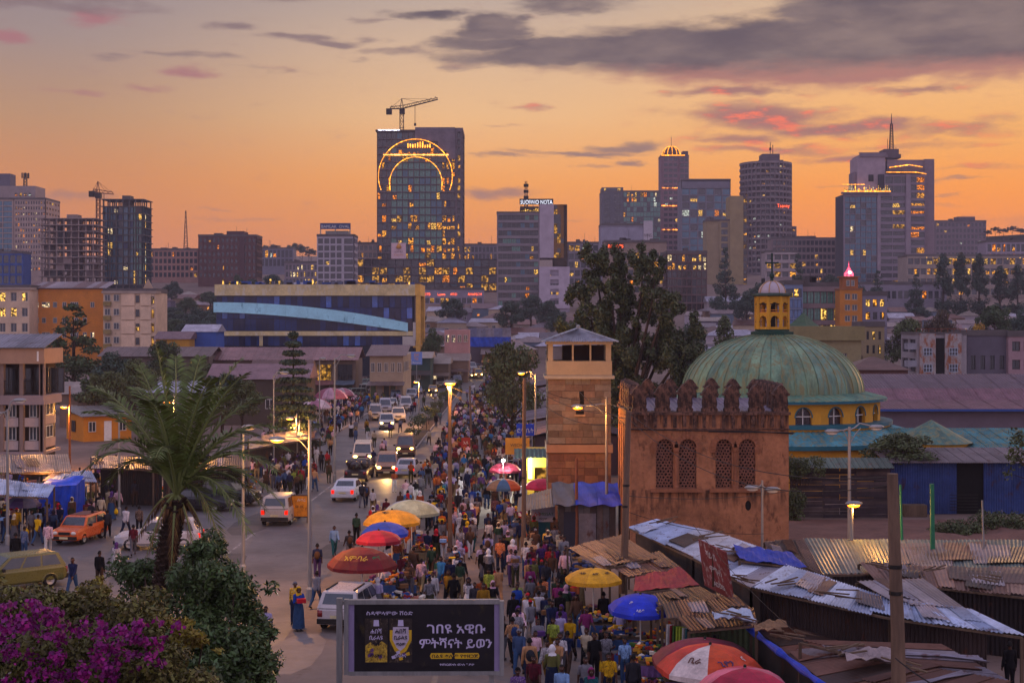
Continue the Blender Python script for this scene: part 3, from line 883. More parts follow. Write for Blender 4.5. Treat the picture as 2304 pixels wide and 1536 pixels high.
# round tower
Y = 850
k = Y / F
W = 117 * k
rad = W / 2
r = thing('round_tower', 'round concrete tower ringed with balconies and small red sign', 'tower', (X_(1733, Y), Y + rad, Z_(630, Y)))
H = (630 - 366) * k
MB().lathe([(rad - .9, -12), (rad - .9, H)], 40).lathe([(rad - 1, H), (.1, H)], 40).build('core', OCS, r, color=gcol('#3a3436'))
nf = 20
fh = H / nf
for i in range(nf + 1):
 z = i * fh
 MB().lathe([(rad - .9, z - .1), (rad + .25, z - .1), (rad + .25, z + 1.15), (rad + .1, z + 1.15), (rad + .1, z + .2), (rad - .9, z + .2)], 40).build('balcony_ring', OCS, r, color=gcol('#776a6a', .1))
for a in range(17):
 t_ = PI + .12 + (PI - .24) * a / 16
 MB().box(-.28, -.3, 0, .28, .9, H).build('pier', OCS, r, ((rad) * math.cos(t_), rad * math.sin(t_), 0), t_ + PI / 2, color=gcol('#6c6062'))
 if a < 16:
  t2 = t_ + (PI - .24) / 32
  for i in range(nf):
   if R.random() < .8:
    link('window', pane_mesh(1.7, 1.35, R.choice(LITS) if R.random() < .2 else DARKG, FRD), r, ((rad - .82) * math.cos(t2), (rad - .82) * math.sin(t2), i * fh + 1.2), t2 + PI / 2)
MB().box(-3, -6, H, 7.5, 6, H + 6.4).box(-5, -7, H, 9.5, 6, H + 2.6).build('plant_room', OCS, r, color=gcol('#5c5258'))
b = MB().tube([(2.5, -2, H + 6), (2.5, -2, H + 14)], .22, 5).tube([(4.4, 0, H + 6), (4.4, 0, H + 12.5)], .26, 5).box(1.9, -2.5, H + 9, 3.1, -1.5, H + 10.6)
b.build('antenna', DARKM, r)
lettering('Tsenay', r, (rad * .5, -rad - .6, H * .618), 3.0, NEON, width=7.6)
MB().box(rad - 2, -4, -12, rad + 2.5, 8, H * .47).build('side_wing', OCS, r, color=gcol('#6a5e60'))
for i in range(8):
 link('window', pane_mesh(2.2, 1.7, R.choice([LITA, DARKG]), FRD), r, (rad + .6, -4.05, 2 + i * 4))
block('apartment_block', 'long flat roofed flats beside the round tower with rows of balconies', 1737, 1900, 538, 632, 760, 14, '#7b6a6a', [dict(side='front', rows=6, cols=17, sh=1.35, pw=.5, ledge=.25, lit=.14, lits=[LITL, LITA, LITB])])
block('villa_block', 'white three storey block with lit balconies under the round tower', 1722, 1795, 568, 625, 560, 9, '#988a8a', [dict(side='front', rows=3, cols=4, sh=1.3, ledge=.4, rc=.8, lit=.6, lits=[LITL, LITA])], gear=False)
# --- big twin-faced office tower
Y = 700
k = Y / F
TX = lambda px: (px - 1898) * k
TZ = lambda py: (642 - py) * k
r = thing('grand_office_tower', 'broad office tower with lit roof terrace, gold side windows and tall mast', 'skyscraper', (X_(1898, Y), Y, Z_(642, Y)))
MB().box(.5, .9, -14, TX(2040), 20, TZ(436)).box(TX(1978), 1, -14, TX(2082), 20, TZ(392)).build('core', OCS, r, color=gcol('#34343c'))
b = MB()
facade(r, b, 'front', TX(1976), TZ(436), 20, 15, 6, mx=.7, bot=.3, top=1.4, pw=.14, sh=.3, rc=.6, lit=.05, lits=[LITB, LITD], glass=TEALG, alts=[DARKG])
facade(r, b, 'front', TX(2040), TZ(436), 20, 13, 2, u0=TX(1976), mx=.9, bot=.4, top=1.2, pw=.3, sh=1.35, rc=.5, ledge=.12, lit=.22, lits=[LITB, LITL], glass=DARKG, mull=3)
facade(r, b, 'front', TX(2082), TZ(392), 20, 14, 1, u0=TX(2048), mx=.35, bot=.4, top=1.4, pw=.3, sh=1.3, rc=.5, ledge=.15, litrows={13: 1, 12: 1, 11: .9, 10: 1, 9: .8, 8: .8, 7: .8, 6: .7}, lit=.1, lits=[LITC, LITA], glass=DARKG, mull=5)
facade(r, b, 'front', TX(2048), TZ(392), 20, 2, 3, u0=TX(1990), z0=TZ(436), mx=.4, bot=.6, top=1.2, pw=.2, sh=1.2, rc=.5, lit=.1, glass=DARKG)
b.build('facade_frame', OCW, r, color=gcol('#7c707a'))
MB().box(TX(2038), -.7, -10, TX(2048), 4, TZ(392)).box(TX(1974), -.5, -10, TX(1981), 4, TZ(436)).build('pilaster', OCW, r, color=gcol('#8a7c84'))
MB().box(TX(2083), 2, -12, TX(2105), 24, TZ(357)).build('rear_slab', OCW, r, color=gcol('#7a6a70'))
MB().box(-.8, -1, TZ(436), TX(2003), 2, TZ(432)).build('terrace_slab', OCW, r, color=gcol('#77696e'))
for px in range(1899, 2003, 4):
 MB().box(TX(px), -.9, TZ(432), TX(px) + .3, -.7, TZ(432) + R.uniform(.8, 3.4)).build('terrace_lamp', R.choice([LITB, LITD, ROPE]), r)
MB().box(-.6, -1.05, TZ(432), TX(2003), -.85, TZ(430)).box(-.6, -1, TZ(416), TX(1945), -.8, TZ(415)).build('light_string', ROPE, r)
MB().box(TX(1932), 2.5, TZ(432), TX(1995), 18, TZ(352)).build('upper_block', OCW, r, color=gcol('#9a8890'))
MB().box(TX(1926), 4, TZ(432), TX(1932), 15, TZ(385)).box(TX(1937), 2, TZ(352), TX(2000), 18, TZ(347)).box(TX(2000), 3, TZ(392), TX(2083), 20, TZ(358)).box(TX(1937), 3, TZ(347), TX(1998), 3.3, TZ(343)).box(TX(1937), 2.9, TZ(343), TX(1998), 4.4, TZ(341.5)).build('penthouse', OCW, r, color=gcol('#7a6c74'))
MB().box(TX(1957), 2.2, TZ(407), TX(1968), 2.6, TZ(392)).build('louvre', DARKM, r)
MB().box(TX(1995), -.8, TZ(390), TX(2080), 4, TZ(386)).box(TX(2002), .2, TZ(386), TX(2074), 4, TZ(376)).build('crown', OCW, r, color=gcol('#6e5c58'))
MB().tube([(TX(2001), -.3, TZ(377)), (TX(2045), -.3, TZ(371)), (TX(2075), -.3, TZ(376))], .22, 5).tube([(TX(1993), -1, TZ(388)), (TX(2060), -1, TZ(388)), (TX(2083), -1, TZ(392))], .18, 5).build('light_string', ROPE, r)
MB().box(TX(1997), 6, TZ(352), TX(2030), 16, TZ(332)).box(TX(2030), 7, TZ(352), TX(2036), 14, TZ(343)).build('lift_house', OCW, r, color=gcol('#5c4e54'))
b = MB()
lattice_mast(b, TX(2018), 10, TZ(332), TZ(272), 1.9, 10, taper=.5, r=.22)
b.tube([(TX(2018), 10, TZ(274)), (TX(2018), 10, TZ(249))], [.3, .12], 6)
for dx in (-10, -6, 9):
 b.tube([(TX(2018 + dx), 9, TZ(332)), (TX(2018 + dx), 9, TZ(318 + dx))], .15, 5)
b.build('mast', DARKM, r)
r, W, H = block('apartment_block', 'hazy flats with antennas beyond the grand tower', 2105, 2219, 499, 590, 900, 14, '#6f6268', [dict(side='front', rows=7, cols=13, sh=1.5, pw=.9, lit=.14)])
MB().box(W * .45, 2, H, W * .8, 10, H + 3.4).build('lift_house', OCS, r, color=gcol('#5a5058'))
block('terrace_building', 'pale stepped building with an orange lit upper window row', 2219, 2330, 545, 590, 640, 12, '#8d828e', [dict(side='front', rows=2, cols=10, lit=.25, lits=[LITC, LITA], litrows={1: .7})])
block('mall_building', 'long cream building with a string of yellow lamps along its ledge', 2040, 2330, 577, 665, 600, 14, '#8d7f76', [dict(side='front', rows=4, cols=20, sh=1.8, pw=.5, ledge=.3, litrows={2: .5, 3: .35}, lit=.15, lits=[LITL, LITB, LITA])], gear=False)
for px in range(2085, 2304, 14):
 if R.random() < .75:
  tag(MB().ball((0, 0, 0), R.uniform(.25, .5), n=8, k=5).build('terrace_lamp', LITB, None, P(px, 581 + R.uniform(-2, 2), 598)), 'small round yellow lamp on the ledge of the long cream building', 'lamp', 'ledge lamps')
block('low_building', 'low grey building with a white fascia among dark trees under the grand tower', 1935, 2130, 640, 675, 480, 10, '#857d88', [dict(side='front', rows=1, cols=14, bot=.5, top=2.2, lit=.1, glass=DARKG)], gear=False)
# ------------------------------------------------------------------ houses on the rising ground, long tin roofs
ROOFC = ['#7c6a68', '#8b8794', '#6e4c44', '#5e5258', '#87786e', '#74585a', '#9a949e', '#5a3f38']
ROOFN = ['dull', 'silvery', 'rusty', 'slate', 'dusty', 'rust pink', 'bright', 'dark rusty']
WALLN = ['grey brown', 'tan', 'violet grey', 'brown', 'pale mauve', 'bluish', 'ochre']
WALLC = ['#8a7a70', '#a08c78', '#6d6474', '#7a6250', '#9a9098', '#5f6c7c', '#87664c']
def small_house(x, y, w, d, h, roofi, wall, label, group, lit=.3, z=None, rz=0., hip=False):
 z = hill(y) if z is None else z
 t = thing('small_house', label, 'house', (x, y, z), rz, group)
 MB().box(0, 0, -3, w, d, h).build('wall', OCW, t, color=gcol(wall, .15))
 rh = min(w, d) * .22
 e = .4
 b = MB()
 if hip:
  k = min(w, d) * .45
  vs = [(-e, -e, h), (w + e, -e, h), (w + e, d + e, h), (-e, d + e, h), (k, d / 2, h + rh), (w - k, d / 2, h + rh)]
  b.add(vs, [(0, 1, 5, 4), (1, 2, 5), (2, 3, 4, 5), (3, 0, 4), (3, 2, 1, 0)])
 else:
  b.add([(-e, -e, h - .05), (w + e, -e, h - .05), (w + e, d / 2, h + rh), (-e, d / 2, h + rh), (w + e, d + e, h - .05), (-e, d + e, h - .05)],
     [(0, 1, 2, 3), (3, 2, 4, 5), (0, 3, 5), (1, 4, 2), (5, 4, 1, 0)])
 b.build('roof', OCM, t, color=gcol(ROOFC[roofi], .2))
 n = max(1, int(w / 3))
 for i in range(n):
  g = R.choice(LITS) if R.random() < lit else DARKG
  link('window', pane_mesh(1.1, 1.2, g, FRW), t, (w * (i + .5) / n, -.06, h * .35))
 return t
cells = []
for row, (yy, x0, x1, stp) in enumerate([(345, 945, 1320, 46), (372, 940, 1330, 40), (402, 930, 1330, 36), (436, 940, 1330, 33), (474, 955, 1150, 32), (345, 1560, 1760, 48), (380, 1545, 1790, 44), (425, 1540, 1800, 40), (470, 1590, 1800, 38),
           (360, 1945, 2320, 42), (395, 1950, 2320, 40), (430, 1950, 2320, 36), (460, 1960, 2320, 34), (345, 360, 480, 44), (520, 345, 720, 34), (560, 350, 720, 40), (610, 560, 720, 30)]):
 px = x0 + R.uniform(0, 20)
 while px < x1:
  cells.append((px, yy + R.uniform(-9, 9)))
  px += stp * R.uniform(.75, 1.35)
for _ in range(46):
 yy = R.uniform(345, 480)
 cells.append((R.choice((R.uniform(945, 1320), R.uniform(1540, 1790), R.uniform(1950, 2310))), yy))
for px, yy in cells:
 ri = R.randrange(len(ROOFC))
 zone = 'beyond the street end' if px < 1400 and px > 900 else ('behind the green dome' if 1400 < px < 1850 else ('under the grand tower' if px >= 1850 else 'beside the wooded slope'))
 wi, hp, hh = R.randrange(len(WALLC)), R.random() < .35, R.uniform(2.6, 4.6)
 small_house(X_(px, yy), yy, R.uniform(4.5, 9.5), R.uniform(5, 9), hh, ri, WALLC[wi],
    '%s %s walled house, %s %s roof, on slope %s' % ('low' if hh < 3.5 else 'tall', WALLN[wi], ROOFN[ri], 'hipped' if hp else 'gabled', zone), 'houses on the slope', lit=.5, rz=R.uniform(-.3, .3), hip=hp)
# longer ones that read singly
small_house(X_(1592, 500), 500, 24, 9, 5, 1, '#8a7f80', 'long silver tin roofed shed behind the church lantern', None)
small_house(X_(1535, 250), 250, 19, 10, 6.1, 1, '#6f5550', 'two storey house with a patched silver hipped roof behind the dome', None, hip=True)
small_house(X_(1560, 232), 232, 20, 8, 4.6, 3, '#6b4c4c', 'maroon walled house with grey roof beside the dome', None, lit=.1)
def slab_house(name, label, x0, x1, yt, yb, Y, D, wall, faces, **k):
 return block(name, label, x0, x1, yt, yb, Y, D, wall, faces, ext=6, **k)
for px, yy, w, ri, wi in ((1600, 300, 15, 3, 3), (1655, 270, 12, 1, 0), (1560, 285, 9, 2, 1), (1700, 320, 12, 5, 2), (1590, 360, 14, 1, 4)):
 small_house(X_(px, yy), yy, w, 7, 5.2, ri, WALLC[wi], 'wide %s house with %s roof crowded behind the dome and the big cypress' % (WALLN[wi], ROOFN[ri]), 'houses behind the dome', lit=.35, hip=ri == 1)
slab_house('glass_front_block', 'low block with three bands of dim glass between the dome lantern and the orange tower', 1801, 1892, 645, 762, 300, 12, '#857474',
     [dict(side='front', rows=3, cols=6, mx=.2, bot=.4, top=1.0, pw=.12, sh=1.0, rc=.4, ledge=.2, litrows={0: .6, 1: .3}, lit=.08, lits=[LITB, LITL], glass=GREENG)])
slab_house('glass_stair_tower', 'narrow blue glass stair tower beside the church lantern', 1766, 1806, 640, 765, 296, 8, '#6f7a94',
     [dict(side='front', rows=5, cols=2, mx=.2, bot=.3, top=.9, pw=.15, sh=.3, rc=.3, litrows={4: .8}, lit=.05, glass=mat('pale_blue_glass', '#4d6a94', .2, .3, .4, spec=.6))], gear=False)
Y = 292
k = Y / F
r, W, H = slab_house('orange_tower', 'slender orange stair tower topped by a glowing pink lantern', 1890, 1940, 652, 765, Y, 4.4, '#b0702c', [dict(side='front', rows=4, cols=2, mx=1.0, bot=1.6, top=.8, pw=.35, sh=1.0, rc=.2, lit=0, glass=DARKG, frame=FRW)], roof='#8a5a3a', parapet=.1, gear=False)
MB().box(.7, .7, H + .3, W - .7, 3.6, H + 2.6).box(.3, .3, H + 2.6, W - .3, 4, H + 2.8).build('belvedere', OCW, r, color=gcol('#9a5c30'))
for i in range(2):
 link('window', pane_mesh(.7, 1.2, DARKG, FRW), r, (W / 2 - .5 + i, .66, H + .8))
MB().lathe([(1.0, 0), (1.0, .6), (.6, 1.2), (.15, 2.0), (.02, 3.2)], 12, (W / 2, 2, H + 2.8)).build('pink_lantern', glow('pink_lantern', '#ff5a78', 1.6, .5, 2), r)
MB().ball((W / 2, 1.2, H + 3.6), .32).build('bulb', glow('bulb_white', '#ffe8d0', 12, .1), r)
slab_house('yellow_lit_flats', 'pale flats with yellow lit windows beside the orange tower', 1942, 1996, 665, 780, 310, 9, '#7c7684', [dict(side='front', rows=4, cols=3, sh=1.2, lit=.75, lits=[LITB, LITB, LITA])])
slab_house('yellow_lit_flats', 'lower flats with a yellow lit gable window by the spreading trees', 1942, 1990, 735, 800, 250, 8, '#8a7a5c', [dict(side='front', rows=2, cols=3, sh=1, lit=.6, lits=[LITB])])
r, W, H = slab_house('beige_hall', 'beige hall with a long blank parapet and curved roof end', 1790, 1938, 764, 812, 200, 9, '#857a58',
      [dict(side='front', rows=1, cols=6, bot=.1, top=1.9, pw=.3, mx=2, lit=.2, lits=[LITD, LITA], glass=DARKG, frame=FRW)], gear=False)
MB().box(-.3, -.5, H - .1, W + .4, 9, H + 1.9).build('parapet_roof', OCW, r, color=gcol('#80754f'))
MB().lathe([(.02, 2), (.6, 1.4), (1.6, .5), (2.4, 0)], 4, (W * .25, 6, H + 1.9)).build('tent_roof', OCT, r, color=gcol('#3a5238'))
# --- orange apartment block with cream wings
Y = 330
k = Y / F
r, W, H = block('apartment_block', 'orange walled apartment block with small scattered windows and rusty roof', 64, 234, 650, 775, Y, 10, '#c47a2e', [dict(side='front', rows=1, cols=1, mx=.1, bot=.1, top=.1, rc=.01, skip=lambda a, c: True)], gear=False, parapet=0)
for zz in (8.6, 5.0, 1.6):
 for px in (76, 83, 99, 108, 124, 145, 163, 172, 191, 208):
  if R.random() < .8:
   link('window', pane_mesh(.9, 1.25, R.choice([DARKG, DARKG, LITD]), FRW), r, ((px - 64) * k, -.05, zz))
b = MB()
for i in range(12):
 x0 = -.6 + i * (W + 1.2) / 12
 MB().sheet((x0, -.7, H + .2), (x0 + (W + 1.2) / 12 + .1, -.7, H + .2), (x0 + (W + 1.2) / 12 + .1, 8, H + 1.9), (x0, 8, H + 1.9), 10, 1, lambda u, v: .05 * math.cos(u * 40)).build('roof_sheet', OCM, r, color=gcol(R.choice(['#6a4a48', '#7c6a6c', '#8c7c80']), .15))
for x0, x1, nm, seed in ((-30, 66, 'cream wing with yellow lit windows at the picture edge end of the orange block', 1), (232, 350, 'cream and olive wing with balconies joined to the orange block', 2)):
 Yw = Y - 6
 r, W, H = block('apartment_wing', nm, x0, x1, 658 if seed == 2 else 650, 785, Yw, 11, '#c8ac90', [dict(side='front', rows=4, cols=1, u0=10.6 if seed == 2 else 0, u1=None if seed == 2 else None, mx=.3, bot=.2, top=.9, pw=.3, sh=.35, rc=.12, ledge=.1, glass=OCW, lit=0, skip=lambda a, c: True)] if seed == 2 else [dict(side='front', rows=4, cols=4, mx=.4, sh=1.5, pw=1.2, lit=.5, lits=[LITB, LITA], frame=FRW)], gear=False)
 if seed == 2:
  kk = Yw / F
  for i in range(4):
   z = .3 + i * 3.2
   for px in (242, 262):
    link('window', pane_mesh(1.25, 1.5, DARKG, FRW), r, ((px - 232) * kk, -.05 if px == 262 else -.05, z + 1.0))
   MB().box(.2, -.8, z - .1, 1.9, 0, z + .85).build('balcony', OCW, r, color=gcol('#8a7648'))
   MB().box(4.15, -.12, z, 7.2, 0, z + 2.9).build('wall_panel', OCW, r, color=gcol('#d8b89a'))
   MB().box(8.5, -.12, z, 10.9, 0, z + 2.9).build('wall_panel', OCW, r, color=gcol('#d4b698'))
   link('window', pane_mesh(.8, 1.6, R.choice([DARKG, LITB]), FRD), r, (7.85, -.05, z + .7))
   link('window', pane_mesh(.55, 2.3, R.choice([LITL, DARKG, LITB]), FRD), r, (11.35, -.05, z + .4))
  MB().prism([(9, H + .8), (11.4, H + .8), (10.2, H + 3.1)], 0, .5).build('gable', OCW, r, color=gcol('#a8907c'))
 MB().box(-.3, -.3, H - .2, W + .3, 4, H + .35).build('cornice', OCW, r, color=gcol('#9c8a7c'))
# --- the blue glass office building with the pale swoosh
Y = 300
k = Y / F
TX = lambda px: (px - 486) * k
TZ = lambda py: (800 - py) * k
r = thing('glass_office_building', 'wide blue glass office building with pale curved band and gold end frame', 'building', (X_(486, Y), Y, Z_(800, Y)))
W = TX(932)
D = 16
MB().box(.3, .4, -12, W, D, TZ(645)).build('core', OCS, r, color=gcol('#1a2634'))
b = MB()
for (ya, yb, nr) in ((666, 692, 1), (692, 717, 1), (717, 744, 1), (755, 778, 1)):
 n = 34
 for i in range(n):
  xa, xb = TX(486) + (W - .4) * i / n, TX(486) + (W - .4) * (i + 1) / n
  g = R.choice([BLUEG] * 6 + [mat('deep_blue_glass', '#08183a', .18, .4, .5, spec=.4)] * 3 + [mat('mid_blue_glass', '#14509c', .22, .4, .4, spec=.8)])
  if yb == 744 and R.random() < .04:
   g = LITL
  MB().box(xa + .04, .12, TZ(yb) + .05, xb - .04, .3, TZ(ya) - .05).build('glass_panel', g, r)
for i in range(9):
 x = W
 for (ya, yb) in ((666, 692), (692, 717), (717, 744)):
  pass
CREAM = gcol('#a8905c')
f = MB()
f.box(-.2, -.5, TZ(665), W + .2, .4, TZ(640))
f.box(-.4, -.45, TZ(755), W + .0, .4, TZ(745))
for px in (584, 588):
 f.box(TX(px), -.2, TZ(778), TX(px) + .28, .35, TZ(755))
f.build('fascia', mat('cream_cladding', '#c6b280', .6, .3, .3, stain='#c9bfa8', stain_at=.55), r)
# end frame in gold: returns round the right-hand end
g_ = MB().box(W + .2, -.5, TZ(665), TX(946), D, TZ(639)).box(TX(936), -.4, -8, TX(946), .6, TZ(665)).box(W - .2, -.35, TZ(782), TX(946), D, TZ(777)).box(TX(936), D - 2, -8, TX(946), D, TZ(665))
g_.build('end_frame', mat('gold_cladding', '#cc9a44', .5, .2, .5), r)
MB().box(W + .02, .5, TZ(777), TX(936) - .3, D - .4, TZ(666)).build('end_glazing', BLUEG, r)
MB().box(W - .25, -.55, TZ(766), W + .35, .3, TZ(725)).box(TX(906), -.45, TZ(778), W + .2, .2, TZ(757)).build('white_panel', OCW, r, color=gcol('#b0a79e'))
n = 40
up = lambda px: 680.0 + 46 * ((px - 482) / 435.) ** 2.05
lo = lambda px: 702.5 + 43 * ((px - 482) / 435.) ** 1.6
vs, fs = [], []
for i in range(n + 1):
 px = 482 + 436 * i / n
 for yy in (-.75, -.05):
  vs += [(TX(px), yy, TZ(lo(px))), (TX(px), yy, TZ(up(px)))]
for i in range(n):
 o = i * 4
 fs += [(o, o + 4, o + 5, o + 1), (o + 1, o + 5, o + 7, o + 3), (o + 4, o, o + 2, o + 6), (o + 2, o + 3, o + 7, o + 6)]
fs += [(0, 1, 3, 2), (n * 4, n * 4 + 2, n * 4 + 3, n * 4 + 1)]
MB().add(vs, fs).build('curved_band', mat('pale_blue_cladding', '#9cd4e0', .5, .15, .3, stain='#5a8e9e'), r)
b = MB()
for i in range(26):
 x = R.uniform(TX(492), TX(925))
 h = R.uniform(.3, 1.0)
 MB().box(x, 2, TZ(640), x + R.uniform(.6, 2.4), 3.4, TZ(640) + h).build('roof_unit', OCP, r, color=gcol(R.choice(['#23407a', '#2c4a8a', '#5a5f74', '#1c2c54'])))
for px in (497, 512, 529, 536, 604, 624, 700, 918):
 MB().box(TX(px), 1.5, TZ(640), TX(px) + .3, 1.8, TZ(640) + R.uniform(.5, 1.2)).build('roof_lamp', LITB, r)
# --- small buildings round it
small_house(X_(412, 270), 270, 6.2, 8, Z_(748, 270), 6, '#35549a', 'bright blue shed with a white tin roof beside the glass building', None, lit=.3)
small_house(X_(350, 265), 265, 6.2, 7, Z_(762, 265), 5, '#b08030', 'small yellow house between the cream wing and the blue shed', None, lit=.2)
# --- tin roofed shop rows along the far pavement
def shop_row(label, x0, x1, y, d, zw, zr, wall, roofc, shops=6, group=None, awn=True, gable=False, lit=.5):
 t = thing('shop_row', label, 'shop', (x0, y, hill(y)), 0, group)
 W = x1 - x0
 n = max(2, int(W / 2.4))
 MB().box(0, 0, -1, W, d, zw).build('wall', OCW, t, color=gcol(wall))
 for i in range(n):
  xa, xb = -.5 + (W + 1) * i / n, -.5 + (W + 1) * (i + 1) / n + .08
  MB().sheet((xa, -.9, zw - .1), (xb, -.9, zw - .1), (xb, d * .55, zr), (xa, d * .55, zr), 12, 1, lambda u, v: .04 * math.cos(u * 44), .03).build('roof_sheet', OCM, t, color=gcol(roofc, .2))
 MB().sheet((-.5, d * .55, zr), (W + .5, d * .55, zr), (W + .5, d + .6, zw), (-.5, d + .6, zw), 2, 1, None, .04).build('rear_roof', OCM, t, color=gcol(roofc))
 for i in range(shops):
  xc = W * (i + .5) / shops
  w = W / shops * .7
  link('window', pane_mesh(w, zw * .42, R.choice([LITL, LITL, DARKG]) if R.random() < lit else DARKG, FRD, 2), t, (xc, -.06, zw * .45))
  MB().box(xc - w / 2, -.08, .1, xc + w / 2, -.02, zw * .38).build('shutter', OCP, t, color=gcol(R.choice(['#3a4a3c', '#54483c', '#3c4858', '#6a5a48'])))
  if awn:
   MB().sheet((xc - w * .7, -2.2, zw * .36), (xc + w * .7, -2.2, zw * .36), (xc + w * .7, -.1, zw * .46), (xc - w * .7, -.1, zw * .46), 2, 2, lambda u, v: -.12 * math.sin(u * PI), .03).build('awning', OCT, t, color=gcol(R.choice(['#5a5458', '#7a6a68', '#4a5560', '#6a4444']), .2))
 return t
shop_row('long rust pink roofed row of shops in front of the glass building', X_(470, 240), X_(800, 240), 240, 11, Z_(808, 240), Z_(782, 240), '#6f5f54', '#7e5a58', 7)
shop_row('lower dark row with a drooping rusty roof behind the palm crown', X_(228, 236), X_(470, 236), 236, 10, Z_(800, 236), Z_(781, 236), '#5f544c', '#64504c', 5, lit=.15)
# cream gabled house whose side runs along the street
Yg = 226
t = thing('corner_house', 'cream two storey corner house with tall shuttered windows facing the street', 'house', (X_(832, Yg), Yg, 0))
Wc = (907 - 832) * Yg / F
zc = Z_(800, Yg)
MB().box(0, 0, -1, Wc, 18, zc).build('wall', OCW, t, color=gcol('#a08a72'))
for i in range(5):
 link('window', pane_mesh(.62, 1.5, R.choice([LITL, DARKG, DARKG, LITD]), FRW), t, (.5 + i * 1.05, -.06, zc - 2.6))
 MB().box(.15 + i * 1.05, -.1, .1, .95 + i * 1.05, -.02, 2.6).build('shop_door', OCP, t, color=gcol(R.choice(['#4a5a40', '#8a8078', '#39444c'])))
for i in range(6):
 link('window', pane_mesh(1.1, 1.6, R.choice([LITL, DARKG]), FRW), t, (Wc + .06, 1.5 + i * 3, zc - 2.6), PI / 2)
MB().sheet((-.6, -.8, zc), (Wc + .6, -.8, zc), (Wc + .6, 9, zc + 1.6), (-.6, 9, zc + 1.6), 30, 1, lambda u, v: .03 * math.cos(u * 90), .04).build('roof', OCM, t, color=gcol('#6c5454'))
MB().sheet((-.3, -2.2, 2.75), (Wc + .3, -2.2, 2.75), (Wc + .3, 0, 3.3), (-.3, 0, 3.3), 12, 2, lambda u, v: .04 * math.sin(u * 30), .03).build('awning', OCM, t, color=gcol('#6a5c5a'))
# shops at the head of the street, each a thing
for i, (px, Yh, w, h, wc, rc, lb) in enumerate([
  (912, 262, 4.6, 6.2, '#2f4a44', '#4a4644', 'dark green narrow shop under the gold frame'), (948, 272, 5.2, 4.6, '#6a5a4c', '#7a6a60', 'brown shop with yellow posters under its eave'),
  (985, 284, 6.0, 4.4, '#7a6250', '#6a5650', 'tan shop with deep awning before the pink house'), (1085, 318, 7, 3.6, '#8a6038', '#9a6a40', 'orange canopied shop near the end of the street')]):
 t = small_house(X_(px, Yh), Yh, w, 12, h, 4, wc, lb, None, lit=.6)
 MB().sheet((-.2, -2, h * .5), (w + .2, -2, h * .5), (w + .2, 0, h * .62), (-.2, 0, h * .62), 4, 2, None, .04).build('awning', OCM, t, color=gcol(rc))
t = thing('street_sign', 'blue and white two part shop sign hung out over the pavement', 'sign', P(925, 820, 258))
MB().box(0, 0, 0, 2.0, .15, 2.3).build('board', OCP, t, color=gcol('#6e86c0'))
lettering('ቡና', t, (1.0, -.02, 1.45), .8, mat('sign_orange', '#e09a40', .6))
lettering('ሻይ', t, (1.0, -.02, .85), .6, mat('sign_orange', '#e09a40', .6))
lettering('Rendez', t, (1.0, -.02, .2), .5, WHITE)
MB().bar((1, .08, -8), (1, .08, 0), .12).build('pole', STEEL, t)
Yk = 292
t = thing('pink_house', 'flat topped pink two storey house at the bend of the street', 'house', (X_(1000, Yk), Yk, hill(Yk)))
MB().box(0, 0, -2, 5.0, 10, Z_(742, Yk) - hill(Yk)).build('wall', OCW, t, color=gcol('#b08078'))
for i in range(4):
 link('window', pane_mesh(.75, 1.5, R.choice([DARKG, LITD, DARKG]), FRW), t, (.6 + i * 1.25, -.06, 7.6))
MB().sheet((-.3, -2, 4.2), (5.3, -2, 4.2), (5.3, 0, 4.8), (-.3, 0, 4.8), 4, 2, None, .04).build('awning', OCM, t, color=gcol('#6a5650'))
t = thing('poster_light_box', 'bright lit poster box showing figures beside the pink house', 'sign', P(1035, 822, 290))
MB().box(-.08, 0, -.08, 1.78, .3, 2.5).build('frame', STEEL, t)
MB().box(0, -.03, 0, 1.7, -.005, 2.42).build('screen', glow('poster_screen', '#bfe0f0', 1.5, .8, 2.2), t)
for i in range(5):
 MB().box(.15 + i * .3, -.05, .1 + R.uniform(0, .5), .38 + i * .3, -.035, 1 + R.uniform(0, 1)).build('printed_figure', OCP, t, color=gcol(R.choice(['#2a3a5a', '#7a8a30', '#30302a', '#b09040'])))
r = thing('blue_tarpaulin_wall', 'long bright blue tarpaulin wall under a grey clad upper storey', 'wall', (X_(1054, 322), 322, hill(322)))
z0 = hill(322)
for i in range(4):
 MB().sheet((i * 2.4, 0, Z_(780, 322) - z0), (i * 2.4 + 2.38, 0, Z_(780, 322) - z0), (i * 2.4 + 2.38, 0, Z_(758, 322) - z0), (i * 2.4, 0, Z_(758, 322) - z0), 8, 4, lambda u, v: .08 * math.sin(9 * u + 4 * v), .03).build('tarp_sheet', OCT, r, color=gcol('#1e46a8', .15))
for i in range(5):
 MB().box(i * 1.93, .05, Z_(758, 322) - z0, i * 1.93 + 1.9, 6, Z_(738, 322) - z0).build('clad_panel', OCM, r, color=gcol(R.choice(['#7c7c8c', '#6e7088', '#86808a']), .1))
MB().box(0, .3, -2, 9.6, 6, Z_(758, 322) - z0).build('wall', OCW, r, color=gcol('#5a5058'))
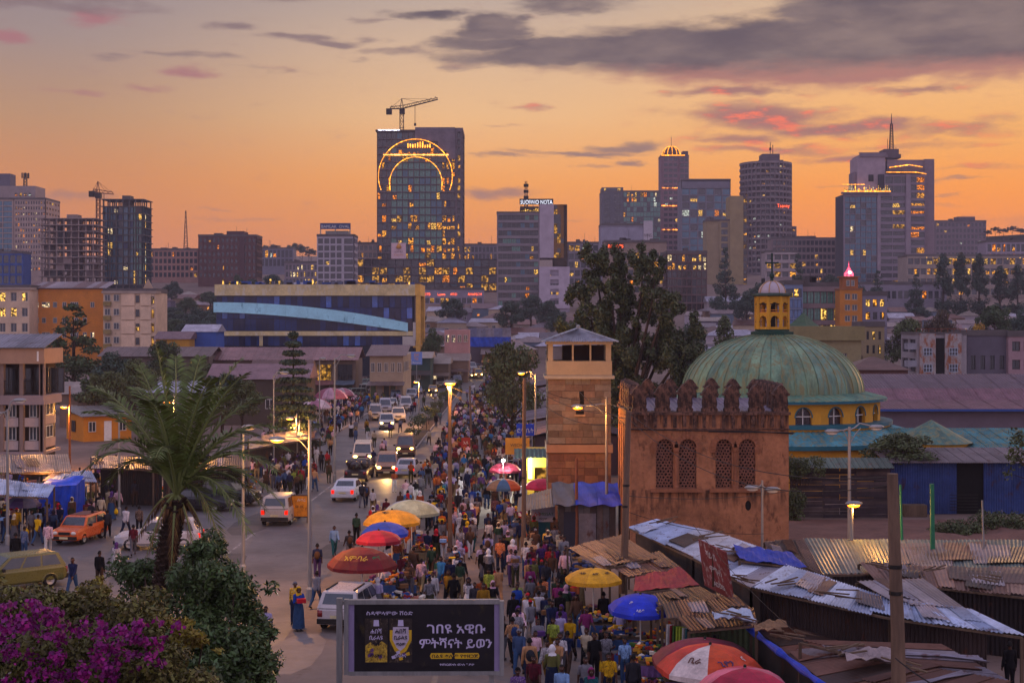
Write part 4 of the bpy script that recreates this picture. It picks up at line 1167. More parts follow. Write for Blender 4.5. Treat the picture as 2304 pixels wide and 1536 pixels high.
# --- purple market hall roofs beyond the church
Y = 150
t = thing('market_hall', 'very long maroon tin roofed market hall beyond the church', 'building', (X_(1925, Y), Y, 0))
W = 42
zs = [(0, Z_(920, Y)), (5.5, Z_(893, 155.5)), (8, Z_(868, 158)), (14, Z_(836, 164))]
cl = ['#6a444c', '#76525a', '#5a4650', '#64484e']
for j in range(3):
 for i in range(14):
  xa, xb = i * W / 14, (i + 1) * W / 14 + .1
  (ya, za), (yb, zb) = zs[j], zs[j + 1]
  MB().sheet((xa, ya, za - (.25 if j else 0)), (xb, ya, za - (.25 if j else 0)), (xb, yb, zb - .25), (xa, yb, zb - .25), 18, 1, lambda u, v: .04 * math.cos(u * 56), .03).build('roof_sheet', OCM, t, color=gcol(cl[j], .12))
MB().box(0, .8, -.5, W, 13, Z_(925, Y)).build('wall', OCW, t, color=gcol('#6a5c64'))
MB().box(0, -.12, Z_(925, Y), W, .1, Z_(920, Y)).build('blue_gutter', OCP, t, color=gcol('#2c4a8a'))
t = small_house(X_(1915, 175), 175, 7.0, 7, Z_(832, 175), 7, '#6a4a44', 'brown hipped kiosk roof peeping over the market hall', None, hip=True, lit=0)
# --- ruined flats
Y = 228
k = Y / F
r, W, H = block('derelict_flats', 'stained white and rust derelict flats with two lit blue windows', 2062, 2175, 752, 842, Y, 9, '#8e8688', [dict(side='left', rows=2, cols=2)], gear=False, parapet=.1)
for px, pa, pb in ((2068, 2068, 2104), (2125, 2125, 2162)):
 MB().box((pa - 2062) * k, -.35, 0, (pb - 2062) * k, 0, H + .1).build('bay', mat('peeling_plaster', '#98908e', .92, .2, .5, .01, stain='#8a4a1e', stain_at=.5), r)
 for z in (.2, H - 3.6):
  link('window', pane_mesh(1.4, 1.25, DARKG, mat('pale_blue_frame', '#a8b4c4', .6), 2, 1), r, ((pa + pb) / 2 * k - 2062 * k, -.4, z + .2))
MB().box((2104 - 2062) * k, -.05, 0, (2125 - 2062) * k, 0, H - .6).build('dark_recess', BLACK, r)
b = MB()
for i in range(9):
 b.bar((i * W / 8, .1, H + .2), (i * W / 8, .1, H + .9), .06)
b.bar((0, .1, H + .9), (W, .1, H + .9), .06).build('roof_railing', mat('rusty_rail', '#7a3a20', .8), r)
for z in (1.6, 4.4):
 MB().box(-1.4, -.2, z - .4, 0, 2, z + .6).build('balcony', OCW, r, color=gcol('#8a8890'))
block('grey_warehouse', 'grey two storey shed with a banded tin upper wall beside the derelict flats', 2176, 2268, 755, 842, Y + 2, 8, '#5c5660', [dict(side='front', rows=1, cols=4, bot=.8, top=3.2, mx=.6, pw=.8, lit=0)], ext=6, gear=False)
block('pink_ruin', 'pink washed ruin wall at the picture edge', 2269, 2330, 757, 842, Y + 1, 8, '#94787c', [dict(side='front', rows=2, cols=2, bot=.8, sh=1.4, lit=0)], ext=6, gear=False)
# ------------------------------------------------------------------ castle-like tower with merlons
PLAST = mat('tower_plaster', '#946446', .95, .42, .6, .05, stain='#523526', stain_at=.57, bscale=5)
SOOT = mat('sooty_masonry', '#65493c', .95, .5, 1.6, .02, stain='#2a1f1b', stain_at=.5, bscale=6)
Y = 73
k = Y / F
CW, CD = 8.14, 8.2
r = thing('crenellated_tower', 'square brown plaster tower with ornate merlons and four arched lattice windows', 'tower', (X_(1418, Y), Y, 0))
ZS = 7.74
wins = [(1.32, 2.21), (2.51, 3.40), (4.38, 5.22), (5.57, 6.43)]
zb, zt = 3.98, 6.51
b = MB()
b.box(0, 0, -1, CW, .5, zb).box(0, 0, zt + .02, CW, .5, ZS)
xs = [0] + [v for w in wins for v in w] + [CW]
for i in range(0, len(xs), 2):
 b.box(xs[i], 0, zb, xs[i + 1], .5, zt + .02)
for x0, x1 in wins:
 rr = (x1 - x0) / 2
 zc_ = zt - rr
 poly = [(x0 + rr - rr * math.cos(PI * i / 14), zc_ + rr * math.sin(PI * i / 14)) for i in range(15)] + [(x1, zt + .02), (x0, zt + .02)]
 b.prism(poly, 0, .5)
b.box(0, .5, -1, .5, CD, ZS).box(CW - .5, .5, -1, CW, CD, ZS).box(.5, CD - .5, -1, CW - .5, CD, ZS)
# stains: rain streaks under the string course
t_ = PLAST.node_tree
ntt = NT.__new__(NT)
ntt.t = t_
bs = [n for n in t_.nodes if n.type == 'BSDF_PRINCIPLED'][0]
cur = bs.inputs['Base Color'].links[0].from_socket
ov_ = ntt.n('ShaderNodeTexCoord').outputs['Object']
sz = ntt.n('ShaderNodeSeparateXYZ')
ntt.put(sz.inputs[0], ov_)
stn = ntt.noise(ntt.vm('MULTIPLY', ov_, (2.6, 2.6, .22)), 1.6, 5, .6)
sill_ = ntt.m('MULTIPLY', ntt.rng(sz.outputs[2], 2.7, 3.7), ntt.rng(sz.outputs[2], 3.95, 3.85))
ntt.put(bs.inputs['Base Color'], ntt.mix(ntt.m('MULTIPLY', ntt.rng(stn, .42, .6), ntt.m('MAXIMUM', ntt.rng(sz.outputs[2], 6.5, 7.5, 0, .9), ntt.m('MULTIPLY', sill_, .8))), cur, lin('#2c1e18')))
b.build('wall', PLAST, r)
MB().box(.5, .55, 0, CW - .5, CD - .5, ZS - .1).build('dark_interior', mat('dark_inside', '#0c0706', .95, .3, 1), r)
MB().box(-.09, -.09, ZS, CW + .09, CD + .09, ZS + .14).build('string_course', SOOT, r)
MB().box(-.06, -.06, ZS - .75, CW + .06, 0, ZS - .7).box(-.06, 0, ZS - .75, 0, CD, ZS - .7).build('drip_course', SOOT, r)
for i in range(16):
 MB().box(.2 + i * .5, -.035, ZS - .6 - R.uniform(0, .1), .38 + i * .5, 0, ZS).build('corbel', SOOT, r)
mp = [(-.38, 0), (-.4, .16), (-.33, .25), (-.37, .45), (-.33, .7), (-.33, .84), (-.46, .9), (-.46, .97), (-.36, 1.02), (-.31, 1.14), (-.23, 1.24), (-.14, 1.36), (0, 1.44)]
mpoly = mp + [(-x, z) for x, z in mp[-2::-1]]
me = MB().prism(mpoly, -.28, .28)
me.prism([(-.12, .25), (.12, .25), (.12, .6), (0, .75), (-.12, .6)], -.31, -.28)
MERL = me.mesh('merlon', SOOT)
for i in range(7):
 x = .45 + i * 1.21
 for yy in (.3, CD - .3):
  o = link('merlon', MERL, r, (x + R.uniform(-.05, .05), yy, ZS + .14))
  o.scale = (1, 1, R.uniform(.95, 1.05))
 if 0 < i < 6:
  for xx in (.3, CW - .3):
   link('merlon', MERL, r, (xx, .3 + i * 1.27, ZS + .14), PI / 2)
for i in range(9):
 MB().sheet((.6 + i * .78, .6, ZS + .1), (1.4 + i * .78, .6, ZS + .1), (1.4 + i * .78, CD - .6, ZS + .5), (.6 + i * .78, CD - .6, ZS + .5), 10, 1, lambda u, v: .03 * math.cos(u * 44)).build('roof_sheet', OCM, r, color=gcol('#6c6070', .2))
for i in range(5):
 MB().box(-.05, 1.0 + i * 1.5, 0, 0, 1.35 + i * 1.5, ZS - .8).build('pilaster', PLAST, r)
STONE = mat('window_stone', '#8a5a40', .92, .3, 1.2, .015)
for j, (x0, x1) in enumerate(wins):
 rr = (x1 - x0) / 2
 xc, zc_ = (x0 + x1) / 2, zt - rr
 for i in range(9):
  a0, a1 = PI * i / 9 + .015, PI * (i + 1) / 9 - .015
  po = [(xc + q * math.cos(a), zc_ + q * math.sin(a)) for q, a in ((rr, a0), (rr + .26, a0), (rr + .26, a1), (rr, a1))]
  MB().prism(po, -.06, .1).build('voussoir', STONE, r)
 L = MB()
 s_ = .1
 hx, hy = s_ * 1.75, s_ * 1.5
 rows_ = int((zt - zb) / hy) + 1
 for row in range(rows_):
  for c in range(-1, 6):
   cx0 = x0 + (c + (.5 if row % 2 else 0)) * hx
   cz0 = zb + row * hy
   p1 = (cx0, cz0)
   p2 = (cx0 + hx / 2, cz0 + hy * .36)
   p3 = (cx0 + hx, cz0)
   p4 = (cx0 + hx / 2, cz0 + hy)
   q = lambda p: (p[0] + .03 * math.sin(p[0] * 41 + p[1] * 67), p[1] + .03 * math.sin(p[0] * 53 - p[1] * 37))
   for a, e in ((p1, p2), (p2, p3), (p2, p4)):
    a, e = q(a), q(e)
    mx_, mz = (a[0] + e[0]) / 2, (a[1] + e[1]) / 2
    ok = x0 + .01 < mx_ < x1 - .01 and (mz < zc_ or math.hypot(mx_ - xc, mz - zc_) < rr - .01)
    if ok:
     L.bar((a[0], .16, a[1]), (e[0], .16, e[1]), .052, .08)
 g = L.build('lattice', mat('lattice_brick', '#7c5444', .9, .3, 2, .01), r)
for xc in (2.36, 5.395):
 MB().lathe([(.14, 0), (.14, .1), (.1, .16), (.1, 1.85), (.14, 1.9), (.16, 2.02), (.16, 2.1)], 12, (xc, -.05, zb)).build('column', STONE, r)
 MB().box(xc - 1.32, -.2, zb - .18, xc + 1.32, .12, zb - .002).build('sill', STONE, r)
 for xx in (xc - 1.15, xc + 1.15):
  MB().box(xx - .17, -.1, zb + 1.98, xx + .17, 0, zb + 2.1).box(xx - .13, -.07, zb + 1.85, xx + .13, 0, zb + 1.98).build('capital', STONE, r)
MB().ball((6.05, 0, 3.1), .16, .012, .26, 9, 6).build('broken_hole', BLACK, r)
MB().tube([(-.2, -.14, 7.02), (3, -.16, 6.95), (6, -.16, 6.93), (CW + .2, -.14, 6.78)], .025, 5).tube([(4, -.17, 6.9), (CW + .25, -.16, 6.84)], .03, 5).build('cable', DARKM, r)
# ------------------------------------------------------------------ slender stone tower with belvedere
Y = 86
k = Y / F
r = thing('stone_tower', 'slender square stone tower with open cream belvedere and tin hipped roof', 'tower', (X_(1233, Y), Y, 0))
TW = 142 * k
z = lambda py: Z_(py, Y)
MB().box(.12, .12, -1, TW - .12, TW - .12, z(848)).build('core', mat('mortar', '#4a382e', .95, .3, 1), r)
SB = mat('ashlar', '#ffffff', .92, .3, .9, .02, oc=True, stain='#4c3a30', stain_at=.62, bscale=6)
def courses(z0, z1, n, wmin, wmax, cols):
 h = (z1 - z0) / n
 for i in range(n):
  for side in (0, 1):
   x = 0
   while x < TW - .05:
    w = min(R.uniform(wmin, wmax), TW - x)
    if TW - x - w < .25:
     w = TW - x
    zz = z0 + i * h
    pr = R.uniform(.0, .035)
    if side == 0:
     m_ = MB().box(x + .008, -pr, zz + .008, x + w - .008, .12, zz + h - .008)
    else:
     m_ = MB().box(-pr, x + .13 if x == 0 else x + .008, zz + .008, .12, x + w - .008, zz + h - .008)
    m_.build('stone', SB, r, color=gcol(R.choice(cols), .15))
    x += w
courses(z(998), z(850), 10, .5, 1.1, ['#665248', '#5a4c44', '#6e5c50', '#645a54'])
courses(z(1215), z(1020), 12, .5, 1.2, ['#6c4a3a', '#604034', '#745440'])
MB().box(-.1, -.1, z(1018), TW + .1, TW + .1, z(1000)).build('plaster_band', OCW, r, color=gcol('#8c6a56'))
MB().box(TW * .44, -.02, z(932), TW * .57, .1, z(880)).build('slit_window', BLACK, r)
MB().box(TW * .42, -.06, z(936), TW * .59, 0, z(932)).build('sill', SB, r, color=gcol('#9a7a60'))
CR = gcol('#8e7e68')
MB().box(-.05, -.05, z(845), TW + .05, .12, z(812)).box(-.05, .12, z(845), .12, TW, z(812)).box(TW - .12, .12, z(845), TW + .05, TW, z(812)).box(.12, TW - .12, z(845), TW - .12, TW + .05, z(812)).build('parapet', OCW, r, color=CR)
MB().box(-.2, -.2, z(852), TW + .2, TW + .2, z(845)).build('ledge', OCW, r, color=gcol('#8c8478'))
for x0, x1 in ((0, .3), (.38 * TW, .38 * TW + .1), (.66 * TW, .66 * TW + .1), (TW - .32, TW)):
 for yy in (0, TW - .3):
  MB().box(x0, yy, z(812), x1, yy + .3, z(775)).build('post', OCW, r, color=CR)
MB().box(TW * .25, TW * .55, z(812), TW - .3, TW * .8, z(778)).build('dark_screen', mat('dark_timber', '#241713', .9), r)
MB().box(-.1, -.1, z(775), TW + .1, TW + .1, z(768)).build('beam', OCW, r, color=gcol('#8a8078'))
zE, zA = z(768), z(739)
c_ = Vector((TW / 2, TW / 2, zA))
cs = [Vector((-.4, -.4, zE)), Vector((TW + .4, -.4, zE)), Vector((TW + .4, TW + .4, zE)), Vector((-.4, TW + .4, zE))]
for i in range(4):
 a, e = cs[i], cs[(i + 1) % 4]
 for j in range(5):
  p0, p1 = a.lerp(e, j / 5), a.lerp(e, (j + 1) / 5)
  q0, q1 = a.lerp(c_, 1.).lerp(p0, .02), c_.lerp(p1, .02)
  MB().sheet(p0, p1, q1, q0, 12, 1, lambda u, v: .03 * math.cos(u * 38)).build('roof_sheet', OCM, r, color=gcol('#83828a', .15))
 MB().bar(a, c_ + Vector((0, 0, .03)), .14, .07).build('hip_cap', OCM, r, color=gcol('#9aa0a8'))
MB().ball((TW / 2, TW / 2, zA + .1), .14).build('finial', STEEL, r)
# ------------------------------------------------------------------ round church
CXW, CYW = X_(1737, 112), 112
ch = thing('round_church', 'round yellow church with green ribbed dome, lantern and cross', 'church', (CXW, CYW, 0))
YEL = mat('church_yellow', '#c08a26', .8, .15, .5, .005, stain='#8f6a2a', stain_at=.68)
TEALP = mat('teal_paint', '#1f5a66', .6, .2, 1)
DG = mat('dome_green', '#ffffff', .55, .5, .8, .006, metal=.1, oc=True, stain='#77714a', stain_at=.52, streak=True, coord='World')
NG = 48
prof = [(7.05 * math.cos(a), 7.12 + 4.55 * math.sin(a)) for a in [i * 1.40 / 16 for i in range(17)]]
prof = [(max(rr, 1.2), zz) for rr, zz in prof]
gore = MB()
a0, a1 = -PI / NG, PI / NG
vs, fs = [], []
for i, (rr, zz) in enumerate(prof):
 for s in range(3):
  a = a0 + (a1 - a0) * s / 2
  vs.append((rr * math.cos(a), rr * math.sin(a), zz))
for i in range(len(prof) - 1):
 for s in range(2):
  fs.append((i * 3 + s, i * 3 + s + 1, i * 3 + 4 + s, i * 3 + 3 + s))
GORE = gore.add(vs, fs).mesh('roof_panel', DG, True)
SEAM = MB().tube([((rr + .015) * math.cos(a0), (rr + .015) * math.sin(a0), zz + .015) for rr, zz in prof], .035, 5).mesh('seam', DG)
EAVE = MB().sheet((8.75 * math.cos(a0), 8.75 * math.sin(a0), 6.75), (8.75 * math.cos(a1), 8.75 * math.sin(a1), 6.75), (6.95 * math.cos(a1), 6.95 * math.sin(a1), 7.2), (6.95 * math.cos(a0), 6.95 * math.sin(a0), 7.2), 6, 1, lambda u, v: .03 * math.cos(u * 12.6), .04).mesh('eave_sheet', DG)
LOWR = MB().sheet((12.1 * math.cos(a0), 12.1 * math.sin(a0), 3.8), (12.1 * math.cos(a1), 12.1 * math.sin(a1), 3.8), (8.9 * math.cos(a1), 8.9 * math.sin(a1), 4.62), (8.9 * math.cos(a0), 8.9 * math.sin(a0), 4.62), 8, 1, lambda u, v: .035 * math.cos(u * 18.9), .04).mesh('aisle_roof_sheet', DG)
for i in range(NG):
 rz = 2 * PI * i / NG
 link('roof_panel', GORE, ch, None, rz, gcol(R.choice(['#5a7a62', '#648066', '#5f7d6a', '#6c8466', '#627a64']), .1))
 link('seam', SEAM, ch, None, rz, gcol(R.choice(['#4a6650', '#6c8262', '#7e8862'])))
 link('eave_sheet', EAVE, ch, None, rz, gcol('#4f7460', .18))
 link('aisle_roof_sheet', LOWR, ch, None, rz, gcol('#3a7c86', .2))
MB().lathe([(8.75, 6.55), (8.8, 6.55), (8.8, 6.74), (8.6, 6.74)], 48).build('eave_fascia', TEALP, ch)
MB().lathe([(9.15, 4.75), (9.2, 4.75), (9.2, 5.02), (8.0, 5.05)], 48).build('ledge', TEALP, ch)
MB().lathe([(9.0, 4.4), (9.0, 4.75)], 48).build('lower_band', YEL, ch)
MB().lathe([(12.1, 3.5), (12.14, 3.5), (12.14, 3.8), (12.0, 3.8)], 48).build('aisle_fascia', TEALP, ch)
MB().lathe([(11.6, -1), (11.6, 3.6)], 48).build('aisle_wall', YEL, ch)
# drum: arched bays
NB = 20
ri, ro = 7.9, 8.2
for i in range(NB):
 hw = ro * math.tan(PI / NB)
 b = MB()
 w2 = .62
 b.box(-hw, -.3, 5.04, -w2, 0, 6.72).box(w2, -.3, 5.04, hw, 0, 6.72)
 po = [(-w2 * math.cos(PI * q / 12), 5.55 + .72 * math.sin(PI * q / 12)) for q in range(13)] + [(w2, 6.72), (-w2, 6.72)]
 b.prism(po, -.3, 0)
 # prism's y range is -.3..0, outward is -y
 ang = -PI / 2 + 2 * PI * i / NB + .1
 dx, dy = math.cos(ang), math.sin(ang)
 rz = ang + PI / 2
 bay = b.build('drum_bay', YEL, ch, (dx * (ro - .3), dy * (ro - .3), 0), rz)
 MB().box(-w2, 0, 5.05, w2, .05, 6.3).build('window', mat('church_glass', '#2a1d22', .25, .5, 1.5, spec=.7), bay)
 MB().box(-.03, -.1, 5.05, .03, 0, 6.25).box(-w2, -.1, 5.6, w2, 0, 5.66).build('glazing_bar', WHITE, bay)
 ar = MB()
 for q in range(10):
  A0, A1 = PI * q / 10, PI * (q + 1) / 10
  ar.prism([(-.62 * math.cos(A0), 5.55 + .72 * math.sin(A0)), (-.7 * math.cos(A0), 5.55 + .8 * math.sin(A0)), (-.7 * math.cos(A1), 5.55 + .8 * math.sin(A1)), (-.62 * math.cos(A1), 5.55 + .72 * math.sin(A1))], -.345, -.302)
 ar.build('arch_trim', TEALP, bay)
MB().lathe([(7.75, 5), (7.75, 6.9)], 40).build('inner_drum', mat('church_inside', '#3a2a18', .9), ch)
# lantern
lt = MB().lathe([(1.7, 11.55), (1.7, 11.8), (1.35, 11.85), (1.35, 12.0)], 8, a0=PI / 8, a1=2 * PI + PI / 8).build('lantern_base', mat('dark_green_paint', '#123a2e', .6), ch)
b = MB()
for i in range(8):
 a = PI / 8 + i * PI / 4
 b.tube([(1.24 * math.cos(a), 1.24 * math.sin(a), 12.0), (1.24 * math.cos(a), 1.24 * math.sin(a), 14.55)], .17, 6)
b.build('lantern_pier', YEL, ch)
for i in range(8):
 a = i * PI / 4
 d = 1.24 * math.cos(PI / 8)
 hw = 1.24 * math.sin(PI / 8)
 w2 = .3
 MB().box(-hw, -.07, 12.0, hw, .07, 12.18).build('plinth', YEL, ch, (d * math.cos(a), d * math.sin(a), 0), a + PI / 2)
 for base, top in ((12.95, 0), (14.0, 14.6)):
  b = MB()
  hgt = base
  po = [(-w2 * math.cos(PI * q / 10), hgt - .2 + w2 * math.sin(PI * q / 10)) for q in range(11)]
  tp = 13.3 if top == 0 else top
  b.prism(po + [(hw, hgt - .2), (hw, tp), (-hw, tp), (-hw, hgt - .2)], -.07, .07)
  p = b.build('lantern_arch', YEL, ch, (d * math.cos(a), d * math.sin(a), 0), a + PI / 2)
 MB().box(-hw, -.1, 13.92, hw, -.07, 14.0).box(-hw, -.1, 12.55, -w2, -.07, 12.62).box(w2, -.1, 12.55, hw, -.07, 12.62).build('dark_band', DARKM, p)
 MB().box(-w2, -.05, 13.3, w2, -.02, 13.36).box(-w2, -.05, 13.48, w2, -.02, 13.53).build('rail', mat('rail_orange', '#c8742c', .5), p)
MB().tube([(0, 0, 12), (0, 0, 14.5)], .3, 8).build('bell_frame', DARKM, ch)
MB().lathe([(1.25, 14.55), (1.62, 14.62), (1.62, 14.78), (1.15, 14.84)], 8, a0=PI / 8, a1=2 * PI + PI / 8).build('lantern_cornice', mat('slate_green', '#39483f', .7), ch)
cup = MB().lathe([(1.06 * math.cos(x), 14.84 + .95 * math.sin(x)) for x in [q * PI / 20 for q in range(11)]][:-1] + [(.01, 15.79)], 24).build('cupola', mat('silver_paint', '#a8989c', .45, .15, 1, metal=.2), ch, smooth=True)
for i in range(8):
 a = PI / 8 + i * PI / 4
 MB().tube([(1.075 * math.cos(x) * math.cos(a), 1.075 * math.cos(x) * math.sin(a), 14.84 + .965 * math.sin(x)) for x in [q * PI / 16 for q in range(9)]], .03, 5).build('cupola_rib', mat('rib_ochre', '#a87a3a', .5), cup)
cr = MB().lathe([(.02, 15.7), (.16, 15.78), (.12, 16.0), (.2, 16.1), (.2, 16.3), (.07, 16.45), (.02, 16.5)], 10)
cr.box(-.06, -.06, 16.4, .06, .06, 17.9).box(-.46, -.05, 17.15, .46, .05, 17.27)
for x, z_ in ((-.46, 17.21), (.46, 17.21), (0, 17.9)):
 cr.ball((x, 0, z_), .1, .06, .1, 8, 5)
cr.build('cross', mat('cross_green', '#0f2f28', .5), ch)
# apse and side aisle running off to one side
ap = thing('church_annex', 'teal roofed church annex with a low cone roof and green wall', 'building', (X_(2095, 103), 103, 0))
MB().lathe([(2.6, 2.9), (2.6, 3.9)], 20).build('yellow_band', YEL, ap)
for i in range(20):
 a0_, a1_ = 2 * PI * i / 20, 2 * PI * (i + 1) / 20
 MB().add([(2.9 * math.cos(a0_), 2.9 * math.sin(a0_), 3.9), (2.9 * math.cos(a1_), 2.9 * math.sin(a1_), 3.9), (0, 0, 5.5)], [(0, 1, 2)]).build('cone_sheet', DG, ap, color=gcol('#46685c', .15))
for i in range(12):
 xa = -3.2 + i * .95
 MB().sheet((xa, -3.6, 3.35), (xa + 1.0, -3.6, 3.35), (xa + 1.0, 4, 4.6), (xa, 4, 4.6), 12, 1, lambda u, v: .03 * math.cos(u * 38), .03).build('roof_sheet', DG, ap, color=gcol('#35767c', .18))
MB().box(-3.2, -3.7, 3.05, 8.3, -3.55, 3.3).build('blue_fascia', OCP, ap, color=gcol('#26407e'))
MB().box(-3, -3.3, -1, 8.1, 3.8, 3.3).build('wall', OCW, ap, color=gcol('#2f6a54'))
# ------------------------------------------------------------------ compound wall and blue shed
Y = 91
k = Y / F
r = thing('board_fence', 'tall dark fence of horizontal old boards with mossy tin coping', 'fence', (X_(1776, Y), Y, 0))
for i in range(15):
 z0 = .05 + i * .21
 n = R.randint(2, 3)
 x = 0
 for j in range(n):
  w = 6.45 / n
  MB().bar((x + .02, R.uniform(-.03, .03), z0 + .1 + R.uniform(-.03, .03)), (x + w - .02, R.uniform(-.03, .03), z0 + .1 + R.uniform(-.03, .03)), .04, .2).build('board', mat('old_board', '#ffffff', .9, .4, 1.2, .01, oc=True), r, color=gcol(R.choice(['#3c3234', '#463a38', '#352c30', '#50423e']), .2))
  x += w
for i in range(4):
 MB().box(.1 + i * 2.05, .05, 0, .25 + i * 2.05, .2, 3.3).build('post', WOOD, r)
for i in range(8):
 MB().sheet((i * .82, -.5, 3.25), (i * .82 + .85, -.5, 3.25), (i * .82 + .85, 1.3, 3.75), (i * .82, 1.3, 3.75), 10, 1, lambda u, v: .03 * math.cos(u * 38), .02).build('coping_sheet', OCM, r, color=gcol('#47544a', .25))
r = thing('tin_shed', 'blue corrugated tin shed with a black doorway', 'shed', (X_(2001, 93), 93, 0))
W = 9.6
for i in range(11):
 x = i * .88
 if 4.0 < x + .4 < 5.9:
  continue
 MB().sheet((x, 0, 0), (x + .88, 0, 0), (x + .88, 0, 3.35), (x, 0, 3.35), 16, 1, lambda u, v: .03 * math.cos(u * 50), .02).build('wall_sheet', OCM, r, color=gcol('#3f5388', .14))
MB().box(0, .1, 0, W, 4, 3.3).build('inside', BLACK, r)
for i in range(6):
 MB().bar((3.95, -.03, .25 + i * .2), (5.8, -.03, .25 + i * .2), .03).build('gate_rail', DARKM, r)
for i in range(12):
 MB().sheet((-.35 + i * .85, -.5, 3.4), (.55 + i * .85, -.5, 3.4), (.55 + i * .85, 4, 4.0), (-.35 + i * .85, 4, 4.0), 12, 1, lambda u, v: .03 * math.cos(u * 38), .02).build('roof_sheet', OCM, r, color=gcol('#76686a', .2))
tag(MB().box(0, 0, 0, 1.5, .8, .75).build('wooden_crate', WOOD, None, (X_(2030, 92), 91.6, 0)), 'long low wooden crate set against the blue shed wall', 'crate')
# earth bank in front of it
vs, fs = [], []
for j in range(9):
 for i in range(17):
  vs.append((15.5 + i * 1.2, 66 + j * 3, .05 + .55 * math.sin(j / 8 * PI) * (.6 + .4 * math.sin(i * 1.3 + j))))
for j in range(8):
 for i in range(16):
  fs.append((j * 17 + i, j * 17 + i + 1, j * 17 + 18 + i, j * 17 + 17 + i))
tag(MB().add(vs, fs).build('earth_bank', mat('red_earth', '#6b4a3e', .95, .3, .5, .05, bscale=3, stain='#4a342c'), smooth=True), kind='structure')
# ------------------------------------------------------------------ concrete house at the picture edge
Y = 112
k = Y / F
TX = lambda px: (px + 90) * k
z = lambda py: Z_(py, Y)
r = thing('balcony_house', 'unfinished three storey house with beige parapet, open balconies and panelled bays', 'house', (X_(-90, Y), Y, 0))
W = TX(98)
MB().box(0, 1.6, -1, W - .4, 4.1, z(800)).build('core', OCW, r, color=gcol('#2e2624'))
MB().box(-.1, -.3, z(818), W + .15, 4.4, z(784)).build('parapet', OCW, r, color=gcol('#9c7e68'))
for i in range(12):
 xa = -.3 + i * (W + .6) / 12
 MB().sheet((xa, -.6, z(783) + .05), (xa + (W + .7) / 12, -.6, z(783) + .05), (xa + (W + .7) / 12, 3.9, z(783) + 1.1), (xa, 3.9, z(783) + 1.1), 12, 1, lambda u, v: .03 * math.cos(u * 44), .02).build('roof_sheet', OCM, r, color=gcol('#7c7880', .2))
MB().box(-.05, -.25, z(910), W + .1, 4.2, z(889)).box(-.05, -.2, z(1022), W, 4.2, z(1016)).build('floor_slab', OCW, r, color=gcol('#8c7c7c'))
for x in (1.5, TX(0), TX(44), TX(88), W - .25):
 MB().box(x, -.05, -1, x + .3, .4, z(818)).build('column', OCW, r, color=gcol('#7c6a62'))
for xa, xb in ((TX(2), TX(44)), (TX(54), TX(86))):
 b = MB().bar((xa, .05, z(857)), (xb, .05, z(857)), .05)
 n = 10
 for i in range(n + 1):
  b.bar((xa + (xb - xa) * i / n, .05, z(889)), (xa + (xb - xa) * i / n, .05, z(857)), .025)
 b.build('railing', DARKM, r)
for py0, py1 in ((960, 912), (1012, 966)):
 for xa, xb in ((TX(6), TX(40)), (TX(54), TX(86))):
  MB().box(xa, .1, z(py0), xb, .3, z(py0) + .7).build('panel', OCW, r, color=gcol('#a89690'))
  link('window', pane_mesh((xb - xa) * .55, 1.1, DARKG, FRW), r, ((xa + xb) / 2, .5, z(py0) + .72))
for i in range(4):
 link('window', pane_mesh(1.1, 2.0, R.choice([DARKG, DARKG, LITB]), FRD), r, (TX(4) + i * 1.3, 1.55, z(885)))
MB().box(TX(86), -.33, z(812), TX(90), -.31, z(790)).build('torn_poster', WHITE, r)
for zz in (z(958), z(1010)):
 MB().box(W - .42, .6, zz, W - .3, 3.9, zz + .7).build('panel', OCW, r, color=gcol('#94827e'))
 link('window', pane_mesh(2.4, 1.0, DARKG, FRW, 2), r, (W - .38, 2.2, zz + .74), PI / 2)
link('window', pane_mesh(2.6, 2.0, DARKG, FRD, 2), r, (W - .38, 2.2, z(885)), PI / 2)
# smaller houses around
Y = 150
t = thing('orange_house', 'low orange walled house with two white framed windows and a flat tin roof', 'house', (X_(188, Y), Y, 0), .62)
MB().box(0, 0, -1, 5.2, 5.5, Z_(936, Y)).build('wall', OCW, t, color=gcol('#c07a26'))
for i, x in enumerate((.9, 2.6, 4.2)):
 if i == 1:
  MB().box(x - .4, -.06, 0, x + .4, -.01, 2.1).build('door', WHITE, t)
 else:
  link('window', pane_mesh(.8, 1.1, DARKG, FRW), t, (x, -.06, 1.0))
link('window', pane_mesh(1.2, 1.2, DARKG, FRD), t, (-.06, 3, .9), -PI / 2)
MB().sheet((-.5, -.6, Z_(936, Y)), (5.8, -.6, Z_(936, Y)), (5.8, 6, Z_(920, Y)), (-.5, 6, Z_(920, Y)), 40, 1, lambda u, v: .03 * math.cos(u * 120), .05).build('roof', OCM, t, color=gcol('#6f6a66'))
small_house(X_(134, 172), 172, 6.5, 6, Z_(885, 172), 4, '#6a5a50', 'dull brown house behind the orange house', None, lit=.1)
small_house(X_(190, 185), 185, 9, 6, Z_(872, 185), 0, '#54483f', 'dark wooden house hidden by the palm crown', None, lit=.1)
small_house(X_(470, 175), 175, 12, 8, Z_(852, 175), 5, '#4a4038', 'barn with a broad dark gable behind the palm', None, lit=.05)
small_house(X_(330, 178), 178, 7, 6, Z_(882, 178), 1, '#6e6468', 'low silver roofed house seen through the palm fronds', None, lit=.1)
small_house(X_(565, 200), 200, 8, 7, Z_(836, 200), 7, '#50443c', 'gabled shack beside the tiered pine', None, lit=.05)
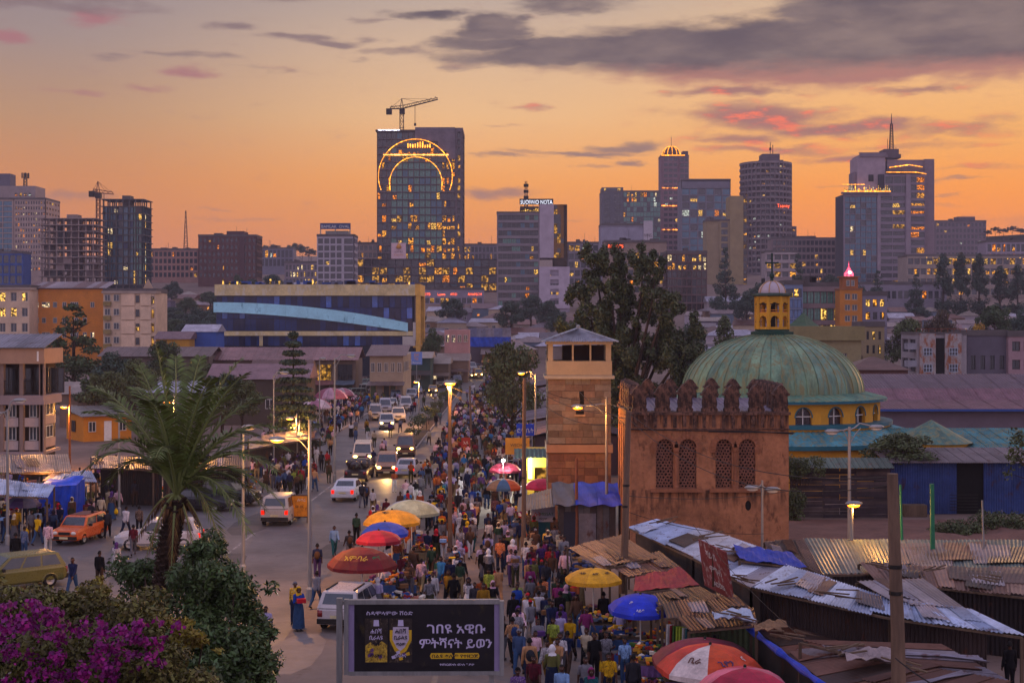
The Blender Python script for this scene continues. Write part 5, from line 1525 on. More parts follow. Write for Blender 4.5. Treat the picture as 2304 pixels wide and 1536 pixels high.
# ------------------------------------------------------------------ trees and plants
NP = np.random.default_rng(5)
def leafmat(name, col, var=.45, scale=.5, rough=.6):
 if name in MT:
  return MT[name]
 m = mat(name, col, rough, var, scale, spec=.25)
 t = NT.__new__(NT)
 t.t = m.node_tree
 b = [n for n in t.t.nodes if n.type == 'BSDF_PRINCIPLED'][0]
 cur = b.inputs['Base Color'].links[0].from_socket
 rnd = t.n('ShaderNodeNewGeometry').outputs['Random Per Island']
 hs = t.n('ShaderNodeHueSaturation')
 t.put(hs.inputs['Hue'], t.rng(rnd, 0, 1, .475, .52, False))
 t.put(hs.inputs['Value'], t.rng(rnd, 0, 1, .62, 1.4, False))
 t.put(hs.inputs['Color'], cur)
 t.put(b.inputs['Base Color'], hs.outputs[0])
 return m
def leaf_cloud(centers, radii, n, size, shell=.55, up=.35, aspect=.45, droop=0.):
 """n pointed leaf faces spread over ellipsoidal clumps"""
 centers, radii = np.asarray(centers, float), np.asarray(radii, float)
 vol = np.prod(radii, axis=1) ** (2 / 3)
 idx = NP.choice(len(centers), n, p=vol / vol.sum())
 d = NP.normal(size=(n, 3))
 d /= np.linalg.norm(d, axis=1)[:, None]
 rr = shell + (1 - shell) * NP.random(n) ** .6
 rr *= 1 + NP.normal(size=n) * .07
 pos = centers[idx] + d * radii[idx] * rr[:, None]
 nrm = d * .7 + NP.normal(size=(n, 3)) * .6
 nrm[:, 2] += up
 nrm /= np.linalg.norm(nrm, axis=1)[:, None]
 tan = NP.normal(size=(n, 3))
 tan[:, 2] -= droop
 tan -= nrm * (tan * nrm).sum(1)[:, None]
 tan /= np.linalg.norm(tan, axis=1)[:, None]
 bit = np.cross(nrm, tan)
 sz = size * (.6 + .8 * NP.random(n))[:, None]
 v = np.empty((n, 4, 3))
 v[:, 0] = pos - tan * sz * .5
 v[:, 1] = pos + bit * sz * aspect * .5 - tan * sz * .05
 v[:, 2] = pos + tan * sz * .5
 v[:, 3] = pos - bit * sz * aspect * .5 - tan * sz * .05
 v[:, 1] -= nrm * sz * .1
 v[:, 3] -= nrm * sz * .1
 return v.reshape(-1, 3)
def quads_mesh(name, v, m):
 n = len(v) // 4
 me = bpy.data.meshes.new(name)
 me.vertices.add(4 * n)
 me.vertices.foreach_set('co', np.asarray(v, np.float32).ravel())
 me.loops.add(4 * n)
 me.loops.foreach_set('vertex_index', np.arange(4 * n, dtype=np.int32))
 me.polygons.add(n)
 me.polygons.foreach_set('loop_start', np.arange(0, 4 * n, 4, dtype=np.int32))
 me.materials.append(m)
 me.update(calc_edges=True)
 return me
BARK = mat('bark', '#3a2c24', .95, .4, 2, .03)
LG = leafmat('foliage_deep', '#3c4a2c')
LG2 = leafmat('foliage_olive', '#4a5230')
LG3 = leafmat('foliage_cool', '#354538')
LY = leafmat('foliage_yellow', '#9a7422')
def branchy(b, top, r0, spread, n=6, z0=.35):
 b.tube([(0, 0, -1), (.05, 0, top * .3), (-.04, .06, top * .65), (0, 0, top * .92)], [r0, r0 * .8, r0 * .5, r0 * .12], 7)
 for i in range(n):
  a = i * 2.4
  zz = top * (z0 + (.85 - z0) * i / n)
  L_ = spread * (1.1 - .5 * i / n)
  b.tube([(0, 0, zz), (L_ * .5 * math.cos(a), L_ * .5 * math.sin(a), zz + L_ * .3), (L_ * .95 * math.cos(a), L_ * .95 * math.sin(a), zz + L_ * .55)], [r0 * .4, r0 * .25, r0 * .06], 5)
 return b
TREES = {}
def tree_proto(kind):
 """unit-ish trees about 10 m tall: (crown mesh, trunk mesh)"""
 rnd = random.Random(sum(map(ord, kind)))
 C, Rr = [], []
 if kind.startswith('round'):
  for i in range(34):
   a, e = rnd.uniform(0, 6.28), rnd.uniform(-.5, 1.4)
   q = rnd.uniform(.55, .95)
   C.append((3.3 * q * math.cos(a) * math.cos(e), 3.3 * q * math.sin(a) * math.cos(e), 5.9 + 3.2 * q * math.sin(e)))
   s = rnd.uniform(.75, 1.5)
   Rr.append((s, s, s * .75))
  v = leaf_cloud(C, Rr, 5200, .42)
  tr = branchy(MB(), 9, .28, 3.2)
 elif kind == 'cone':
  for i in range(90):
   f = rnd.random() ** 1.4
   a = rnd.uniform(0, 6.28)
   w = 3.3 * (1 - f) + .25
   q = rnd.uniform(.5, 1.05) * w
   C.append((q * math.cos(a), q * math.sin(a), 1.2 + 8.6 * f))
   s = .35 + .55 * (1 - f)
   Rr.append((s * 1.2, s * 1.2, s * .55))
  v = leaf_cloud(C, Rr, 6500, .36, droop=.6)
  tr = branchy(MB(), 9.6, .22, 2.4, 9, .15)
 elif kind == 'tier':
  for t in range(13):
   f = t / 12.
   w = 2.5 * (1 - f) ** .8 + .15
   for j in range(9):
    a = j * .698 + t * .4 + rnd.uniform(-.15, .15)
    for q in (.35, .65, .95):
     C.append((w * q * math.cos(a), w * q * math.sin(a), 1.6 + 8.2 * f - w * .16 * q * q + .22 * q))
     Rr.append((.36 + .16 * (1 - f), .36 + .16 * (1 - f), .2))
  v = leaf_cloud(C, Rr, 17000, .3, droop=.3)
  tr = MB().tube([(0, 0, -1), (0, 0, 5), (0, 0, 9.8)], [.2, .13, .02], 7)
  for t in range(13):
   f = t / 12.
   w = 2.5 * (1 - f) ** .8
   for j in range(9):
    a = j * .698 + t * .4
    tr.tube([(0, 0, 1.5 + 8.2 * f), (w * .9 * math.cos(a), w * .9 * math.sin(a), 1.55 + 8.2 * f)], [.04, .01], 4)
 elif kind == 'slim':
  for i in range(70):
   f = rnd.random()
   a = rnd.uniform(0, 6.28)
   w = 1.5 * math.sin(PI * min(1, .12 + .88 * f)) ** .7 + .1
   q = rnd.uniform(.3, 1) * w
   C.append((q * math.cos(a), q * math.sin(a), .8 + 9 * f))
   Rr.append((.5, .5, .6))
  v = leaf_cloud(C, Rr, 3600, .4)
  tr = branchy(MB(), 9.5, .18, 1.1, 8, .2)
 else:  # umbrella: flat topped highland tree
  for i in range(26):
   a, q = rnd.uniform(0, 6.28), rnd.uniform(0, 3.3)
   C.append((q * math.cos(a), q * math.sin(a), 8.2 + rnd.uniform(-.9, 1.1) - q * .2))
   Rr.append((.9, .9, .45))
  v = leaf_cloud(C, Rr, 1700, .5)
  tr = branchy(MB(), 8.6, .16, 2.6, 7, .5)
 return v, tr
def tree(kind, name, label, px, py_top, Y, w=None, m=LG, group=None, base=None, cat='tree'):
 if kind not in TREES:
  v, tr = tree_proto(kind)
  TREES[kind] = (quads_mesh('crown', v, m), tr.mesh('trunk', BARK, True), v)
 z0 = hill(Y) if base is None else base
 h = Z_(py_top, Y) - z0
 t = thing(name, label, cat, (X_(px, Y), Y, z0), R.uniform(0, 6), group)
 s = h / 10.
 sx = s if w is None else w / {'round': 7.8, 'roundb': 7.8, 'cone': 7., 'tier': 5.4, 'slim': 3.2, 'umbrella': 7.5}[kind]
 t.scale = (sx, sx, s)
 c = link('crown', TREES[kind][0], t)
 if c.data.materials[0] != m:
  c.material_slots[0].link = 'OBJECT'
  c.material_slots[0].material = m
 link('trunk', TREES[kind][1], t)
 return t
# the big dark many-headed tree behind the stone tower
Y = 128
C, Rr = [], []
tr = MB()
heads = [(1342, 562, 1.3), (1372, 600, 1.2), (1410, 575, 1.3), (1447, 572, 1.2), (1470, 600, 1.3), (1320, 640, 1.4), (1490, 650, 1.4), (1395, 640, 1.4), (1440, 650, 1.4), (1310, 700, 1.5), (1350, 690, 1.5),
   (1515, 700, 1.5), (1480, 720, 1.7), (1420, 720, 1.7), (1540, 740, 1.5), (1565, 770, 1.3), (1380, 760, 1.8), (1330, 770, 1.5), (1450, 790, 1.9), (1520, 800, 1.8), (1400, 840, 2), (1480, 860, 2), (1550, 840, 1.5), (1340, 850, 1.5)]
x0 = X_(1405, Y)
for px, py, s in heads:
 c = Vector((X_(px, Y) - x0, R.uniform(-2.2, 2.2), Z_(py, Y) - s * .55))
 tr.tube([(0, 0, 2.0), (c.x * .35, c.y * .4, c.z * .45), (c.x * .85, c.y * .9, c.z * .82), c], [.34, .2, .1, .03], 6)
 for i in range(15):
  o = Vector((R.gauss(0, .6), R.gauss(0, .55), R.gauss(-.35, .75))) * s
  C.append(c + o)
  q = R.uniform(.26, .55) * s
  Rr.append((q * .8, q * .8, q * 1.05))
v = leaf_cloud(C, Rr, 56000, .33, shell=.25, up=.1, droop=-.6)
t = thing('cypress_tree', 'big dark many headed cypress tree rising behind the stone tower', 'tree', (x0, Y, 0))
link('crown', quads_mesh('crown', v, leafmat('foliage_cypress', '#464d32')), t)
tr.tube([(0, 0, -1), (0, 0, 3.5)], [.5, .4], 8)
tr.build('trunk', BARK, t, smooth=True)
tree('tier', 'pine_tree', 'tall tiered pine standing over the crowded pavement', 660, 752, 128, 5.2, LG3)
tree('cone', 'conifer_tree', 'broad dark conifer in front of the orange apartment block', 165, 682, 200, 13, LG)
tree('roundb', 'leafy_tree', 'leafy street tree with glinting lights before the stone tower', 1152, 742, 150, 7.2, LG2, base=-3.6)
tree('round', 'leafy_tree', 'rounded dark tree between the glass building and the pink house', 972, 732, 284, 5.4, LG)
tree('round', 'leafy_tree', 'bushy tree below the cream wing by the palm', 265, 785, 182, 7, LG3)
tree('roundb', 'leafy_tree', 'small tree at the foot of the cream wing', 372, 752, 215, 6, LG)
for px, pt, yy, w, lb in ((305, 800, 168, 6.5, 'dark bushy tree behind the palm crown by the brown house'), (238, 822, 158, 5.5, 'low dense tree beside the orange house'), (500, 828, 160, 6, 'dark leafy tree between the palm and the barn gable'), (545, 850, 152, 5, 'small leafy tree in front of the gabled shack'), (212, 838, 172, 5, 'dull shrubby tree between the two brown houses')):
 tree('round' if px % 2 else 'roundb', 'leafy_tree', lb, px, pt, yy, w, R.choice((LG, LG2, LG3)))
tree('round', 'leafy_tree', 'pale green shrub tree between the palm and the tiered pine', 445, 796, 190, 6, LG2)
tree('roundb', 'leafy_tree', 'broad round tree behind the maroon market hall', 2045, 702, 250, 9.5, LG2)
tree('round', 'leafy_tree', 'hazy brownish tree between the two round trees', 2118, 690, 285, 8, leafmat('foliage_brown', '#4a3d2c'))
tree('roundb', 'leafy_tree', 'dark domed tree above the yellow leaved tree', 2238, 672, 285, 10, LG)
tree('round', 'leafy_tree', 'yellow leaved tree behind the derelict flats', 2212, 722, 246, 6.4, LY)
tree('round', 'leafy_tree', 'dark tree at the picture edge by the domed tree', 2306, 690, 300, 9, LG3)
tree('roundb', 'leafy_tree', 'dusky round tree beside the hipped silver roof', 1560, 700, 205, 4.6, LG3)
tree('slim', 'leafy_tree', 'small slim tree in front of the maroon walled house', 1630, 712, 215, 4, LG2)
tree('cone', 'conifer_tree', 'dusky conifer before the pale yellow office slab', 1632, 556, 470, 10.5, LG3)
for px, pt, lb in ((1795, 570, 'dark conifer beside the white villa block'), (1975, 608, 'wide dark conifer under the grand office tower'), (2062, 615, 'dark conifer under the gold windowed side of the grand tower'),
       (2122, 572, 'tall conifer at the start of the lamp ledge'), (2162, 570, 'tall conifer in the middle of the lamp ledge row'), (2203, 572, 'tall conifer before the pale stepped building'),
       (2250, 600, 'lower conifer before the mall windows'), (2290, 596, 'conifer at the end of the mall row')):
 tree('cone' if px < 2100 else 'slim', 'conifer_tree', lb, px, pt, 465, 9 if px < 2100 else 6.6, LG3)
for px, pt, yy in ((1700, 632, 440), (1745, 640, 430), (1860, 612, 470), (1890, 618, 465), (1680, 650, 420), (1930, 640, 440)):
 tree('round', 'leafy_tree', 'one of the dark low trees in the belt above the church lantern', px, pt, yy, 9, LG3, 'tree belt above the lantern')
for px, pt, yy in ((1150, 668, 400), (1195, 655, 420), (1235, 668, 410), (1255, 690, 380), (1015, 664, 430), (935, 680, 420)):
 tree('roundb', 'leafy_tree', 'hazy tree among the small houses at the foot of the banded tower', px, pt, yy, R.uniform(6, 10), LG3, 'trees among the slope houses')
for i in range(34):
 yy = R.uniform(350, 540)
 px = R.uniform(352, 485) if yy < 430 else R.uniform(350, 640)
 pt = 740 - (yy - 340) * .62 + R.uniform(-12, 22)
 tree('round' if i % 2 else 'roundb', 'leafy_tree', 'one of the hazy trees crowding the wooded slope behind the glass building', px, pt, yy, R.uniform(7, 12), LG3 if i % 3 else LG, 'wooded slope trees')
for px, pt in ((598, 548), (614, 546), (640, 562), (665, 543), (680, 549), (700, 556)):
 tree('umbrella', 'flat_topped_tree', 'flat topped tree in silhouette on the far ridge before the white tower', px, pt, 1000, R.uniform(9, 15), LG3, 'far ridge trees', base=hill(1000) - 2)
for px, pt in ((2222, 516), (2240, 508), (2258, 512), (2278, 506), (2296, 512)):
 tree('umbrella', 'flat_topped_tree', 'flat topped tree in silhouette on the ridge above the stepped building', px, pt, 900, R.uniform(7, 11), LG3, 'ridge trees above the stepped building', base=Z_(545, 900))
tag(MB().add([(X_(2190, 910), 910, 40), (X_(2330, 910), 910, 40), (X_(2330, 1000), 1000, 40), (X_(2190, 1000), 1000, 40), (X_(2200, 910), 915, Z_(534, 915)), (X_(2330, 910), 915, Z_(526, 915)), (X_(2330, 1000), 990, Z_(530, 990)), (X_(2200, 1000), 990, Z_(534, 990))],
    [(0, 1, 5, 4), (4, 5, 6, 7), (1, 2, 6, 5), (3, 0, 4, 7), (2, 3, 7, 6)]).build('ridge_hill', GREENHILL), kind='structure')
# bushes by the church
tree('roundb', 'shrub', 'bushy shrub growing over the old board fence', 2030, 962, 95.5, 5.8, LG2, cat='shrub', base=1.2)
for px, py, w, yy, lb in ((2235, 1158, 5.5, 84, 'low dark hedge shrub in front of the blue shed'), (2290, 1146, 4.5, 86, 'taller shrub at the end of the low hedge'), (2160, 1178, 3.2, 83, 'thin low shrub at the start of the hedge'), (1800, 1012, 2.6, 90, 'creeper hanging on the board fence next to the crenellated tower'), (1786, 1085, 1.4, 89.6, 'small weed plant at the foot of the board fence')):
 C = [(R.uniform(-.5, .5) * w, R.uniform(-.5, .5), R.uniform(.1, .75) * (Z_(py, yy) - (2.4 if 'creeper' in lb else 0))) for i in range(26)]
 q = thing('shrub', lb, 'shrub', (X_(px, yy), yy, 2.4 if 'creeper' in lb else 0))
 link('foliage', quads_mesh('foliage', leaf_cloud(C, [(.45, .4, .35)] * 26, 2600, .17), LG2), q)
 s_ = MB()
 for c in C[:12]:
  s_.tube([(c[0] * .4, c[1], -.2), c], [.03, .01], 4)
 s_.build('stem', BARK, q)
Yt = 70
C = [(R.uniform(-.3, 1.5), R.uniform(-.6, .6), R.uniform(.2, 3.2)) for i in range(22)]
q = thing('thin_leafed_tree', 'wispy thin leaved tree hanging in at the picture edge above the blue shed', 'tree', (X_(2290, Yt), Yt, Z_(1100, Yt)))
link('crown', quads_mesh('crown', leaf_cloud(C, [(.4, .4, .5)] * 22, 900, .22, .2), LG2), q)
s_ = MB().tube([(1, 0, -4.5), (1, 0, 0), (.6, 0, 2.6)], [.12, .08, .02], 6)
for c in C:
 s_.tube([(.8, 0, c[2] * .5), c], [.03, .008], 4)
s_.build('trunk', BARK, q)
# ------------------------------------------------------------------ planted bank with the palm, shrub and bougainvillea
vs, fs = [], []
nx_, ny_ = 24, 20
for j in range(ny_ + 1):
 for i in range(nx_ + 1):
  x, y = -34 + 30 * i / nx_, 6 + 42 * j / ny_
  f = max(0, min(1, (44 - y) / 26)) * max(0, min(1, (-5.6 - x) / 2.6))
  f = f * f * (3 - 2 * f)
  vs.append((x, y, 5.2 * f + .12 * math.sin(x * 2.1) * math.cos(y * 1.7) * f - .05 * (f < .01)))
W_ = nx_ + 1
fs = [(j * W_ + i, j * W_ + i + 1, (j + 1) * W_ + i + 1, (j + 1) * W_ + i) for j in range(ny_) for i in range(nx_)]
tag(MB().add(vs, fs).build('planted_bank', mat('bank_soil', '#2f251d', .95, .4, .8, .05), smooth=True), kind='structure')
pal = thing('palm_tree', 'date palm with arching fronds rising from the flowering bank', 'palm', P(352, 1420, 32))
cr = P(397, 1118, 32) - pal.location
FROND = leafmat('palm_leaf', '#5a6430', .3, 1.5, .45)
DEAD = leafmat('dead_leaf', '#6b4d2c', .3, 1.5, .8)
RACH = mat('rachis', '#6d7440', .5, .2, 3)
BOOT = mat('palm_bark', '#3a2a20', .95, .4, 3, .03)
tk = MB()
pts = [Vector((0, 0, -2.2)), Vector((.05, 0, 0)), Vector((cr.x * .35, 0, cr.z * .38)), Vector((cr.x * .75, 0, cr.z * .72)), cr + Vector((0, 0, -.1))]
tk.tube(pts, [.24, .19, .16, .2, .17], 12)
tk.build('trunk', BOOT, pal, smooth=True)
for i in range(150):
 f = i / 150
 sg = min(3, int(f * 3.99 * .999))
 a = i * 2.4
 p = Vector((0, 0, 0)).lerp(cr, f)
 bend = pts[1].lerp(pts[2], f / .38) if f < .38 else (pts[2].lerp(pts[3], (f - .38) / .34) if f < .72 else pts[3].lerp(pts[4], (f - .72) / .28))
 rr = .15 + .04 * f
 d = Vector((math.cos(a), math.sin(a), 0))
 MB().bar(bend + d * rr * .8, bend + d * (rr + .07) + Vector((0, 0, .12)), .12, .05).build('leaf_base', BOOT, pal)
def frond(tip, arch, dead=False, n=54, L=.5):
 A_ = cr + Vector((0, 0, .05))
 B_ = Vector(tip)
 Cc = A_ + (B_ - A_) * .45 + Vector((0, 0, arch))
 bz = lambda t: A_ * (1 - t) ** 2 + Cc * 2 * t * (1 - t) + B_ * t * t
 b = MB()
 b.tube([bz(i / 10) for i in range(11)], [.045 * (1 - i / 10.5) + .004 for i in range(11)], 5, 1)
 for i in range(n):
  t = .16 + .84 * (i + R.uniform(-.3, .3)) / n
  t = min(t, .995)
  p = bz(t)
  d = (bz(min(1, t + .02)) - bz(t - .02)).normalized()
  s = d.cross(Vector((0, 0, 1)))
  s = s.normalized() if s.length > .05 else Vector((1, 0, 0))
  u = s.cross(d)
  ll = L * (.35 + .65 * math.sin(PI * min(1, .12 + t * .86))) * R.uniform(.8, 1.12)
  for sg in (-1, 1):
   o = (s * sg * .78 + u * R.uniform(.05, .5) + d * .62 + Vector((0, 0, -.22 if not dead else -1.2))).normalized()
   w = d * .021
   q = p + o * ll
   mid = p + o * ll * .45
   b.add([p - w, mid - w * 1.3 - u * .012, q + Vector((0, 0, -.05)), mid + w * 1.3 - u * .012], [(0, 1, 2, 3)], 0)
 return b.build('dead_frond' if dead else 'frond', [DEAD if dead else FROND, RACH], pal)
def tipw(px, py, dy):
 return P(px, py, 32 + dy) - pal.location
for px, py, dy, ar in [(350, 775, -.2, .9), (312, 820, .6, .8), (452, 800, .9, .9), (545, 806, .3, .95), (556, 838, -.8, .9), (478, 850, -1.2, 1.0), (604, 892, .5, 1.1), (638, 965, -.3, 1.25), (652, 1010, .9, 1.2),
        (625, 1060, -1.2, 1.3), (640, 1140, .2, 1.5), (560, 1200, -1.0, 1.5), (512, 1280, -.4, 1.6), (205, 868, .4, 1.0), (190, 925, -.5, 1.15), (240, 905, 1.3, 1.0), (182, 1065, .1, 1.5), (215, 1020, -1.2, 1.4),
        (330, 900, -1.5, 1.1), (300, 870, 1.8, 1.0), (500, 870, 1.9, 1.0), (580, 980, 1.9, 1.2), (240, 1090, 1.2, 1.4), (600, 1150, 1.5, 1.4), (395, 800, 1.4, .8), (350, 1030, -2.3, 1.2)]:
 frond(tipw(px, py, dy), ar * 1.0)
for px, py, dy in ((330, 1250, -.5), (440, 1260, -.3), (350, 1300, .3), (470, 1230, .4), (385, 1290, -.6), (310, 1210, .5)):
 frond(tipw(px, py, dy), .55, True, 26, .34)
def bush(name, label, blobs, Y, n, size, m, cat, aspect=.45, shell=.35, stems=True, droop=0.):
 """blobs: photo ellipses (px, py, rx, ry, depth offset)"""
 q = thing(name, label, cat, P(blobs[0][0], blobs[0][1] + 120, Y))
 C, Rr = [], []
 for px, py, rx, ry, dy in blobs:
  c = P(px, py, Y + dy) - q.location
  k_ = (Y + dy) / F
  for i in range(14):
   d = Vector((R.gauss(0, .45), R.gauss(0, .45), R.gauss(0, .45)))
   C.append(c + Vector((d.x * rx * k_, d.y * (rx + ry) * .5 * k_, d.z * ry * k_)))
   s = R.uniform(.3, .62)
   Rr.append((rx * k_ * s, (rx + ry) * .5 * k_ * s, ry * k_ * s))
 link('foliage', quads_mesh('foliage', leaf_cloud(C, Rr, n, size, shell, .4, aspect, droop), m), q)
 if stems:
  s_ = MB()
  for c in C[::5]:
   s_.tube([(c[0] * .6, c[1] * .6, -3.2), (c[0] * .85, c[1] * .8, c[2] * .4 - .5), c], [.045, .03, .01], 5)
  s_.build('stem', BARK, q)
 return q, C, Rr
SHR = leafmat('shrub_leaf', '#42522c', .35, 2, .38)
bush('green_shrub', 'large glossy green shrub between the palm trunk and the road', [(445, 1285, 60, 60, 1), (330, 1300, 50, 45, 5), (290, 1290, 50, 40, 5), (470, 1340, 90, 70, -.5), (530, 1340, 60, 45, 0), (455, 1390, 70, 70, -.5), (500, 1430, 100, 80, -1),
   (560, 1390, 45, 35, 0), (570, 1480, 60, 60, -1), (430, 1490, 90, 70, -1.2), (600, 1420, 26, 18, 0), (460, 1240, 40, 35, .5), (375, 1240, 40, 35, 5), (520, 1530, 90, 60, -1.2)], 30, 26000, .13, SHR, 'shrub', .42)
BG = leafmat('bougainvillea_leaf', '#585226', .55, 2, .55)
qb, Cb, Rb = bush('bougainvillea', 'magenta flowering bougainvillea covering the near bank', [(60, 1390, 110, 60, 1), (180, 1400, 110, 55, 1), (290, 1400, 90, 55, .6), (60, 1480, 130, 80, 0), (200, 1490, 130, 80, 0), (330, 1470, 100, 70, 0), (400, 1520, 90, 60, -.5),
   (20, 1540, 120, 70, -.6), (260, 1560, 160, 70, -.8), (120, 1350, 60, 35, 1.3), (10, 1350, 60, 35, 1.3)], 23, 30000, .1, BG, 'flowering shrub', .5)
FL = leafmat('bougainvillea_flower', '#781262', .5, 3, .6)
fc, fr = [], []
for px, py, rx, ry in [(40, 1420, 40, 26), (90, 1400, 30, 22), (130, 1390, 24, 18), (60, 1500, 46, 24), (20, 1460, 26, 30), (210, 1450, 22, 40), (225, 1490, 26, 24), (250, 1520, 30, 18), (240, 1440, 20, 12), (320, 1430, 26, 22), (300, 1415, 18, 14), (340, 1480, 16, 16),
        (90, 1520, 46, 18), (125, 1490, 20, 16), (190, 1530, 24, 14), (10, 1400, 24, 16), (150, 1420, 20, 16), (345, 1440, 12, 12), (270, 1460, 18, 10), (60, 1365, 20, 10)]:
 for i in range(6):
  fc.append(P(px + R.gauss(0, 1.15) * rx, py + R.gauss(0, 1.1) * ry, 21.6 + R.uniform(-.3, .6)) - qb.location)
  s = R.uniform(.3, .6)
  fr.append((rx * .0068 * s + .05, .14, ry * .0068 * s + .05))
link('flower', quads_mesh('flower', leaf_cloud(fc, fr, 2100, .08, .1, .2, .8), FL), qb)
YT = leafmat('yellow_twig_leaf', '#7a6a24', .4, 2, .6)
bush('hedge_shrub', 'yellowish spindly shrub between the bougainvillea and the palm', [(300, 1385, 60, 22, 0), (250, 1370, 50, 24, 0), (390, 1400, 60, 18, -.3), (205, 1360, 50, 22, .5), (430, 1440, 50, 22, -1.6), (225, 1330, 18, 24, .6)], 25.5, 5200, .1, YT, 'shrub', .4)
# young plants on the median
for i in range(17):
 yy = 141 + i * 8.4
 q = thing('median_shrub', 'one of the small spindly shrubs planted along the road median', 'shrub', (-10.2 + R.uniform(-.25, .25), yy, .1), 0, 'median shrubs')
 hgt = R.uniform(1.3, 2.6)
 C = [(R.gauss(0, .3), R.gauss(0, .3), hgt * R.uniform(.4, 1)) for _ in range(9)]
 link('foliage', quads_mesh('foliage', leaf_cloud(C, [(.3, .3, .3)] * 9, 420, .22), LG2), q)
 MB().tube([(0, 0, 0), (.05, 0, hgt * .8)], [.05, .02], 5).build('stem', BARK, q)
# ------------------------------------------------------------------ street lamps, poles, wires
def lamp_light(name, loc, energy, col=(1, .42, .08), rad=.16, parent=None):
 l = bpy.data.lights.new(name, 'POINT')
 l.energy, l.color, l.shadow_soft_size = energy * 2.2, col, rad
 o = bpy.data.objects.new(name, l)
 COL.objects.link(o)
 o.location = loc
 o.parent = parent
def lamp_head(t, p, dx, lit, energy=0):
 """cobra-head at p, pointing along dx"""
 s = 1 if dx > 0 else -1
 h = MB().lathe([(.01, .12), (.1, .1), (.17, .02), (.15, -.06), (.12, -.07)], 10)
 h.v = [(p[0] + v[0] * 2.3, p[1] + v[1], p[2] + v[2]) for v in h.v]
 hd = h.build('lamp_head', STEEL, t, smooth=True)
 l = MB().ball((p[0], p[1], p[2] - .08), .27, .13, .1, 10, 6)
 l.build('lens', SODIUM if lit else HEADO, hd)
 if lit and energy:
  lamp_light('lamp_light', (p[0], p[1], p[2] - .32), energy, parent=t)
def street_lamp(label, px, pyt, Y, arms, r=.085, m=STEEL, base=0., name='street_lamp', top_extra=.0):
 """arms: list of (head px, head py, lit, watts)"""
 x, zt = X_(px, Y), Z_(pyt, Y)
 t = thing(name, label, 'street lamp', (x, Y, base))
 MB().tube([(0, 0, -.3), (0, 0, (zt - base) * .5), (0, 0, zt - base)], [r * 1.25, r, r * .8], 10).lathe([(r * 1.9, 0), (r * 1.9, .5), (r * 1.2, .6)], 10).build('pole', m, t)
 for hx, hy, lit, en in arms:
  p = Vector((X_(hx, Y) - x, 0, Z_(hy, Y) - base))
  s = 1 if p.x > 0 else -1
  att = Vector((0, 0, min(zt - base - .15, p.z + .1)))
  end = Vector((p.x - s * .3, 0, p.z + .05))
  mid = att.lerp(end, .5) + Vector((0, 0, -.12 if att.z > end.z - .1 else .1))
  a = MB().tube([att, att.lerp(end, .25) + Vector((0, 0, .05)), mid + Vector((0, 0, .12)), end], [.045, .04, .04, .035], 7)
  a.tube([att + Vector((0, 0, -.7)), att.lerp(end, .3) + Vector((0, 0, -.25)), att.lerp(end, .55)], .025, 6)
  a.build('arm', m, t)
  lamp_head(t, p, p.x, lit, en)
 return t
street_lamp('lit street lamp with a long curved arm in front of the stone tower', 1365, 893, 80, [(1300, 914, True, 330)])
street_lamp('lit street lamp beside the palm whose arm reaches toward the fronds', 697, 944, 64, [(623, 987, True, 750)])
street_lamp('tall unlit twin arm lamp in front of the board fence', 1911, 960, 68, [(1872, 970, False, 0), (1972, 960, False, 0)])
street_lamp('short lamp with one small lit head in front of the twin arm lamp', 1916, 1140, 62, [(1921, 1132, True, 160)], base=0)
street_lamp('slim unlit twin arm lamp standing against the crenellated tower', 1715, 1080, 66, [(1693, 1096, False, 0), (1738, 1100, False, 0)], r=.06)
street_lamp('orange washed lamp post beside the concrete balcony house', 157, 868, 118, [(144, 914, True, 900)], m=mat('rust_pole', '#7a4a2c', .7))
street_lamp('lit lamp glimpsed through the palm crown', 392, 885, 108, [(375, 903, True, 700)])
street_lamp('lit lamp leaning over the left carriageway beyond the minibus', 943, 850, 175, [(936, 858, True, 900)])
street_lamp('lit lamp hidden in the leafy street tree', 1205, 842, 118, [(1173, 838, True, 600)])
street_lamp('small lit lamp beside the trunk of the tiered pine', 668, 930, 122, [(652, 940, True, 380)])
street_lamp('second small lit lamp low beside the tiered pine', 674, 945, 126, [(664, 953, True, 260)])
street_lamp('tall thin unlit lamp with a curved arm against the cream corner house', 753, 805, 112, [(790, 800, False, 0)], r=.07)
street_lamp('thin unlit lamp pole before the dark shacks', 616, 842, 116, [(640, 838, False, 0)], r=.06)
street_lamp('thin unlit pole between the pine and the corner house', 719, 812, 150, [(726, 806, False, 0)], r=.07)
street_lamp('grey unlit lamp pole at the picture edge by the tin stalls', 17, 920, 80, [(45, 900, False, 0), (-8, 930, False, 0)], r=.075)
street_lamp('grey unlit pole behind the drooping palm frond', 547, 975, 70, [(560, 960, False, 0)], r=.075)
street_lamp('pale pole among the shoppers behind the palm', 268, 935, 92, [(276, 925, False, 0)], r=.07)
WP = mat('pole_wood', '#6a5444', .9, .45, 1.4, .02, streak=True)
def pole(label, px0, py0, px1, py1, Y, r, m=WP, name='utility_pole', cat='pole', bands=0):
 a, b_ = P(px1, py1, Y), P(px0, py0, Y)
 a.z = min(a.z, 0) if a.z < 1.2 else a.z
 t = thing(name, label, cat, a)
 d = b_ - a
 MB().tube([d * -.04, d * .3 + Vector((.02, 0, 0)), d * .65, d], [r * 1.25, r * 1.15, r, r * .9], 12).build('shaft', m, t)
 for i in range(bands):
  MB().lathe([(r * 1.12, 0), (r * 1.14, .05), (r * 1.12, .1)], 12, d * (.45 + .12 * i)).build('metal_band', DARKM, t)
 return t
pole('thick weathered wooden pole in front of the blue white tin roof', 2008, 1065, 2022, 1560, 36, .155, bands=2)
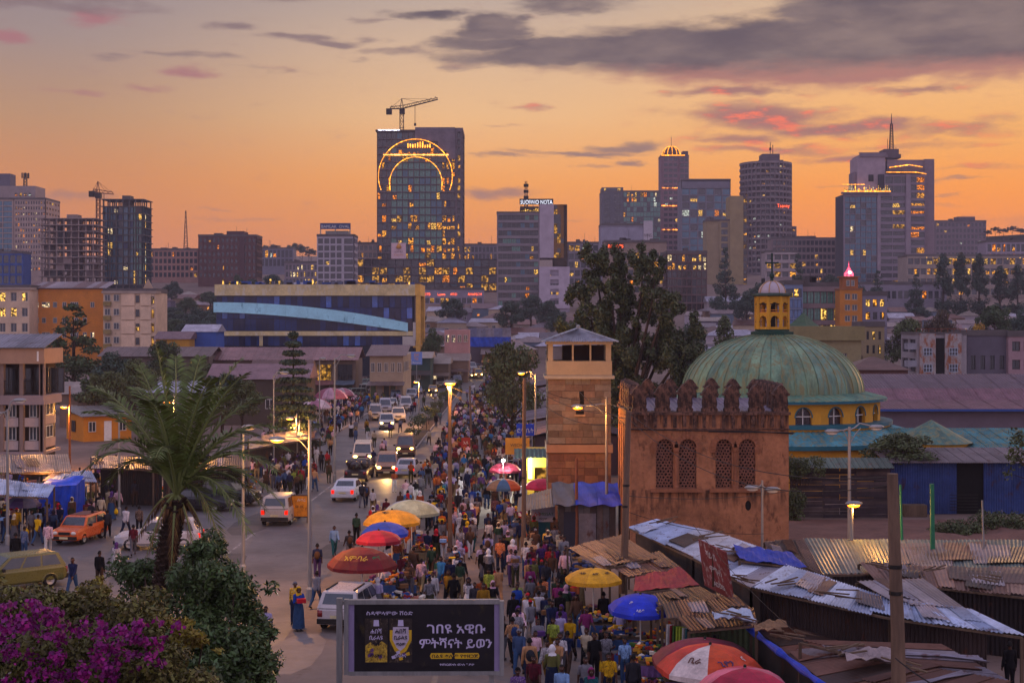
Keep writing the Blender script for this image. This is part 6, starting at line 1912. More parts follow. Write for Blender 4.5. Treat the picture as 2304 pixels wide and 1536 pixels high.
pole('leaning wooden pole tight beside the crenellated tower', 1414, 925, 1402, 1318, 60, .135, bands=2)
pole('tall wooden pole at the edge of the market crowd', 1012, 858, 1012, 1245, 76, .1)
pole('tall wooden pole beside the blue umbrella shaded stalls', 1180, 850, 1177, 1262, 75, .1, bands=1)
pole('short reddish wooden post before the tin kiosk', 1297, 1030, 1297, 1235, 79, .085, mat('reddish_wood', '#7a4e38', .9, .3, 2))
pole('thick green painted pipe standing in the tin roofs', 2097, 1088, 2100, 1330, 60, .1, mat('green_pipe', '#1f6a48', .5, .2, 2), 'green_pipe', 'pipe')
pole('thin green pipe behind the thick wooden pole', 2026, 1090, 2030, 1270, 62, .055, mat('green_pipe', '#1f6a48', .5, .2, 2), 'green_pipe', 'pipe')
pole('thin grey rod by the hedge shrubs', 2210, 1125, 2214, 1290, 60, .04, STEEL, 'metal_rod', 'rod')
pole('thin wooden pole carrying the far lamps beside the market crowd', 1057, 868, 1060, 985, 140, .09)
l8 = street_lamp('small lit lamp fixed at the head of the crowd side wooden pole', 1012, 862, 75.6, [(1012.5, 860, True, 500)], r=.03, base=Z_(900, 75.6))
def wire(label, a, c, sag, r=.014, n=14, group=None):
 a, c = Vector(a), Vector(c)
 pts = [a.lerp(c, i / n) + Vector((0, 0, -4 * sag * (i / n) * (1 - i / n))) for i in range(n + 1)]
 tag(MB().tube(pts, r, 4).build('power_line', DARKM), label, 'wire', group)
wire('sagging cable from the lit curved lamp to the leaning pole', P(1303, 880, 80), P(1414, 942, 60), .3, .022)
wire('second cable slung from the curved lamp to the tower side', P(1365, 905, 80), P(1425, 917, 61), .1, .022)
wire('thin cable running from the leaning pole past the tower windows', P(1412, 1115, 60), P(1780, 1103, 70), .25, .012)
wire('thin cable crossing low over the tin roofs from the leaning pole', P(1410, 1150, 60), P(1720, 1200, 64), .3, .012)
wire('long thin cable from the stone tower lamp toward the market', P(1365, 895, 80), P(1180, 855, 75), .5, .012)
for i, (a, c, sg) in enumerate([((1012, 868, 76), (1180, 858, 75), .6), ((1012, 880, 76), (1180, 872, 75), .9), ((1180, 858, 75), (1413, 932, 60), .5), ((1180, 872, 75), (1412, 948, 60), .8), ((1012, 868, 76), (943, 856, 175), 1.2), ((1180, 860, 75), (1205, 850, 118), .6), ((1205, 850, 118), (1057, 872, 140), .8),
        ((753, 812, 112), (719, 816, 150), .7), ((753, 818, 112), (616, 850, 116), .8), ((697, 950, 64), (753, 815, 112), 1.0), ((157, 880, 118), (268, 940, 92), .6), ((1413, 928, 60), (2008, 1072, 36), .9), ((1413, 940, 60), (2008, 1090, 36), 1.2)]):
 wire('one of the thin overhead cables strung between the street poles', P(*a), P(*c), sg, .013, group='overhead cables')
wire('fallen guy cable sloping across the near tin roofs', P(1560, 1180, 52), P(1800, 1430, 40), .2, .012)
wire('stay cable from the thick pole down to the picture corner', P(2015, 1480, 35.6), P(2120, 1550, 34), .05, .02)
# ------------------------------------------------------------------ people
def loft(b, rings, n=14):
 """closed elliptical loft of rings (z, rx, ry, cy)"""
 vs = [(rx * math.cos(2 * PI * k / n), cy_ + ry * math.sin(2 * PI * k / n), z) for z, rx, ry, cy_ in rings for k in range(n)]
 fs = [(i * n + k, i * n + (k + 1) % n, (i + 1) * n + (k + 1) % n, (i + 1) * n + k) for i in range(len(rings) - 1) for k in range(n)]
 fs += [tuple(range(n))[::-1], tuple((len(rings) - 1) * n + k for k in range(n))]
 b.add(vs, fs)
def figure(legs, arms, lean=0.0, turn=0.0, low=0.0):
 """legs/arms: ((swing, bend), (swing, bend[, spread])) in degrees; faces -y. returns MB and bones [(a, b, r, region)]"""
 b, bones = MB(), []
 rad = math.radians
 for s, (a, k) in zip((-1, 1), legs):
  hip = Vector((s * .092, 0, .93))
  d1 = Vector((s * .03, -math.sin(rad(a)), -math.cos(rad(a))))
  knee = hip + d1 * .43
  d2 = Vector((0, -math.sin(rad(a - k)), -math.cos(rad(a - k))))
  ank = knee + d2 * .43
  b.tube([hip + Vector((0, 0, .05)), hip.lerp(knee, .3), knee + d1 * -.03, knee + d2 * .05, knee.lerp(ank, .35), ank], [.098, .09, .06, .056, .062, .04], 10)
  fwd = Vector((s * .02, -math.cos(rad(min(0, a - k) * .5)), math.sin(rad(min(0, a - k) * .8)))).normalized()
  toe = ank + fwd * .18 + Vector((0, 0, -.045))
  b.tube([ank + fwd * -.05 + Vector((0, 0, -.035)), ank + fwd * .05 + Vector((0, 0, -.03)), toe], [.042, .047, .03], 8)
  bones += [(hip, knee, .09, 'thigh'), (knee, ank, .05, 'shank'), (ank + Vector((0, 0, -.03)), toe, .045, 'foot')]
 T = Matrix.Rotation(lean, 3, 'X')
 piv = Vector((0, 0, .93))
 tf = lambda p: T @ (Vector(p) - piv) + piv
 o = len(b.v)
 loft(b, [(.84, .12, .095, .01), (.90, .165, .115, .01), (.97, .17, .115, .0), (1.08, .145, .1, -.005), (1.2, .148, .105, -.005), (1.32, .165, .112, .0), (1.4, .15, .09, .01), (1.45, .09, .06, .015)])
 b.tube([(0, .015, 1.4), (0, .005, 1.53)], [.062, .055], 10)
 b.ball((0, -.012, 1.615), .076, .095, .115, 14, 10)
 b.ball((0, -.04, 1.555), .052, .058, .055, 10, 6)
 b.tube([(0, -.1, 1.635), (0, -.122, 1.598), (0, -.1, 1.585)], [.009, .017, .012], 6)
 for s in (-1, 1):
  b.ball((s * .078, .005, 1.605), .014, .024, .034, 8, 6)
 b.v[o:] = [tuple(tf(v)) for v in b.v[o:]]
 bones += [(tf((0, 0, 1.0)), tf((0, 0, 1.4)), .14, 'torso'), (tf((0, 0, .86)), tf((0, 0, .98)), .15, 'pelvis'), (tf((0, .01, 1.46)), tf((0, 0, 1.52)), .05, 'neck'), (tf((0, -.01, 1.56)), tf((0, -.01, 1.65)), .09, 'head')]
 bones += [(tf((-.1, 0, 1.3)), tf((.1, 0, 1.3)), .1, 'torso')]
 for s, ar in zip((-1, 1), arms):
  a, k = ar[0], ar[1]
  sp = ar[2] if len(ar) > 2 else 8
  sh = tf((s * .165, .01, 1.39))
  d1 = Vector((s * math.sin(rad(sp)), -math.sin(rad(a)), -math.cos(rad(a)))).normalized()
  el = sh + d1 * .29
  d2 = Vector((s * math.sin(rad(sp)) * (.4 if k < 60 else -.5), -math.sin(rad(a + k)), -math.cos(rad(a + k)))).normalized()
  wr = el + d2 * .25
  b.tube([sh + Vector((-s * .04, 0, .01)), sh, sh.lerp(el, .4), el, el.lerp(wr, .3), wr], [.05, .062, .052, .042, .042, .028], 9)
  side = d2.cross(Vector((1, 0, 0))).normalized()
  pc = wr + d2 * .055
  o = len(b.v)
  b.tube([wr - d2 * .01, wr + d2 * .03, wr + d2 * .095], [.026, .034, .034], 8)
  for j, fl in enumerate((.062, .072, .068, .052)):
   st = wr + d2 * .085 + side * (.033 - .022 * j)
   cv = Vector((-s * .4, 0, 0))
   b.tube([st, st + d2 * fl * .5 + cv * .012, st + (d2 + cv * .9).normalized() * fl], [.0115, .0105, .009], 6)
  tb = wr + d2 * .03 + side * .03
  b.tube([tb, tb + (d2 * .5 + side * .7).normalized() * .035, tb + (d2 * .9 + side * .45).normalized() * .07], [.014, .0125, .010], 6)
  bones += [(sh, el, .055, 'uarm'), (el, wr, .04, 'farm'), (wr, wr + d2 * .16, .035, 'hand')]
 zmin = min(v[2] for v in b.v)
 b.v = [(v[0], v[1], v[2] - zmin - low) for v in b.v]
 bones = [(p - Vector((0, 0, zmin + low)), q - Vector((0, 0, zmin + low)), r_, g) for p, q, r_, g in bones]
 return b, bones
def remeshed(b, voxel, faces, smooth=2):
 o = bpy.data.objects.new('tmp', b.mesh('tmp', SKIN))
 TMP.collection.objects.link(o)
 m = o.modifiers.new('r', 'REMESH')
 m.mode, m.voxel_size = 'VOXEL', voxel
 if smooth:
  s = o.modifiers.new('s', 'SMOOTH')
  s.iterations, s.factor = smooth, .5
 d = o.modifiers.new('d', 'DECIMATE')
 d.ratio = 1
 TMP.view_layers[0].update()
 n = len(o.evaluated_get(TMP.view_layers[0].depsgraph).data.polygons)
 d.ratio = min(1, faces / (2 * n))
 me = baked(o)
 bpy.data.objects.remove(o)
 return me
def classify(me, bones):
 n = len(me.vertices)
 co = np.empty(n * 3)
 me.vertices.foreach_get('co', co)
 co = co.reshape(-1, 3)
 best, lab = np.full(n, 9.), np.zeros(n, int)
 names = []
 for i, (a, e, r_, g) in enumerate(bones):
  a, e = np.array(a), np.array(e)
  d = e - a
  t = np.clip(((co - a) @ d) / (d @ d), 0, 1)
  q = np.linalg.norm(co - (a + t[:, None] * d), axis=1) - r_
  k = q < best
  best[k], lab[k] = q[k], i
  names.append(g)
 return co, np.array([names[i] for i in lab])
def garment(name, me, co, keep, off, m):
 fs, used = [], {}
 for p in me.polygons:
  if all(keep[i] for i in p.vertices):
   fs.append([used.setdefault(i, len(used)) for i in p.vertices])
 nm = np.empty(len(me.vertices) * 3)
 me.vertices.foreach_get('normal', nm)
 nm = nm.reshape(-1, 3)
 vs = [None] * len(used)
 for i, j in used.items():
  vs[j] = co[i] + nm[i] * off
 g = bpy.data.meshes.new(name)
 g.from_pydata([tuple(v) for v in vs], [], fs)
 g.materials.append(m)
 g.polygons.foreach_set('use_smooth', [True] * len(fs))
 return g
PRINT = mat('printed_cloth', '#ffffff', .95, .75, 17, oc=True, spec=.1, stain='#b8aca4', stain_at=.56)
CHECK = mat('patched_cloth', '#ffffff', .95, .5, 8, oc=True, spec=.1, stain='#1c1820', stain_at=.55)
LEATHER = mat('shoe_leather', '#1c1512', .6, .2, 8)
POSES = {}
DEF = {
 'walk': ([(24, 6), (-16, 22)], [(-20, 12), (24, 22)], .04, 0),
 'stride': ([(-18, 26), (22, 4)], [(22, 24), (-22, 10)], .05, 0),
 'stand': ([(3, 2), (-3, 3)], [(2, 8, 9), (4, 12, 10)], .0, 0),
 'hold': ([(5, 3), (-6, 8)], [(18, 82, 10), (22, 74, 12)], .0, 0),
 'bagged': ([(14, 5), (-10, 16)], [(4, 6, 14), (20, 95, 6)], .03, 0),
 'sit': ([(82, 88), (78, 84)], [(30, 50, 12), (34, 44, 12)], .12, 0),
 'stoop': ([(12, 14), (4, 20)], [(48, 24, 10), (52, 18, 10)], .62, 0),
}
for nm, (lg, am, ln, tn) in DEF.items():
 b, bones = figure(lg, am, ln)
 me = remeshed(b, .0095, 2600)
 me.name = 'person'
 me.polygons.foreach_set('use_smooth', [True] * len(me.polygons))
 co, lab = classify(me, bones)
 z = co[:, 2]
 hd = lab == 'head'
 hz_ = co[hd, 2]
 hy_ = co[hd, 1].mean()
 top = hz_.max()
 isin = lambda *a: np.isin(lab, a)
 wz = [q for q in bones if q[3] == 'pelvis'][0]
 G = {
  'shirt': garment('shirt', me, co, isin('torso', 'uarm', 'pelvis'), .013, OCC),
  'long': garment('jacket', me, co, isin('torso', 'uarm', 'farm', 'pelvis'), .017, OCC),
  'trousers': garment('trousers', me, co, isin('pelvis', 'thigh', 'shank'), .013, OCC),
  'shoe': [garment('shoe', me, co, isin('foot') & (co[:, 0] * q > 0), .008, LEATHER) for q in (-1, 1)],
  'hair': garment('hair', me, co, hd & ((co[:, 2] > top - .075) | ((co[:, 1] > hy_ + .02) & (co[:, 2] > top - .15))), .012, HAIR),
  'cap': garment('cap', me, co, hd & (co[:, 2] > top - .085), .022, OCC),
  'scarf': garment('headscarf', me, co, (hd & ~((co[:, 1] < hy_ - .035) & (co[:, 2] < top - .06))) | isin('neck') | (isin('torso') & (z > top - .36)), .03, OCC),
 }
 sk = MB()
 hipz = wz[1].z + .08
 n = 20
 rings = [(hipz, .165, .125), (hipz - .12, .2, .16), (hipz - .4, .23, .23), (.12, .27, .29)]
 vs = []
 for rz_, rx, ry in rings:
  for k in range(n):
   w = 1 + (.07 * math.sin(k * 2.51) if rz_ < hipz - .1 else 0)
   vs.append((rx * w * math.cos(2 * PI * k / n), ry * w * math.sin(2 * PI * k / n), rz_))
 sk.add(vs, [(i * n + k, i * n + (k + 1) % n, (i + 1) * n + (k + 1) % n, (i + 1) * n + k) for i in range(3) for k in range(n)])
 G['skirt'] = sk.mesh('skirt', OCC, True)
 lowm = remeshed(b, .03, 280, 0)
 POSES[nm] = (me, G, lowm, bones)
CLOTH = {'white': '#b8b2b4', 'cream': '#a0927a', 'pale pink': '#c09aa2', 'lavender': '#8c82a0', 'light blue': '#6f8cb0', 'sky blue': '#2f6a9c', 'royal blue': '#1c3c88', 'navy': '#1c2340', 'denim blue': '#3a4c6c',
   'teal': '#1d4a50', 'lime': '#7e8a34', 'dark green': '#24382a', 'olive': '#55542c', 'yellow': '#b88c14', 'mustard': '#8a6418', 'orange': '#b0581c', 'rust': '#8a4424', 'red': '#8e2228', 'maroon': '#551a26',
   'magenta': '#7a2a5c', 'purple': '#4c2f66', 'black': '#131214', 'charcoal': '#2b2a30', 'grey': '#6a686e', 'brown': '#4c3628', 'tan': '#b0825a'}
PANT = {'black': '#121216', 'navy': '#1a2238', 'blue jeans': '#2c4464', 'grey': '#55545a', 'khaki': '#857250', 'brown': '#3e2e24', 'white': '#bab6b4', 'dark olive': '#33341f', 'teal': '#1d4c52', 'purple': '#40305a', 'tan': '#a87a54', 'mustard': '#8f6a1c'}
SHIRTS = list(CLOTH) + ['black', 'charcoal', 'navy', 'brown', 'grey', 'purple', 'maroon', 'white', 'lavender', 'denim blue', 'tan', 'cream', 'dark green', 'rust', 'olive', 'pale pink'] * 2 + ['black', 'charcoal', 'navy', 'grey', 'brown'] * 3
BAG = MB().ball((0, 0, 0), .15, .1, .2, 10, 7).mesh('backpack', OCC, True)
SACK = MB().lathe([(.01, -.28), (.12, -.27), (.15, -.15), (.11, -.02), (.03, .06), (.05, .1)], 10).mesh('carrier_bag', OCC, True)
EYES = MB().ball((-.03, -.093, 1.622), .011, .006, .007, 6, 4).ball((.03, -.093, 1.622), .011, .006, .007, 6, 4).mesh('eyes', mat('eye_white', '#b8b0a8', .3))
LABELS = set()
MARKS = [(X_(815, 61), 61, 'the dark red umbrella'), (X_(860, 69), 69, 'the blue and red umbrellas'), (X_(900, 74), 74, 'the yellow and grey umbrellas'), (X_(950, 46), 46, 'the billboard'), (X_(1012, 76), 76, 'the wooden pole with a lamp'),
   (X_(1178, 74), 74, 'the bare wooden pole'), (X_(1335, 57), 57, 'the yellow umbrella by the tin roofs'), (X_(1440, 52), 52, 'the blue umbrella'), (X_(1225, 80), 80, 'the teal kiosk'), (X_(1175, 95), 95, 'the bright umbrellas by the stone tower'),
   (X_(1160, 120), 120, 'the orange shop sign'), (X_(780, 98), 98, 'the white sedan'), (X_(690, 66), 66, 'the tall curved lamp'), (X_(165, 80), 80, 'the orange taxi'), (X_(110, 88), 88, 'the blue tarpaulin stall'), (X_(660, 125), 125, 'the tiered pine'),
   (X_(815, 122), 122, 'the white minibus'), (X_(60, 66), 66, 'the olive estate car'), (X_(300, 82), 82, 'the palm'), (X_(2270, 44), 44, 'the tin roof corner'), (X_(675, 92), 92, 'the yellow sign board'), (X_(1050, 110), 110, 'the small red board'), (-22, 160, 'the far striped parasols'), (-12, 180, 'the queue of cars'), (-2, 160, 'the leafy street tree')]
NPEO = [0]
def landmark(x, y):
 return min(MARKS, key=lambda m: (m[0] - x) ** 2 + ((m[1] - y) * .6) ** 2)[2]
def person(x, y, toward, shirt, pants, pose=None, long=False, kind='m', extra=None, mark=None, z=None, s=None, group='people in the market street', note=None):
 pose = pose or R.choice(['walk', 'stride', 'walk', 'stride', 'stand', 'bagged', 'hold'])
 me, G, lowm, bones = POSES[pose]
 cap = kind == 'cap'
 act = {'sit': 'sitting', 'stoop': 'stooping', 'stand': 'standing', 'hold': 'carrying something'}.get(pose, 'walking')
 face = 'toward us' if toward else 'away'
 top = ('jacket' if long else 'shirt') if kind != 'f' else 'top'
 bot = 'skirt' if kind == 'f' else 'trousers'
 mark = mark or landmark(x, y)
 lb = 'person in %s %s and %s %s %s %s near %s' % (shirt, top, pants, bot if 'jeans' not in pants or kind == 'f' else '', act, face, mark)
 lb = ' '.join(lb.split()).replace('jeans skirt', 'denim skirt')
 if note:
  lb = note
 elif kind == 'f':
  lb = lb.replace(' near ', ' in headscarf near ') if len(lb.split()) < 15 else lb
 elif cap:
  lb = lb.replace('person in', 'capped person in')
 ws = lb.split()
 lb = ' '.join(ws[:16])
 if lb in LABELS:
  return None
 LABELS.add(lb)
 z = hill(y) + .01 if z is None else z
 rz = (0 if toward else PI) + R.uniform(-.45, .45)
 o = link('person', me, None, (x, y, z), rz)
 k = s or R.uniform(.93, 1.05)
 o.scale = (k * R.uniform(.92, 1.04), k * R.uniform(.92, 1.04), k)
 tag(o, lb, 'person', group)
 q = link('jacket' if long else 'shirt', G['long' if long else 'shirt'], o, color=gcol(CLOTH[shirt], .25))
 if R.random() < .4 and shirt not in ('black', 'navy', 'charcoal'):
  q.material_slots[0].link = 'OBJECT'
  q.material_slots[0].material = R.choice((PRINT, CHECK))
 link('trousers' if kind != 'f' else 'skirt', G['trousers' if kind != 'f' or pose == 'sit' else 'skirt'], o, color=gcol(PANT.get(pants) or CLOTH[pants], .15))
 for q in G['shoe']:
  link('shoe', q, o)
 if kind == 'f':
  link('headscarf', G['scarf'], o, color=gcol(R.choice(['#c9c4c4', '#b8a88c', '#2a2430', '#a8202a', '#d0a218', '#4c2f66', '#b08a9a']) if not extra else CLOTH.get(extra, '#c9c4c4')))
 else:
  link('hair', G['hair'], o)
  if cap:
   link('cap', G['cap'], o, color=gcol(CLOTH[extra] if extra in CLOTH else R.choice(['#23345a', '#6a686e', '#131214', '#a8202a'])))
 if pose not in ('stoop', 'sit') and y < 75:
  dz = max(v.co.z for v in me.vertices) - 1.73 if pose not in POSES else 0
  link('eyes', EYES, o, (0, -.012 if DEF[pose][2] == 0 else -.035, -.005 if pose == 'stand' else -.03))
 if extra == 'backpack':
  link('backpack', BAG, o, (0, .2, 1.2), color=gcol(R.choice(['#2a2a30', '#4c3628', '#23345a'])))
 hb = [q for q in bones if q[3] == 'hand']
 if pose == 'bagged':
  h = hb[0][1]
  t = link('carrier_bag', SACK, None, color=gcol(R.choice(['#c9c4c4', '#d0a218', '#2a2a30', '#1f4aa8', '#a8202a'])))
  t.location = o.matrix_basis @ Vector((h.x, h.y, h.z - .06))
  tag(t, 'bag carried by the ' + ' '.join(lb.split()[:12]), 'bag', 'carried bags')
 elif pose == 'hold':
  h = (hb[0][1] + hb[1][1]) / 2
  t = MB().box(-.17, -.12, -.06, .17, .12, .1).build('bundle', OCC, None, color=gcol(R.choice(['#a8202a', '#d0a218', '#c9c4c4', '#4c2f66', '#86a4c8', '#6a4a30'])))
  t.location = o.matrix_basis @ Vector((h.x, h.y - .02, h.z + .06))
  t.rotation_euler = (0, 0, rz)
  tag(t, 'bundle held by the ' + ' '.join(lb.split()[:12]), 'bundle', 'carried bundles')
 NPEO[0] += 1
 return o
def at_head(px, py, *a, **k):
 Y = (CAMZ - k.pop('hz', 1.7)) * F / (py - HY)
 return person(X_(px, Y), Y, *a, **k)
T_, A_ = True, False
for row in [
 (1231, 1191, T_, 'yellow', 'white', 'stand'), (1241, 1214, A_, 'navy', 'grey', 'walk'), (1125, 1214, T_, 'orange', 'navy', 'stand'), (1150, 1238, T_, 'pale pink', 'purple', 'hold'), (1189, 1198, T_, 'cream', 'khaki', 'stand'),
 (1192, 1242, A_, 'purple', 'black', 'walk', True), (1121, 1270, A_, 'tan', 'tan', 'stride', True), (1193, 1270, T_, 'magenta', 'blue jeans', 'walk'), (1222, 1296, T_, 'orange', 'purple', 'walk'), (1165, 1310, T_, 'lime', 'grey', 'stand'),
 (1155, 1335, A_, 'black', 'black', 'stand', True), (1189, 1334, A_, 'mustard', 'grey', 'bagged'), (1228, 1330, A_, 'navy', 'navy', 'walk', True), (1260, 1327, A_, 'black', 'black', 'walk', True), (1358, 1332, A_, 'black', 'brown', 'stand', True),
 (1245, 1385, T_, 'lime', 'mustard', 'stand'), (1283, 1385, T_, 'yellow', 'black', 'walk'), (1168, 1411, T_, 'denim blue', 'blue jeans', 'walk', True, 'cap', 'grey'), (1205, 1414, T_, 'pale pink', 'teal', 'stand'), (1232, 1436, T_, 'white', 'mustard', 'stride', True),
 (1260, 1426, T_, 'white', 'grey', 'walk'), (1337, 1430, T_, 'black', 'black', 'stand'), (1406, 1430, T_, 'light blue', 'blue jeans', 'stand'), (1201, 1474, T_, 'maroon', 'brown', 'walk'), (1165, 1507, T_, 'purple', 'black', 'stand', False, 'cap', 'black'),
 (1264, 1497, T_, 'light blue', 'grey', 'walk'), (1317, 1471, T_, 'grey', 'navy', 'walk'), (1330, 1506, T_, 'teal', 'purple', 'stand', False, 'f', 'magenta'), (1370, 1471, T_, 'yellow', 'navy', 'stand'), (1425, 1478, A_, 'charcoal', 'black', 'stand', True),
 (802, 1158, A_, 'dark green', 'black', 'stand'), (786, 1192, A_, 'charcoal', 'grey', 'walk', False, 'm', 'backpack'), (752, 1179, T_, 'light blue', 'teal', 'walk', True), (823, 1084, A_, 'brown', 'navy', 'walk', True, 'm', 'backpack'), (839, 1101, A_, 'white', 'khaki', 'stand'),
 (989, 1104, A_, 'red', 'black', 'stride'), (999, 1141, A_, 'navy', 'grey', 'stand'), (1035, 1154, A_, 'white', 'white', 'stand', False, 'f', 'white'), (1063, 1172, T_, 'grey', 'teal', 'stand', True), (1036, 1218, A_, 'lavender', 'white', 'walk', False, 'f', 'lavender'),
 (998, 1192, T_, 'orange', 'white', 'hold'), (962, 1193, A_, 'navy', 'navy', 'walk'), (1088, 1234, T_, 'black', 'grey', 'walk', True), (993, 1252, T_, 'sky blue', 'blue jeans', 'walk', True), (1038, 1251, T_, 'black', 'black', 'walk', True),
 (1010, 1284, T_, 'mustard', 'black', 'walk'), (1068, 1306, T_, 'charcoal', 'black', 'stand', True), (850, 1300, A_, 'lavender', 'grey', 'stand', False, 'f', 'white'), (714, 1225, A_, 'navy', 'purple', 'stand', False, 'm', 'backpack'), (712, 1280, A_, 'grey', 'blue jeans', 'walk', True),
 (664, 1309, T_, 'yellow', 'navy', 'walk', True, 'cap', 'grey'), (672, 1324, T_, 'royal blue', 'blue jeans', 'hold', True, 'f', 'yellow'), (598, 1366, T_, 'lavender', 'grey', 'stand'),
 (85, 1158, A_, 'yellow', 'blue jeans', 'walk'), (108, 1176, A_, 'pale pink', 'white', 'walk', True), (55, 1185, A_, 'denim blue', 'blue jeans', 'stand', True), (35, 1203, A_, 'black', 'black', 'stand', True), (208, 1146, A_, 'white', 'khaki', 'walk'),
 (242, 1143, A_, 'charcoal', 'black', 'walk', True), (283, 1140, A_, 'white', 'navy', 'walk', True), (313, 1135, A_, 'brown', 'black', 'walk', True), (224, 1242, A_, 'black', 'brown', 'stand', True), (164, 1258, T_, 'navy', 'blue jeans', 'walk', True),
 (262, 1218, A_, 'white', 'white', 'stand', True, 'f', 'purple'), (2272, 1446, A_, 'black', 'black', 'stand', True), (815, 1085, A_, 'charcoal', 'grey', 'walk'), (300, 1178, A_, 'maroon', 'grey', 'walk'),
 (981, 930, A_, 'black', 'black', 'stand', True), (990, 924, T_, 'teal', 'grey', 'stand'), (1040, 1010, A_, 'charcoal', 'grey', 'walk', False, 'm', 'backpack'), (790, 950, T_, 'white', 'black', 'stand', False, 'f', 'black'), (745, 955, T_, 'yellow', 'black', 'stand')]:
 r8 = list(row) + [None] * (9 - len(row))
 at_head(r8[0], r8[1], r8[2], r8[3], r8[4], r8[5], bool(r8[6]), r8[7] or 'm', r8[8])
CARS_AT = []   # filled for the placing test below: photo column, row of the wheels
CARDEF = [
 # px, py, kind, colour, heading (degrees; 0 = facing us), lit, label
 (778, 1127, 'sedan', '#b4b4ba', 176, 'tail', 'clean white sedan driving away down the middle of the road'),
 (813, 1048, 'minibus', '#aca69e', 4, 'head', 'white minibus with one bright headlamp coming toward us'),
 (804, 1084, 'pickup', '#2a2226', 178, 'dim', 'dark loaded pickup close behind the white sedan'),
 (868, 1072, 'suv', '#8a6a58', 3, 'head', 'bronze four wheel drive with both headlamps blazing'),
 (915, 1074, 'sedan', '#96949c', 177, 'tail', 'silver saloon car seen from behind beside the bronze four wheel drive'),
 (910, 1029, 'minibus', '#6a4a38', 3, 'head', 'brown van with two lit headlamps behind the bronze four wheel drive'),
 (867, 966, 'suv', '#b0aca6', 6, 'head', 'first white jeep of the oncoming queue with headlamps on'),
 (894, 950, 'suv', '#a8a4a0', 5, 'dim', 'second pale jeep just behind the first of the queue'),
 (864, 930, 'minibus', '#9c9ca6', 6, 'off', 'pale lilac minibus on the outer side of the queue'),
 (911, 925, 'minibus', '#b2aeac', 5, 'dim', 'boxy white van behind the two jeeps'),
 (888, 906, 'minibus', '#3a3a44', 6, 'off', 'dark van on the outer side of the white van'),
 (924, 900, 'suv', '#a8aab0', 5, 'off', 'silver jeep behind the boxy white van'),
 (938, 886, 'sedan', '#6c727c', 5, 'off', 'grey car waiting at the tail of the near queue'),
 (973, 885, 'sedan', '#a87c30', 3, 'head', 'lone taxi with glowing headlamps on the inner carriageway'),
 (999, 868, 'sedan', '#8a8078', 3, 'head', 'hazy car with lit lamps just behind the lone taxi'),
 (625, 1181, 'suv', '#a49a92', 178, 'tail', 'white hatchback seen from behind beside the yellow sign board'),
 (440, 1152, 'sedan', '#17171d', 82, 'off', 'black saloon parked sideways beyond the palm trunk'),
 (500, 1140, 'suv', '#1c1e24', 80, 'off', 'dark four wheel drive parked sideways behind the black saloon'),
 (482, 1106, 'suv', '#1f3328', 84, 'off', 'dark green jeep parked behind the black four wheel drive'),
 (350, 1238, 'wagon', '#b2aeb0', -86, 'tail', 'white estate car half hidden behind the palm trunk'),
 (166, 1224, 'taxi', '#c4581a', -10, 'off', 'boxy orange taxi nosing out of the crowd'),
 (2, 1338, 'wagon', '#5c5a26', -50, 'off', 'olive yellow estate car with yellow stripe cut by the picture edge'),
 (784, 1418, 'wagon', '#b2a8a6', 170, 'off', 'white four wheel drive parked under the dark red umbrella'),
]
for i, (px, py, h, c, lit) in enumerate([(952, 862, 4, '#a4a2a2', 'off'), (966, 850, 4, '#8c8c94', 'off'), (984, 856, 4, '#b0aca8', 'off'), (1000, 847, 8, '#a09c9c', 'dim'), (1018, 852, 10, '#7c7a80', 'off'), (1030, 842, 12, '#b0b0b4', 'off'), (1046, 846, 14, '#aaa6a0', 'off'),
           (1058, 836, 16, '#b4b0ac', 'off'), (1084, 843, 12, '#9a7a50', 'head'), (1072, 833, 16, '#86868e', 'off'), (1096, 833, 14, '#9c968e', 'head'), (1010, 838, 10, '#9a94a0', 'off'), (950, 874, 4, '#a8a6a2', 'off'), (960, 868, 4, '#9c9a9a', 'dim'), (978, 864, 3, '#a49882', 'head'), (1012, 862, 4, '#aca8a4', 'off'), (990, 872, 3, '#98968f', 'off'), (1022, 858, 5, '#7c7a84', 'off'), (1036, 853, 6, '#b4b0aa', 'dim'), (968, 856, 5, '#8e8c92', 'off'), (1066, 846, 12, '#a8a4a0', 'off'), (1052, 851, 9, '#b0a698', 'head'), (842, 946, 5, '#8a8c94', 'off'), (902, 893, 4, '#b0aeb0', 'off'), (914, 881, 4, '#7a6a5a', 'dim'), (928, 873, 4, '#a8a6a8', 'off'), (942, 880, 4, '#9a9a9c', 'head'), (880, 918, 6, '#a49c90', 'off'), (1074, 852, 8, '#c09a50', 'head'), (1028, 866, 4, '#6a6a74', 'off'), (1040, 831, 14, '#88848c', 'off')]):
 CARDEF.append((px, py, 'minibus' if i % 3 == 1 else ('suv' if i % 3 else 'sedan'), c, h, lit, None))
for i in range(6):
 CARDEF.append((792 + i * 12, 898 - i * 7, 'minibus' if i % 2 else 'suv', R.choice(['#5a6a58', '#9a9a94', '#6c7a70', '#b0aca4']), -62, 'off', None))
for px, py, *_ in CARDEF:
 yy = road_y(py)
 CARS_AT.append((X_(px, yy), yy))
cand = []
